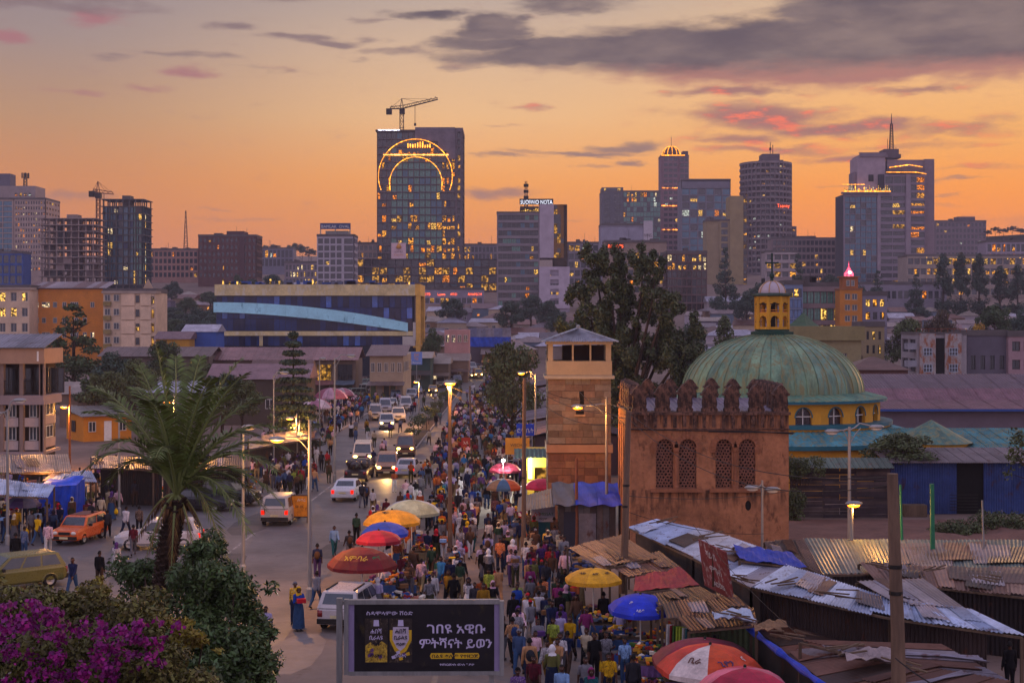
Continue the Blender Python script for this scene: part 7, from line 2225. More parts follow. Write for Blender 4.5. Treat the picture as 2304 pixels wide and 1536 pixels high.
def zone(n, y0, y1, xl, xr, tw=.55, fem=.3):
 for _ in range(n):
  y = R.uniform(y0, y1)
  f = (y - y0) / (y1 - y0)
  x = R.uniform(xl[0] + (xl[1] - xl[0]) * f, xr[0] + (xr[1] - xr[0]) * f)
  if any(abs(x - cx_) < 1.5 and -1 < y - cy_ < 5.2 for cx_, cy_ in CARS_AT):
   continue
  if -11.3 < x < -9.1 and y > 136:
   continue
  if any((x - a) ** 2 + (y - b_) ** 2 < .3 for a, b_, *_ in cand):
   continue
  cand.append((x, y, R.random() < tw, R.random() < fem))
zone(54, 50, 80, (-1.8, -3.2), (3.2, 1.2))
zone(16, 46, 56, (0, 0), (3.6, 3.2), .7)
zone(34, 60, 80, (-5.0, -6.4), (-2.2, -2.6), .5)
zone(170, 80, 112, (-8.6, -6.6), (1.0, .8), .5)
zone(430, 112, 200, (-7.0, -7.5), (1.5, .9), .5)
zone(200, 200, 300, (-7, -4.5), (1, 0), .5)
zone(180, 103, 132, (-20.5, -22), (-13.6, -19.6), .5)
zone(340, 132, 290, (-25, -29), (-19.2, -20), .5)
zone(130, 80, 97, (-36, -38), (-24.5, -25.5), .5)
zone(44, 58, 83, (.7, .8), (3.2, 2.2), .6)
zone(44, 100, 120, (-40, -40), (-21, -21), .5)
zone(100, 104, 260, (-19.5, -19.5), (-4, -5), .5)
cand.sort(key=lambda c: c[1])
crowd = []
for x, y, tw, fm in cand:
 if NPEO[0] < 298:
  done = None
  for tr_ in range(12):
   done = person(x, y, tw, R.choice(SHIRTS), R.choice(list(PANT)[:8]), None, R.random() < .4, 'f' if fm else ('cap' if R.random() < .12 else 'm'), 'backpack' if R.random() < .06 and not fm else None)
   if done:
    break
 else:
  crowd.append((x, y, tw, fm))
# the far crowd, past the limit of individuals, reads as one mass
cv, cf, cc = [], [], []
off = 0
keys = ['walk', 'stride', 'stand', 'hold', 'bagged']
LOWS = {}
for k_ in keys:
 me, G, lowm, bones = POSES[k_]
 co, lab = classify(lowm, bones)
 LOWS[k_] = (co, lab, [tuple(p.vertices) for p in lowm.polygons])
for x, y, tw, fm in crowd:
 co, lab, pf = LOWS[R.choice(keys)]
 rz = (0 if tw else PI) + R.uniform(-.5, .5)
 s = R.uniform(.93, 1.06)
 c_, s_ = math.cos(rz), math.sin(rz)
 q = co * s * 1.06
 cv.append(np.stack([q[:, 0] * c_ - q[:, 1] * s_ + x, q[:, 0] * s_ + q[:, 1] * c_ + y, co[:, 2] * s + hill(y)], 1))
 sh, pn, sk_ = lin(CLOTH[R.choice(SHIRTS)]), lin(R.choice(list(PANT.values())[:8])), lin('#4a2c1e')
 hd_ = lin(R.choice(['#c9c4c4', '#0d0a09', '#4c2f66', '#b8a88c'])) if fm else lin('#0d0a09')
 col = np.zeros((len(co), 4))
 col[:, 3] = 1
 top = co[:, 2].max()
 for g_, c3 in (('torso', sh), ('uarm', sh), ('farm', sh if R.random() < .5 else sk_), ('pelvis', pn), ('thigh', pn), ('shank', pn), ('foot', lin('#1c1512')), ('hand', sk_), ('neck', sk_), ('head', sk_)):
  col[lab == g_, :3] = c3
 col[(lab == 'head') & (co[:, 2] > top - .1), :3] = hd_
 cc.append(col)
 cf += [tuple(i + off for i in f) for f in pf]
 off += len(co)
if crowd:
 me = bpy.data.meshes.new('crowd')
 me.from_pydata(np.concatenate(cv).tolist(), [], cf)
 at_ = me.color_attributes.new('garment', 'FLOAT_COLOR', 'POINT')
 at_.data.foreach_set('color', np.concatenate(cc).astype(np.float32).ravel())
 cm = mat('crowd_cloth', '#ffffff', .95, .2, 6, spec=.1)
 t = NT.__new__(NT)
 t.t = cm.node_tree
 ca = t.n('ShaderNodeVertexColor', layer_name='garment')
 b_ = [n for n in t.t.nodes if n.type == 'BSDF_PRINCIPLED'][0]
 t.put(b_.inputs['Base Color'], ca.outputs[0])
 me.materials.append(cm)
 tag(link('crowd', me), kind='stuff')
print('PEOPLE', NPEO[0], 'CROWD', len(crowd))
# ------------------------------------------------------------------ vehicles
CARK = {  # L, W, H, z profile of lower body [(y, ztop)], cabin base y0..y1, cabin roof y0..y1, belt z, side windows, wheel r
 'sedan': (4.4, 1.7, 1.44, [(-2.2, .58), (-2.1, .72), (-1.05, .93), (1.3, .96), (2.08, .95), (2.2, .78)], (-1.1, 1.5), (-.3, .8), .92, 2, .31),
 'suv': (4.6, 1.82, 1.8, [(-2.3, .75), (-2.2, .95), (-1.0, 1.08), (2.1, 1.08), (2.3, .98)], (-1.1, 2.25), (-.45, 2.0), 1.06, 3, .37),
 'wagon': (4.6, 1.76, 1.62, [(-2.3, .64), (-2.2, .82), (-1.0, .98), (2.1, 1.0), (2.3, .9)], (-1.15, 2.25), (-.4, 1.9), .97, 3, .33),
 'minibus': (4.7, 1.78, 2.02, [(-2.35, .85), (-2.28, 1.02), (-1.95, 1.1), (2.25, 1.1), (2.35, 1.0)], (-2.15, 2.32), (-1.5, 2.25), 1.08, 4, .33),
 'taxi': (3.9, 1.62, 1.5, [(-1.95, .72), (-1.88, .84), (-.9, .95), (1.8, .98), (1.95, .9)], (-.98, 1.9), (-.5, 1.75), .95, 2, .3),
 'pickup': (4.9, 1.78, 1.7, [(-2.45, .75), (-2.35, .95), (-1.1, 1.05), (2.3, .98), (2.45, .9)], (-1.15, .7), (-.5, .6), 1.04, 1, .37),
}
CMESH = {}
PLATE = mat('number_plate', '#c0b48a', .5)
def car_meshes(kind):
 if kind in CMESH:
  return CMESH[kind]
 L, W, H, prof, cb, cr_, zb, nw, wr = CARK[kind]
 h, D = W / 2, {}
 z0 = .28
 b = MB()
 rows = []
 for y, zt in prof:
  e = abs(abs(y) - L / 2) < .02
  w = h * (.9 if e else 1)
  z00 = z0 + (.1 if e else 0)
  rows.append([(-w * .9, y, z00), (-w, y, z00 + .1), (-w, y, zt - .12), (-w * .93, y, zt), (w * .93, y, zt), (w, y, zt - .12), (w, y, z00 + .1), (w * .9, y, z00)])
 vs = [p for r_ in rows for p in r_]
 fs = [(i * 8 + k, i * 8 + (k + 1) % 8, (i + 1) * 8 + (k + 1) % 8, (i + 1) * 8 + k) for i in range(len(rows) - 1) for k in range(8)]
 fs += [tuple(range(8))[::-1], tuple((len(rows) - 1) * 8 + k for k in range(8))]
 b.add(vs, fs)
 wy = (-L / 2 + .82, L / 2 - .85)
 for y in wy:
  for s in (-1, 1):
   b.tube([(s * (h - .02), y - wr * 1.15 * math.cos(a), z0 + .02 + wr * 1.1 * math.sin(a)) for a in [PI * i / 8 for i in range(9)]], .035, 5)
 if kind == 'pickup':
  for i in range(14):
   b.ball((R.uniform(-.6, .6), R.uniform(.95, 2.2), R.uniform(1.1, 1.5)), R.uniform(.2, .36), n=8, k=5)
 D['body'] = (b, OCV)
 wb, wt = h * .95, h * .8
 c = [(-wb, cb[0], zb), (wb, cb[0], zb), (wb, cb[1], zb), (-wb, cb[1], zb), (-wt, cr_[0], H - .05), (wt, cr_[0], H - .05), (wt, cr_[1], H - .05), (-wt, cr_[1], H - .05),
   (-wt * .86, cr_[0] + .12, H), (wt * .86, cr_[0] + .12, H), (wt * .86, cr_[1] - .12, H), (-wt * .86, cr_[1] - .12, H)]
 D['cabin'] = (MB().add(c, [(0, 1, 5, 4), (1, 2, 6, 5), (2, 3, 7, 6), (3, 0, 4, 7), (4, 5, 9, 8), (5, 6, 10, 9), (6, 7, 11, 10), (7, 4, 8, 11), (8, 9, 10, 11)]), OCV)
 V = [Vector(p) for p in c]
 def quad(A, B, C, E, u0, u1, v0, v1):
  q = lambda u, v: A * (1 - u) * (1 - v) + B * u * (1 - v) + C * u * v + E * (1 - u) * v
  n = (B - A).cross(E - A).normalized() * .012
  return MB().add([q(u0, v0) + n, q(u1, v0) + n, q(u1, v1) + n, q(u0, v1) + n], [(0, 1, 2, 3)])
 D['windscreen'] = (quad(V[0], V[1], V[5], V[4], .06, .94, .1, .93), DARKG)
 D['rear_window'] = (quad(V[2], V[3], V[7], V[6], .1, .9, .25, .9), DARKG)
 for i in range(nw):
  a, e = .06 + .9 * i / nw, .06 + .9 * (i + 1) / nw - .03
  D['window%d' % i] = (quad(V[1], V[2], V[6], V[5], a, e, .12, .9), DARKG)
  D['window%d' % (i + 10)] = (quad(V[3], V[0], V[4], V[7], 1 - e, 1 - a, .12, .9), DARKG)
 zf = prof[1][1]
 zr = prof[-2][1]
 for s in (-1, 1):
  D['headlight%d' % s] = (MB().ball((s * h * .68, -L / 2 - .0, zf - .14), .16, .07, .1, 10, 6), 'H')
  x = s * h * .8
  D['taillight%d' % s] = (MB().box(x - .1, L / 2 - .1, zr - .36, x + .1, L / 2 + .02, zr - .1), 'T')
  D['mirror%d' % s] = (MB().box(s * (h + .12) - .1, cb[0] + .3, zb, s * (h + .12) + .1, cb[0] + .4, zb + .14), DARKM)
  for j, y in enumerate(wy):
   t = MB().lathe([(wr * .6, -.1), (wr * .95, -.1), (wr, -.05), (wr, .05), (wr * .95, .1), (wr * .6, .1)], 18)
   t.v = [(s * (h - .1) + v[2], y + v[0], wr + v[1]) for v in t.v]
   r_ = MB().lathe([(.02, .07), (wr * .3, .06), (wr * .62, .1), (wr * .62, -.08)], 12)
   r_.v = [(s * (h - .1 + v[2]), y + v[0], wr + v[1]) for v in r_.v]
   D['wheel%d%d' % (s, j)] = (t, RUBBER)
   D['rim%d%d' % (s, j)] = (r_, STEEL)
 D['front_bumper'] = (MB().box(-h * .92, -L / 2 - .08, .34, h * .92, -L / 2 + .1, .52), DARKM if kind != 'sedan' else OCV)
 D['rear_bumper'] = (MB().box(-h * .92, L / 2 - .1, .36, h * .92, L / 2 + .08, .56), DARKM if kind != 'sedan' else OCV)
 D['grille'] = (MB().box(-h * .42, -L / 2 - .03, zf - .24, h * .42, -L / 2 + .05, zf - .08), DARKM)
 D['front_plate'] = (MB().box(-.25, -L / 2 - .1, .38, .25, -L / 2 - .082, .5), PLATE)
 D['rear_plate'] = (MB().box(-.25, L / 2 + .082, .6, .25, L / 2 + .1, .72), PLATE)
 M_ = {}
 for n, (mb, m) in D.items():
  nm = n.rstrip('0123456789-')
  if m in ('H', 'T'):
   M_[n] = [mb.mesh(nm, HEADO if m == 'H' else TAILO, True), mb.mesh(nm, HEADL if m == 'H' else TAILL, True)]
  else:
   M_[n] = mb.mesh(nm, m, m == RUBBER)
 CMESH[kind] = M_
 return M_
def car(px, py, kind, col, head, lit, label, group=None):
 Y = road_y(py)
 L = CARK[kind][0]
 yc = Y + abs(math.cos(math.radians(head))) * (L / 2 - .8) + abs(math.sin(math.radians(head))) * .8
 o = thing('taxi' if kind == 'taxi' else {'sedan': 'saloon_car', 'suv': 'jeep', 'wagon': 'estate_car', 'minibus': 'minibus', 'pickup': 'pickup_truck'}[kind], label, 'taxi' if kind == 'taxi' else ('van' if kind == 'minibus' else 'car'),
     (X_(px, Y), yc, hill(yc) + .005), math.radians(head), group)
 M_ = car_meshes(kind)
 rims = {}
 for n, me in M_.items():
  nm = n.rstrip('0123456789-')
  if isinstance(me, list):
   me = me[1 if (lit == 'head' or (lit == 'tail' and nm == 'taillight')) else 0]
  par = o
  q = link(nm, me, par, color=gcol(col))
  if nm == 'wheel':
   rims['rim' + n[5:]] = q
  elif nm == 'rim':
   q.parent = rims[n]
 if lit == 'head' and Y < 260:
  l = bpy.data.lights.new('headlight_beam', 'SPOT')
  l.energy, l.color, l.spot_size, l.spot_blend, l.shadow_soft_size = 420, (1, .52, .16), 1.3, .8, .1
  q = bpy.data.objects.new('headlight_beam', l)
  COL.objects.link(q)
  q.parent = o
  q.location = (0, -L / 2 - .15, .75)
  q.rotation_euler = (math.radians(-78) + PI, 0, 0) if False else (math.radians(76), 0, PI)
 return o
for px, py, kind, col, h_, lit, lb in CARDEF:
 far = lb is None
 g_ = None
 if far:
  g_ = 'cars queuing at the far end of the street' if h_ > -60 else 'vans parked nose out along the far kerb'
  lb = 'one of the hazy cars crowding the far end of the street' if h_ > -60 else 'one of the vans parked along the far kerb by the corner house'
 c_ = car(px, py, kind, col, h_, lit, lb, g_)
 if lb.startswith('boxy orange'):
  MB().box(-.5, -.3, 1.5, .5, 1.4, 1.53).build('roof_panel', mat('roof_red', '#5a1a14', .5), c_)
 if lb.startswith('olive yellow'):
  MB().box(-.89, -2, .72, -.88, 2.1, .8).build('stripe', mat('stripe_yellow', '#c09a20', .5), c_)
 if lb.startswith('white four wheel'):
  MB().box(-.6, .3, 1.62, -.55, 1.8, 1.68).build('roof_rail', DARKM, c_)
  MB().box(.55, .3, 1.62, .6, 1.8, 1.68).build('roof_rail', DARKM, c_)
# ------------------------------------------------------------------ parasols
def parasol(label, px, py, Y, r, cols, h=None, base=0., texts=(), tilt=(0, 0), rot=0., polem=None, name='parasol'):
 zt = Z_(py, Y)
 h = h or r * .4
 t = thing(name, label, 'parasol', (X_(px, Y), Y, base))
 zt -= base
 n = 8
 for i in range(n):
  a0 = -PI / 2 + rot + (i - .5) * 2 * PI / n
  a1 = a0 + 2 * PI / n
  b = MB()
  rings = [(.03, 0), (.3, -.07), (.58, -.26), (.82, -.58), (1.0, -1.0)]
  vs = []
  for q, z in rings:
   for s in range(5):
    a = a0 + (a1 - a0) * s / 4
    k_ = 1 - .075 * math.sin(PI * s / 4) * q
    vs.append((r * q * k_ * math.cos(a), r * q * k_ * math.sin(a), h * z))
  for s in range(5):
   a = a0 + (a1 - a0) * s / 4
   k_ = (1 - .075 * math.sin(PI * s / 4)) * 1.0
   vs.append((r * k_ * math.cos(a), r * k_ * math.sin(a), -h - .13 - .03 * math.sin(PI * s / 4)))
  fs = [(j * 5 + s, j * 5 + s + 1, j * 5 + 6 + s, j * 5 + 5 + s) for j in range(5) for s in range(4)]
  b.add(vs, fs)
  p = b.build('canopy_panel', OCT, t, (0, 0, zt), color=gcol(cols[i % len(cols)], .2))
  p.rotation_euler = (tilt[0], tilt[1], 0)
 fr_ = MB()
 for i in range(n):
  a = -PI / 2 + rot + (i - .5) * 2 * PI / n
  fr_.bar((0, 0, zt - h * .1), (r * .97 * math.cos(a), r * .97 * math.sin(a), zt - h * 1.02), .018)
 fr_.build('ribs', STEEL, t)
 MB().tube([(0, 0, 0), (0, 0, zt + .02)], .028, 8).build('pole', polem or WHITE, t)
 MB().ball((0, 0, zt + .05), .05).build('finial', DARKM, t)
 MB().lathe([(.3, 0), (.3, .06), (.06, .1)], 12).build('foot', CONC, t)
 for tx, ang, q, size, m in texts:
  a = -PI / 2 + rot + ang * PI / 4
  rr = r * q
  zz = -h * (q ** 2.2) + .02
  nrm = Vector((math.cos(a) * h * 2.2 * q ** 1.2 / r, math.sin(a) * h * 2.2 * q ** 1.2 / r, 1)).normalized()
  xa = Vector((-math.sin(a), math.cos(a), 0))
  ya = nrm.cross(xa)
  me = text_mesh(tx, size, .003, ex=.004)
  me.materials.clear()
  me.materials.append(m)
  o = link('lettering', me, t)
  pos = Vector((rr * .965 * math.cos(a), rr * .965 * math.sin(a), zt + zz)) + nrm * .02
  o.matrix_local = Matrix((( xa.x, ya.x, nrm.x, pos.x), (xa.y, ya.y, nrm.y, pos.y), (xa.z, ya.z, nrm.z, pos.z), (0, 0, 0, 1)))
 return t
YP, GP, WPT, BKP = mat('print_yellow', '#d0a030', .6), mat('print_green', '#2a7a4a', .6), mat('print_white', '#c8c0b8', .6), mat('print_dark', '#2a2420', .6)
parasol('large dark red parasol with a grey panel and yellow lettering over a parked car', 815, 1230, 61, 1.52, ['#6e0c12', '#6e0c12', '#4c5866', '#4c5866', '#6e0c12', '#6e0c12', '#6e0c12', '#6e0c12'], .75, texts=[('አምብራ', -.62, .78, .36, YP), ('ጣና', .42, .78, .26, GP), ('ABC', 1.6, .76, .2, WPT)], rot=.35)
parasol('smaller bright red parasol just behind the large dark red one', 852, 1193, 66.5, 1.1, ['#94142a'], .42)
parasol('blue parasol half hidden behind the bright red one', 866, 1174, 69, 1.2, ['#1c3a9a'], .5)
parasol('yellow parasol with faint print between the blue and the grey one', 882, 1147, 71.5, 1.5, ['#c88a16'], .55, texts=[('ሜታ', -.6, .5, .25, BKP)])
parasol('large pale grey green parasol behind the yellow one', 926, 1124, 76, 1.6, ['#8c9884', '#8c9884', '#8490a0', '#8c9884'], .62)
parasol('yellow parasol on a slim white pole beside the tin roofs', 1335, 1278, 57, 1.17, ['#c68e12'], .42, texts=[('ዳሸን', 0, .66, .16, BKP), ('ዳሸን', -1, .66, .16, BKP), ('ዳሸን', 1, .66, .16, BKP)], rot=.1)
parasol('royal blue parasol with white lettering on its valance', 1441, 1337, 52.5, 1.22, ['#1a2ea8'], .5, texts=[('ላይፍ', -.25, .95, .15, WPT), ('KENAFEM', .75, .93, .13, WPT), ('ጽ', -.8, .7, .18, WPT)], tilt=(.06, .0), rot=.1)
parasol('big orange and white panelled parasol with printed emblems in the near corner', 1598, 1450, 44, 1.66, ['#c8481c', '#c23e18', '#c8481c', '#b8382a', '#c8481c', '#c23e18', '#b03024', '#b8a8a0'], .7, texts=[('ቢራ', -.98, .74, .3, mat('print_brown', '#5a3020', .6)), ('ጊዮን', .1, .78, .28, mat('print_indigo', '#2a2a5a', .6)), ('ና', .95, .74, .26, WPT)], rot=.2)
parasol('dull crimson parasol half hidden behind the orange and white one', 1586, 1437, 46.5, 1.8, ['#7a1c30', '#7a1c30', '#682a3a'], .7)
parasol('rose red parasol lowest in the near corner', 1676, 1501, 41, 1.4, ['#b02040', '#b02040', '#b85a6a', '#a81e3a'], .6)
parasol('rounded rose red parasol beside the striped one near the stone tower', 1220, 1076, 91, 1.2, ['#b82444'], .5)
parasol('parasol with orange, blue and teal panels near the stone tower', 1133, 1076, 91, 1.18, ['#3a5a7a', '#b8501c', '#a83a20', '#b8501c', '#c06a20', '#a83a20', '#4a6a80', '#7a5a3c'], .55)
parasol('maroon parasol under the dazzling white bulb', 1136, 1040, 98, 1.15, ['#7a2034'], .5)
parasol('violet and grey parasol by the blue tarpaulin stall', 50, 1114, 84, 1.05, ['#4a3a6a', '#5a5a74', '#3a2e54'], .5)
parasol('pink and white striped parasol under the tiered pine', 744, 872, 176, 2.2, ['#a8808c', '#8a4a5a'], 1.2)
parasol('second striped parasol lower and closer to the tiered pine', 712, 896, 165, 1.9, ['#8a5a6c', '#b8a0a0'], 1.0)
parasol('white and pink parasol beyond the striped pair', 770, 872, 190, 1.7, ['#9a8a90', '#7a4a58'], .9)
t = thing('bulb_stand', 'dazzling white bare bulb on a thin pole above the maroon parasol', 'lamp', (X_(1132, 96.5), 96.5, 0))
MB().tube([(0, 0, 0), (0, 0, Z_(1040, 96.5))], .025, 6).build('pole', STEEL, t)
MB().ball((0, 0, Z_(1036, 96.5)), .11).build('bulb', WHITELAMP, t)
lamp_light('bulb_light', (0, -.1, Z_(1036, 96.5) + .05), 420, (.95, 1, .9), .11, t)
# ------------------------------------------------------------------ billboard
Y = 40
k = Y / F
t = thing('billboard', 'framed roadside billboard with two bottle pictures and white script on black', 'billboard', (X_(953, Y), Y, 0))
bx = lambda px: (px - 953) * k
bz = lambda py: Z_(py, Y)
t.rotation_euler = (0, 0, .012)
b = MB().box(bx(774), 0, bz(1517), bx(784), .18, bz(1348)).box(bx(1124), 0, bz(1520), bx(1134), .18, bz(1352)).box(bx(784), .01, bz(1359), bx(1124), .18, bz(1349)).box(bx(784), .01, bz(1519), bx(1124), .18, bz(1510))
b.build('frame', STEEL, t)
MB().box(bx(784), .06, bz(1510), bx(1124), .16, bz(1359)).build('panel', mat('board_lilac', '#85779a', .6, .1, 1), t)
pr = MB().box(bx(797), .045, bz(1510), bx(1112), .055, bz(1359)).build('print', mat('board_black', '#141016', .45, .5, .8, stain='#3a3018', stain_at=.62), t)
PW, PY_ = mat('board_white', '#b8aecb', .5), mat('board_yellow', '#c8a01e', .5)
TXT = [('ገበዩ አዊቡ', 1026, 1424, .33, PW, 132), ('ምትሻናት ይወን', 1025, 1457, .33, PW, 164), ('ስዳሞላምው ሸዕድ', 876, 1383, .13, PW, 104), ('በልዩ ቀለም የተዘጋጀ', 1023, 1479.5, .12, mat('board_ink', '#1c1420', .5), 104), ('የጠርሙሱ ሙሉ ገጽታ', 1028, 1497, .07, PW, 78)]
for a, e in ((967, 1019), (1021, 1079)):
 MB().prism([(bx(a + 3), bz(1469)), (bx(e - 3), bz(1469)), (bx(e), bz(1475.5)), (bx(e - 3), bz(1482)), (bx(a + 3), bz(1482)), (bx(a), bz(1475.5))], .041, .0448).build('yellow_pill', PY_, pr)
for s_, px, py, sz_, m, wd in TXT:
 lettering(s_, pr, (bx(px), .04, bz(py)), sz_, m, width=wd * k, ex=.006 if sz_ > .3 else .002, depth=.003)
INK = mat('board_ink', '#1c1420', .5)
card = lambda poly, y, nm, m, par: MB().prism([(bx(a), bz(c)) for a, c in poly], y, y + .006).build(nm, m, par)
for x0, sh in ((821, 0), (876, 1)):
 q = MB().box(bx(x0), .037, bz(1490), bx(x0 + 51), .044, bz(1391)).build('bottle_picture', mat('card_ink', '#2c2420', .5, .6, 5, stain='#6a5a4a', stain_at=.6), pr)
 if sh:
  card([(x0 + 1, 1417), (x0 + 50, 1417), (x0 + 50, 1440), (x0 + 38, 1464), (x0 + 25, 1474), (x0 + 12, 1464), (x0 + 1, 1440)], .031, 'yellow_shield', PY_, q)
  card([(x0 + 8, 1410), (x0 + 43, 1410), (x0 + 44, 1438), (x0 + 34, 1456), (x0 + 25, 1464), (x0 + 16, 1456), (x0 + 7, 1438)], .026, 'white_shield', mat('shield_white', '#b0a4b4', .5, .3, 6), q)
 else:
  card([(x0 + 1, 1452), (x0 + 12, 1444), (x0 + 25, 1452), (x0 + 38, 1442), (x0 + 50, 1450), (x0 + 50, 1489), (x0 + 1, 1489)], .031, 'gold_swirl', mat('gold_print', '#a88a30', .5, .6, 7, stain='#2a2018', stain_at=.55), q)
 card([(x0 + 20, 1394), (x0 + 31, 1394), (x0 + 32, 1408), (x0 + 19, 1408)], .026, 'crest', PW, q)
 for i, (tx, py, z_) in enumerate((('ሐበሻ', 1424, .16), ('ቢራልዩ', 1438, .15), ('ጣዕም', 1452, .11), ('ጥራትና', 1478, .12))):
  lettering(tx, q, (bx(x0 + 25), .018, bz(py)), z_, (INK if i < 3 else PW) if sh else (PW if i < 2 else INK), depth=.002, ex=.003)
 for i in range(5):
  c0, c1 = x0 + R.uniform(4, 40), R.uniform(1458, 1482)
  card([(c0, c1), (c0 + 8, c1 - 3), (c0 + 10, c1 + 4), (c0 + 2, c1 + 6)], .024, 'print_fleck', R.choice([PY_, PW, mat('fleck_violet', '#5a3a6a', .5)]), q)
MB().box(bx(757), .0, -.2, bx(770), .14, bz(1345)).box(bx(770), .04, bz(1360), bx(776), .1, bz(1352)).box(bx(1100), .2, -.2, bx(1112), .32, bz(1510)).build('post', STEEL, t)
# ------------------------------------------------------------------ tin roofs and stalls
CORR = lambda n, a=.03: (lambda u, v: a * math.cos(u * n * 2 * PI))
def tin_roof(label, quads, wall=None, name='tin_roofed_stall', cat='stall', group=None):
 """quads: (A, B, C, D as (px, py, z): front pair then back pair, sheets, colours, material)"""
 A0 = PZ(*quads[0][0])
 t = thing(name, label, cat, (A0.x, A0.y, 0))
 o = Vector((A0.x, A0.y, 0))
 for A, B, C, D, n, cols, m in quads:
  A, B, C, D = [PZ(*p) - o for p in (A, B, C, D)]
  for i in range(n):
   u0, u1 = i / n, (i + 1) / n + .02
   j = [R.uniform(-.04, .04) for _ in range(4)]
   z = Vector((0, 0, R.uniform(0, .05)))
   p = [A.lerp(B, u0), A.lerp(B, u1), D.lerp(C, u1), D.lerp(C, u0)]
   ov = (p[0] - p[3]).normalized() * R.uniform(-.1, .16)
   w = (p[1] - p[0]).length
   wav = max(3, int(w / .14))
   tarp = m is OCT
   b = MB().sheet(p[0] + z + ov, p[1] + z + ov, p[2] + z, p[3] + z, 10 if tarp else wav * 4, 4 if tarp else 1,
         (lambda u, v, s=R.random() * 6: .05 * math.sin(u * 7 + s) * math.sin(v * 6 + s) + .02 * math.sin(u * 21 + v * 9)) if tarp else CORR(wav, .022), .012)
   b.build('tarp' if tarp else 'roof_sheet', m, t, color=gcol(R.choice(cols), .2))
  for i in range(n // 2 if m is OCM and n > 3 else 0):
   u0, v0 = R.uniform(0, .78), R.uniform(-.05, .4)
   u1, v1 = u0 + R.uniform(.12, .24), v0 + R.uniform(.4, .75)
   sk = R.uniform(-.06, .06)
   at = lambda u, v: A.lerp(B, u).lerp(D.lerp(C, u), v) + Vector((0, 0, .06 + R.uniform(0, .05)))
   w = (A.lerp(B, u1) - A.lerp(B, u0)).length
   wav = max(3, int(w / .14))
   MB().sheet(at(u0, v0), at(u1, v0 + sk), at(u1 + sk, v1 + sk), at(u0 + sk, v1), wav * 4, 2, lambda u, v, s=R.uniform(0, 6): .02 * math.cos(u * wav * 2 * PI) + .04 * math.sin(v * 5 + s) * math.sin(u * 3 + s), .012).build(
    'roof_sheet', m, t, color=gcol(R.choice(RU + GR + BR + cols), .25))
  for a, e in ((A, B), (D, C)):
   MB().bar(a + Vector((0, 0, -.06)), e + Vector((0, 0, -.06)), .07, .07).build('rafter', WOOD, t)
  for p in (A, B, C, D):
   MB().bar((p.x, p.y, -.05), (p.x, p.y, p.z - .05), .09).build('post', WOOD, t)
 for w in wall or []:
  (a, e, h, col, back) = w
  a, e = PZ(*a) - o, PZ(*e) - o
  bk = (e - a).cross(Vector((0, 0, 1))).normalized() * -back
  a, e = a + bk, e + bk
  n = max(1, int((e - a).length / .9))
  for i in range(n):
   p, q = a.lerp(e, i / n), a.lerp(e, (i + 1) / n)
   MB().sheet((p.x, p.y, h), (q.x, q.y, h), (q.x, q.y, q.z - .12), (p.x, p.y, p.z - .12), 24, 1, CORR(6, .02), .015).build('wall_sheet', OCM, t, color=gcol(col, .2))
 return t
BW = ['#a4aec4', '#98a4be', '#b0b6c6', '#8c94aa']
GR = ['#7c7680', '#6e6468', '#8a8084']
RU = ['#5e4238', '#6e4c3e', '#4e3a36', '#7a5846']
BR = ['#4c3c36', '#5a4640', '#3f3430']
tin_roof('long row of blue white tin roofing running to a point in the near corner', [
 ((1415, 1186, 2.9), (1560, 1254, 2.9), (1640, 1206, 3.15), (1478, 1168, 3.15), 5, BW, OCM), ((1560, 1254, 2.9), (1690, 1320, 2.9), (1800, 1262, 3.15), (1640, 1206, 3.15), 5, BW + GR, OCM),
 ((1690, 1320, 2.9), (2006, 1388, 2.9), (2012, 1348, 3.2), (1770, 1270, 3.2), 7, BW, OCM), ((2006, 1388, 2.9), (2299, 1430, 2.9), (2180, 1372, 3.2), (2012, 1348, 3.2), 6, BW, OCM),
 ((2002, 1352, 3.2), (2166, 1370, 3.2), (2072, 1303, 3.3), (1927, 1309, 3.3), 4, GR, OCM), ((1664, 1258, 3.22), (1812, 1276, 3.22), (1779, 1241, 3.3), (1650, 1228, 3.3), 2, ['#16308e'], OCT)],
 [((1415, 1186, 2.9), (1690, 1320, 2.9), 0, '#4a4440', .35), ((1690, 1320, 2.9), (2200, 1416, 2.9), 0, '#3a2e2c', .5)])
tin_roof('orange lit rusty awnings spreading over the market path', [
 ((1354, 1278, 2.3), (1476, 1254, 2.7), (1394, 1203, 2.9), (1277, 1232, 2.5), 4, ['#8a6a52', '#7a5a44', '#94806e'], OCM), ((1409, 1296, 2.2), (1530, 1278, 2.6), (1480, 1240, 2.7), (1372, 1272, 2.3), 4, RU, OCM)])
tin_roof('crumpled crimson tarpaulin stall with brown sheet skirts', [
 ((1425, 1332, 2.2), (1572, 1318, 2.6), (1530, 1276, 2.7), (1430, 1298, 2.3), 2, ['#8a2028', '#7a3034'], OCT), ((1480, 1362, 2.2), (1620, 1348, 2.7), (1572, 1320, 2.7), (1465, 1336, 2.3), 4, BR, OCM),
 ((1500, 1390, 2.1), (1690, 1372, 2.8), (1640, 1330, 2.8), (1490, 1360, 2.3), 5, BR + RU, OCM), ((1550, 1418, 2.1), (1702, 1404, 2.7), (1692, 1366, 2.8), (1520, 1388, 2.2), 4, RU, OCM)], [((1550, 1418, 2.1), (1700, 1404, 2.4), 0, '#4a5a3a', .3)])
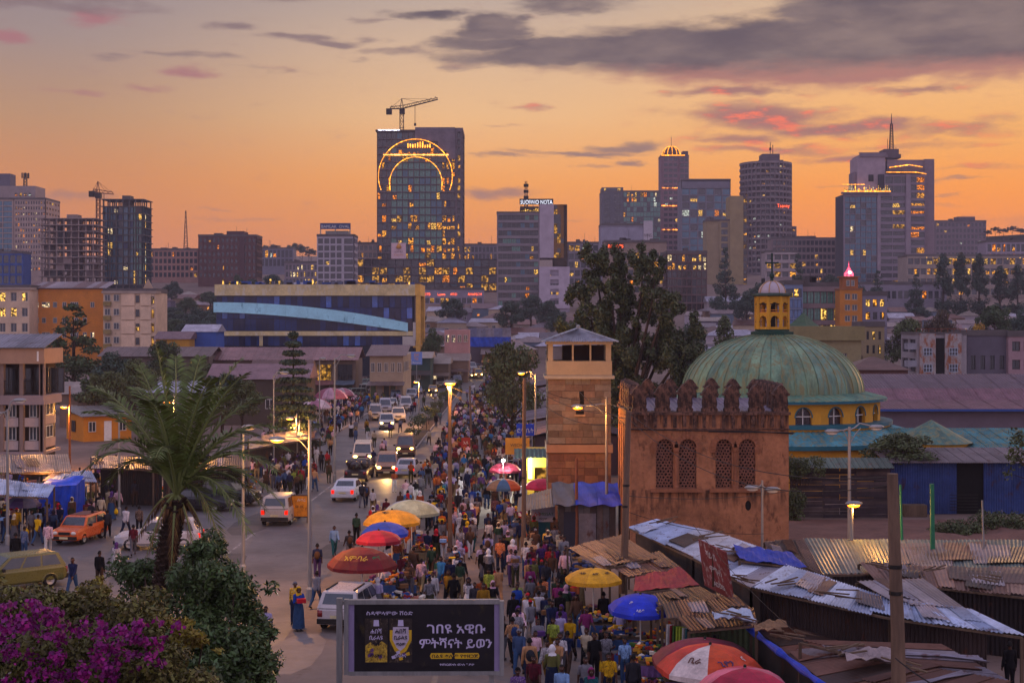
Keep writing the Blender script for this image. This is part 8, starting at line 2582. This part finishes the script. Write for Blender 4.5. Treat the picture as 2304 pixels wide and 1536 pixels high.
tin_roof('low brown rusty roof in the near corner edged with a rolled blue tarpaulin', [
 ((1690, 1414, 2.3), (1862, 1548, 2.3), (2080, 1500, 2.9), (1790, 1412, 2.9), 6, RU + BR, OCM), ((1862, 1548, 2.3), (2110, 1590, 2.3), (2275, 1534, 2.9), (2080, 1500, 2.9), 5, RU, OCM), ((1800, 1442, 2.95), (2085, 1508, 2.8), (2270, 1532, 2.9), (2120, 1452, 3.15), 6, RU + GR, OCM)],
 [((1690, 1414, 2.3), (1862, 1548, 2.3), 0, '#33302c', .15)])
t = thing('rolled_tarpaulin', 'rolled blue tarpaulin lashed along the low rusty roof edge', 'tarpaulin', (0, 0, 0))
rp = [PZ(1684 + (1860 - 1684) * i / 10, 1412 + (1548 - 1412) * i / 10, 2.38 - .08 * math.sin(i * 1.3)) for i in range(11)]
MB().tube(rp, [.1 + .03 * math.sin(i * 2.1) for i in range(11)], 9).build('roll', OCT, t, color=gcol('#1c3aa8'))
tin_roof('greenish corrugated roof of the long shed along the earth bank', [((1850, 1292, 2.6), (2330, 1278, 2.6), (2330, 1216, 3.0), (1806, 1212, 3.0), 12, ['#5a6462', '#636a6a', '#56605a'], OCM), ((1726, 1238, 2.8), (1850, 1290, 2.6), (1808, 1214, 3.0), (1720, 1217, 3.0), 4, ['#6a5a58', '#5e5450'], OCM)],
   [((1850, 1292, 2.6), (2330, 1278, 2.6), 0, '#332a28', .3)], 'tin_roofed_shed', 'shed')
tin_roof('rusty plank like roof strips over the dark sheds at the picture edge', [((1966, 1304, 2.5), (2330, 1344, 2.4), (2330, 1284, 2.9), (1932, 1266, 2.9), 12, ['#7a5c50', '#6a4c42', '#8a6c5e', '#5a443e'], OCM)],
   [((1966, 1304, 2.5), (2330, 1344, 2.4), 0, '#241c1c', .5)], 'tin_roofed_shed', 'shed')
t = thing('leaning_signboard', 'weathered red signboard leaning on the blue white tin roofs', 'sign', PZ(1585, 1316, 3.0))
ps = [PZ(*p) - t.location for p in ((1585, 1316, 2.95), (1650, 1350, 2.75), (1632, 1242, 4.6), (1571, 1213, 4.7))]
MB().sheet(*ps, 2, 2, None, .05).build('board', mat('faded_red_board', '#7a3434', .8, .3, 1.6, stain='#a89a94', stain_at=.58), t)
xa = (ps[1] - ps[0]).normalized()
ya = (ps[3] - ps[0]).normalized()
nr = xa.cross(ya).normalized()
ya = nr.cross(xa)
for tx, u, v, sz_ in (('ሻይ ቤት', .5, .72, .3), ('ምግብ', .55, .42, .34), ('ADDIS', .6, .14, .26)):
 me = text_mesh(tx, sz_)
 me.materials.clear()
 me.materials.append(WPT)
 o = link('lettering', me, t)
 p = ps[0].lerp(ps[1], u).lerp(ps[3].lerp(ps[2], u), v) + nr * .03
 o.matrix_local = Matrix(((xa.x, ya.x, nr.x, p.x), (xa.y, ya.y, nr.y, p.y), (xa.z, ya.z, nr.z, p.z), (0, 0, 0, 1)))
MB().bar(ps[3].lerp(ps[2], .5) + nr * -.05, ps[3].lerp(ps[2], .5) + Vector((.2, 1.0, -1.6)), .06).build('prop', WOOD, t)
# rubble and sticks lying on the roofs
for i, (px, py, z) in enumerate([(1560, 1215, 3.2), (1600, 1235, 3.2), (1665, 1300, 3.1), (1740, 1320, 3.1), (1860, 1340, 3.15), (1760, 1430, 3.0), (1880, 1470, 3.1), (1990, 1490, 3.1), (1960, 1275, 3.0), (2090, 1285, 3.0), (2200, 1300, 2.9), (1640, 1385, 2.8), (1480, 1180, 3.2)]):
 p = PZ(px, py, z)
 b = MB()
 for j in range(4):
  a = R.uniform(-.22, .22) - (1.0 if i % 3 else -.5)
  L_ = R.uniform(.5, 1.5)
  q = p + Vector((R.uniform(-.4, .4), R.uniform(-.3, .3), .02 + .05 * j))
  b.bar(q, q + Vector((math.cos(a) * L_, math.sin(a) * L_, R.uniform(-.05, .12))), R.uniform(.04, .1), .04)
 tag(b.build('scrap_timber', WOOD), 'loose heap of scrap sticks weighing down the tin roofs', kind='stuff')
for px, py, z, c_, sx in ((1650, 1388, 2.75, '#9aa4b4', .7), (1735, 1415, 2.7, '#7a5a3c', .6), (1960, 1480, 3.0, '#8a7a78', .8)):
 p = PZ(px, py, z)
 b = MB().sheet(p + Vector((-sx, -.5, .05)), p + Vector((sx, -.5, .02)), p + Vector((sx * .8, .6, .1)), p + Vector((-sx * .9, .5, .12)), 12, 8, lambda u, v: .14 * abs(math.sin(u * 9 + 3 * v)) * math.sin(v * 5 + u * 4), .02)
 tag(b.build('crumpled_sheet', OCT, color=gcol(c_)), {'#9aa4b4': 'crumpled pale plastic sheet dropped on the brown sheet skirts', '#7a5a3c': 'tan crumpled sacking lying at the head of the rusty roof', '#8a7a78': 'greyish crumpled cloth drooping over the low rusty roof'}[c_], 'sheet')
# stalls by the kerb on the far side of the road
tin_roof('beige tin roofed stall at the picture edge with an orange awning', [((-30, 1064, 2.9), (158, 1062, 2.9), (150, 1022, 3.3), (-30, 1024, 3.3), 7, ['#8a7c76', '#7c6e6c', '#96867c'], OCM), ((46, 1070, 2.55), (152, 1064, 2.55), (150, 1046, 2.75), (58, 1048, 2.75), 1, ['#d0601a'], OCT)])
lamp_light('stall_light', P(100, 1052, 90.5), 120, (1, .45, .12), .1)
tin_roof('pale blue tin roofed stall in front of the beige one', [((-30, 1112, 2.6), (106, 1119, 2.6), (122, 1092, 3.0), (-30, 1074, 3.0), 6, BW, OCM)])
tin_roof('grey tin roofed stall between the rusty lamp and the palm', [((98, 1080, 2.5), (216, 1084, 2.4), (204, 1060, 2.9), (122, 1062, 2.9), 4, BW + GR, OCM)])
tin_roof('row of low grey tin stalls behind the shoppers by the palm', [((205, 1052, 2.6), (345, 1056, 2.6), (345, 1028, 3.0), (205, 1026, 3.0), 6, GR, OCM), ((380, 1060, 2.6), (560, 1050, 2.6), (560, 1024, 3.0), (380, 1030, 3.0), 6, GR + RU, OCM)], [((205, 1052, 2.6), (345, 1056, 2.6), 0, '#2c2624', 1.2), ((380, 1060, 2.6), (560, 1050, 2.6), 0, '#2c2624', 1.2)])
tin_roof('dim stalls of tin and plastic in the shade of the tiered pine', [((560, 1010, 2.5), (720, 985, 2.5), (710, 960, 2.9), (560, 985, 2.9), 6, GR + ['#4a5a7a'], OCM)], [((560, 1010, 2.5), (720, 985, 2.5), 0, '#2f2a30', 1.0)])
t = thing('tarpaulin_tent', 'bright blue tarpaulin tent hung in folds beside the market stalls', 'tent', PZ(88, 1182, 0))
w = X_(168, 88) - X_(88, 88)
MB().sheet((0, 0, .02), (w, -.2, .02), (w + .05, 0, 2.5), (-.05, 0, 2.35), 36, 8, lambda u, v: .1 * math.sin(u * 30 + math.sin(v * 4)) * (1 - .4 * v) , .01).build('tarp_front', OCT, t, color=gcol('#1440b0'))
MB().sheet((-.1, -.05, 2.35), (w + .1, -.05, 2.5), (w, 2, 2.8), (0, 2, 2.7), 14, 6, lambda u, v: .1 * math.sin(u * 6) * math.sin(v * 5), .01).build('tarp_top', OCT, t, color=gcol('#1a4ac0'))
MB().sheet((w, -.2, .02), (w, 2, .02), (w, 2, 2.7), (w + .05, 0, 2.5), 14, 6, lambda u, v: .08 * math.sin(u * 16), .01).build('tarp_side', OCT, t, color=gcol('#1238a0'))
# kiosks by the stone tower
Y = 80
k = Y / F
t = thing('kiosk', 'teal kiosk with a white printed banner above its hatch', 'kiosk', (X_(1196, Y), Y, 0))
W = 52 * k
MB().box(0, 0, 0, W, 1.4, 2.3).build('wall', OCP, t, color=gcol('#14505a'))
bn = MB().box(-.03, -.08, 1.3, W + .02, -.02, 2.2).build('banner', OCP, t, color=gcol('#a09aa8'))
lettering('ሱቅ', bn, (.33, -.09, 1.62), .3, mat('sign_red', '#b02a24', .6))
lettering('MISSAT', bn, (.85, -.09, 1.66), .24, mat('sign_green', '#3a6a2a', .6))
lettering('ማርያም', bn, (W / 2, -.09, 1.4), .17, BKP)
MB().sheet((-.2, -.4, 2.3), (W + .2, -.4, 2.3), (W + .2, 1.5, 2.6), (-.2, 1.5, 2.6), 40, 1, CORR(9), .02).build('roof', OCM, t, color=gcol('#6a6c74'))
t = thing('tin_shack', 'grey plank and tin shack under a blue tarpaulin roof before the stone tower', 'shack', (X_(1256, 79), 79, 0))
W = 3.2
for i in range(9):
 MB().box(i * W / 9 + .01, -.02, 0, (i + 1) * W / 9 - .01, .06, 2.5).build('plank', OCM, t, color=gcol(R.choice(['#54525a', '#625a58', '#4a4444', '#5c6068']), .15))
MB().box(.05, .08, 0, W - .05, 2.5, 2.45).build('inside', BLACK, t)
MB().box(.3, -.06, 0, 1.05, -.03, 2.0).build('door', OCP, t, color=gcol('#2c3040'))
MB().box(1.15, -.05, .0, 2.1, -.03, 1.9).build('shutter', OCM, t, color=gcol('#7a7880'))
for i in range(3):
 MB().sheet((-.3 + i * 1.25, -.7, 2.45), (.98 + i * 1.25, -.7, 2.4), (.98 + i * 1.25, 2.6, 3.3), (-.3 + i * 1.25, 2.6, 3.35), 12, 6, lambda u, v: .06 * math.sin(u * 8 + v * 5), .02).build('tarp', OCT, t, color=gcol(['#2c3c5a', '#0c2e9c', '#0a2aa4'][i]))
MB().sheet((-2.3, -.9, 2.1), (-.2, -.8, 2.4), (-.2, 2, 3.1), (-2.2, 1.6, 2.6), 40, 1, CORR(12), .02).build('roof_sheet', OCM, t, color=gcol('#62666a'))
Y = 106
t = thing('shop_sign', 'orange shop sign with dark lettering over the crowded pavement', 'sign', (X_(1137, Y), Y, 0))
MB().box(0, 0, Z_(1022, Y), 1.8, .12, Z_(985, Y)).build('board', OCP, t, color=gcol('#c87a1a'))
lettering('WECHIEF', t, (1.0, -.02, Z_(1004, Y)), .3, BKP)
lettering('CHOFE', t, (1.15, -.02, Z_(1016, Y)), .26, BKP)
for x in (.1, 1.7):
 MB().box(x, .02, 0, x + .08, .1, Z_(1022, Y)).build('post', STEEL, t)
t = thing('shop_sign', 'bright blue shop sign with white figures above the orange sign', 'sign', (X_(1162, 112), 112, 0))
MB().box(0, 0, Z_(980, 112), 1.4, .12, Z_(953, 112)).build('board', OCP, t, color=gcol('#1c3aa0'))
lettering('ፎቶ ቤት', t, (.7, -.02, Z_(973, 112)), .46, WPT)
MB().box(.1, .02, 0, .18, .1, Z_(980, 112)).box(1.2, .02, 0, 1.28, .1, Z_(980, 112)).build('post', STEEL, t)
t = thing('lit_shop', 'yellow lit shop front between the orange sign and the stone tower', 'shop', (X_(1186, 99), 99, 0))
MB().box(0, .5, 0, 1.6, 3, 3.6).build('wall', OCW, t, color=gcol('#b89a3c'))
MB().box(.1, .42, 1.6, .35, .49, 3.2).build('tube_lamp', glow('tube_lamp', '#e8f0a0', 5, .1), t)
MB().box(.5, .4, .1, 1.45, .49, 2.4).build('shop_window', LITL, t)
MB().sheet((-.9, -.9, 3.2), (1.7, -.9, 3.2), (1.7, .6, 3.7), (-.9, .6, 3.7), 30, 1, CORR(9), .02).build('awning', OCM, t, color=gcol('#3a4a44'))
lamp_light('shop_light', (.2, -.2, 2.6), 160, (.95, .9, .5), .1, t)
for i, (yy, cw, lb) in enumerate(((118, '#4a3a3c', 'dark maroon shop backing on the leafy street tree'), (134, '#5a4a48', 'brown shop with stacked goods beyond the maroon shop'), (150, '#544a58', 'mauve walled shop half hidden by the street tree'), (166, '#6a5048', 'rust walled shop far along the crowded pavement'), (184, '#4c4450', 'grey shop past the rust walled one'), (204, '#5e4a44', 'last low shop along the crowded pavement'))):
 q = shop_row(lb, 0, 13, 0, 7, 3.2 + .3 * (i % 2), 4.2, cw, R.choice(['#5a4c50', '#6a6068']), 4, lit=.7)
 q.location = (1.9 + .25 * i, yy + 12, 0)
 q.rotation_euler = (0, 0, -PI / 2)
# small standing boards
t = thing('sign_board', 'yellow framed standing sign board beside the white hatchback', 'sign', PZ(674, 1176, 0))
MB().box(-.55, 0, .35, .55, .08, 1.75).build('frame', BROWN, t)
fc_ = MB().box(-.48, -.03, .42, .48, -.005, 1.68).build('face', mat('yellow_print', '#c87c14', .6, .3, 2, stain='#7a3a18', stain_at=.6), t)
lettering('ሎተሪ', fc_, (.12, -.04, 1.35), .26, WPT)
lettering('50 ብር', fc_, (0, -.04, .95), .22, BKP)
MB().box(-.5, 0, 0, -.44, .06, .35).box(.44, 0, 0, .5, .06, .35).build('leg', BROWN, t)
t = thing('small_red_board', 'small red and orange board on legs in the crowd by the far poles', 'sign', PZ(1048, 1036, 0))
MB().box(-.4, 0, .9, .4, .08, 2.1).build('board', OCP, t, color=gcol('#8a2a20'))
lettering('አለ', t, (0, -.02, 1.5), .4, WPT)
lettering('ቡና', t, (0, -.02, 1.0), .36, YP)
MB().box(-.36, 0, 0, -.3, .06, .9).box(.3, 0, 0, .36, .06, .9).build('leg', STEEL, t)
# ------------------------------------------------------------------ tables, crates and heaps of goods
GOODS = [lin(c) for c in ('#b8862a', '#8a2a24', '#c9c0b0', '#2a4a8a', '#3a5a2a', '#6a3a5a', '#d0a030', '#7a5a40', '#1c1a1e', '#a86a5a', '#5a6a7a', '#c86a1c')]
def heap(x, y, z, w, d, h, n, label, size=.13, pal=None):
 b = MB()
 cols = []
 for i in range(n):
  px, py = R.gauss(0, .4), R.gauss(0, .4)
  px, py = max(-1, min(1, px)), max(-1, min(1, py))
  zz = h * max(0, 1 - math.hypot(px, py) * .8) * R.uniform(.4, 1)
  s = size * R.uniform(.5, 1.3)
  a = R.uniform(0, 3)
  o = Vector((px * w / 2, py * d / 2, zz + s * .4))
  n0 = len(b.v)
  if i % 3:
   b.bar(o - Vector((math.cos(a) * s, math.sin(a) * s, 0)), o + Vector((math.cos(a) * s, math.sin(a) * s, R.uniform(-.05, .05))), s * .9, s * .7)
  else:
   b.ball(o, s * .55, n=6, k=4)
  c = R.choice(pal or GOODS)
  cols += [(*c, 1)] * (len(b.v) - n0)
 me = b.mesh('goods', cm)
 at = me.color_attributes.new('garment', 'FLOAT_COLOR', 'POINT')
 at.data.foreach_set('color', np.array(cols, np.float32).ravel())
 tag(link('goods', me, None, (x, y, z)), label, kind='stuff')
TL = {}
def table(x, y, w, d, label, rz=0., h=.75):
 t = thing('market_table', label, 'table', (x, y, 0), rz)
 MB().box(-w / 2, -d / 2, h - .04, w / 2, d / 2, h).build('table_top', WOOD, t)
 MB().sheet((-w / 2, -d / 2 - .01, h - .4), (w / 2, -d / 2 - .01, h - .4), (w / 2, -d / 2 - .01, h - .01), (-w / 2, -d / 2 - .01, h - .01), 20, 2, lambda u, v: .02 * math.sin(u * 40) * (1 - v), .004).build('cloth', OCT, t, color=gcol(R.choice(['#6a4a7a', '#2a4a7a', '#8a3a3a', '#7a6a4a', '#3a5a5a'])))
 for sx in (-1, 1):
  for sy in (-1, 1):
   MB().box(sx * (w / 2 - .06) - .03, sy * (d / 2 - .06) - .03, 0, sx * (w / 2 - .06) + .03, sy * (d / 2 - .06) + .03, h - .04).build('leg', WOOD, t)
stl = [(X_(905, 60), 60, 'below the dark red parasol, heaped with bags'), (X_(900, 64), 64, 'piled with bread trays behind the red parasols'), (X_(915, 68.5), 68.5, 'under the yellow parasol, stacked with trays'), (X_(950, 73), 73, 'under the grey green parasol'),
    (X_(930, 56.5), 56.5, 'nearest the billboard, spread with yellow packets'), (X_(1345, 55.5), 55.5, 'below the slim poled yellow parasol'), (X_(1450, 50.5), 50.5, 'below the royal blue parasol'), (X_(1395, 53), 53, 'between the yellow and the blue parasol'),
    (X_(1560, 46), 46.8, 'in front of the crimson parasol'), (X_(1150, 88), 88, 'under the striped parasol'), (X_(1190, 84), 84, 'beside the teal kiosk'), (X_(1225, 87), 87, 'under the rounded rose parasol'), (X_(1480, 49), 49, 'full of plates beside the blue parasol pole')]
for i, (x, y, lb) in enumerate(stl):
 w = R.uniform(1.3, 1.9)
 table(x, y, w, .8, 'wooden trestle market table ' + lb)
 heap(x, y, .75, w, .75, .4, 70, 'heap of mixed goods on a market table')
 for j in range(3):
  cx_, cyy = x + (j - 1) * .55, y - .75 - .1 * (j % 2)
  nm = R.choice(['#8a5a2a', '#2a4a8a', '#7a2a2a', '#3a6a4a', '#c09030', '#6a6a6a'])
  b = MB().box(-.25, -.2, 0, .25, .2, .05).box(-.25, -.2, .05, -.22, .2, .3).box(.22, -.2, .05, .25, .2, .3).box(-.22, -.2, .05, .22, -.17, .3).box(-.22, .17, .05, .22, .2, .3)
  o = b.build('crate', OCP, None, (cx_, cyy, 0), R.uniform(-.3, .3), color=gcol(nm))
  tag(o, 'open %s crate, %s %s' % ({'#8a5a2a': 'brown', '#2a4a8a': 'blue', '#7a2a2a': 'dark red', '#3a6a4a': 'green', '#c09030': 'yellow', '#6a6a6a': 'grey'}[nm], ['first of three', 'middle one of three', 'last of three'][j], 'by the table ' + ' '.join(lb.split()[:5]).rstrip(',')), 'crate', 'crates before the market tables')
  heap(cx_, cyy, .2, .42, .34, .2, 16, 'small goods filling a crate', .1)
for (px, py, w, n, lb) in [(840, 1330, 1.6, 60, 'a'), (880, 1320, 1.8, 70, 'a'), (925, 1310, 1.6, 70, 'a'), (960, 1318, 1.5, 60, 'a'), (900, 1265, 1.4, 50, 'a'), (940, 1225, 1.6, 60, 'a'), (1420, 1450, 1.8, 80, 'b'), (1470, 1480, 1.8, 80, 'b'), (1440, 1520, 1.6, 80, 'b'), (1380, 1400, 1.4, 60, 'b'),
         (1330, 1395, 1.4, 60, 'b'), (1500, 1440, 1.5, 60, 'b'), (1160, 1170, 1.6, 60, 'c'), (1150, 1205, 1.6, 60, 'c'), (1270, 1255, 1.5, 50, 'c'), (1180, 1140, 1.6, 60, 'c'), (1310, 1290, 1.5, 50, 'c'), (95, 1130, 2.2, 60, 'd'), (40, 1150, 2.4, 80, 'd'), (240, 1090, 3, 80, 'd'), (300, 1095, 3, 80, 'd'), (350, 1110, 3, 80, 'd'), (640, 1015, 4, 80, 'd'), (700, 985, 4, 80, 'd')]:
 p = PZ(px, py, .05)
 heap(p.x, p.y, .02, w, 1.2, .7, n, {'a': 'heap of packets, cloth and produce spread under the row of parasols', 'b': 'heap of produce and wares spread under the blue parasol', 'c': 'heap of blue and dark garments spread near the kiosk', 'd': 'heap of wares on the ground before the tin stalls'}[lb],
   .2, [lin(c) for c in ('#26345a', '#3a4a7a', '#1c1e2a', '#5a5a6a', '#8a6a3a')] if lb == 'c' else None)
for i in range(15):
 px = R.choice((R.uniform(205, 345), R.uniform(400, 560), R.uniform(0, 90)))
 p = PZ(px, 1118 + R.uniform(-12, 10) - (14 if px > 400 else 0), 0)
 heap(p.x, p.y, .02, 1.5, .8, R.uniform(.8, 1.5), 60, 'heap of wares on the ground before the tin stalls', .2)
# clothes hung for sale along the sheet skirts
for i in range(16):
 p = PZ(1508 + i * 7, 1404 + i * 1.5, 1.95)
 me = MB().sheet((-.16, 0, -1.1 + R.uniform(-.2, .2)), (.16, 0, -1.1), (.13, 0, 0), (-.13, 0, 0), 6, 3, lambda u, v: .03 * math.sin(u * 12), .01)
 c_ = R.choice([('yellow', '#b89a20'), ('green', '#3a5a2a'), ('teal', '#2a5a60'), ('dark red', '#6a2024'), ('white', '#a8a4a0'), ('black', '#1c1a1e'), ('lime', '#8a9a30')])
 tag(me.build('hanging_garment', OCC, None, p, R.uniform(-.3, .3), color=gcol(c_[1])), '%s garment hanging for sale under the brown sheet skirts' % c_[0], 'garment', 'hung garments')
# seated vendors under the parasols
for px, py, sh in [(905, 1322, 'black'), (925, 1335, 'mustard'), (868, 1340, 'white'), (950, 1330, 'charcoal'), (1395, 1450, 'lavender'), (1360, 1490, 'black')]:
 p = PZ(px, py, 0)
 person(p.x, p.y, R.random() < .5, sh, 'black', 'sit', False, 'f' if R.random() < .5 else 'm', group='vendors sitting by their wares', note='vendor in %s sitting among the wares %s' % (sh, {905: 'below the dark red parasol', 925: 'beside the yellow packets', 868: 'behind the parked four wheel drive', 950: 'next to the billboard top', 1395: 'below the blue parasol', 1360: 'near the striped shirt shopper'}[px]))
 b = MB().lathe([(.16, 0), (.13, .05), (.12, .38), (.16, .42)], 10)
 tag(b.build('stool', BROWN, None, (p.x, p.y + .02, 0)), 'low stool under the vendor in ' + sh, 'stool', 'vendor stools')
# ------------------------------------------------------------------ evening haze
hz = bpy.data.materials.new('evening_haze')
hz.use_nodes = True
t_ = NT(hz.node_tree)
pv = t_.n('ShaderNodeVolumePrincipled')
pv.inputs['Color'].default_value = (.80, .74, .86, 1)
pv.inputs['Density'].default_value = .00019
pv.inputs['Anisotropy'].default_value = .0
t_.put(t_.n('ShaderNodeOutputMaterial').inputs['Volume'], pv.outputs[0])
tag(MB().box(-1530, -60, -18, 1530, 2640, 150).build('haze', hz), kind='stuff')
bpy.data.scenes.remove(TMP)
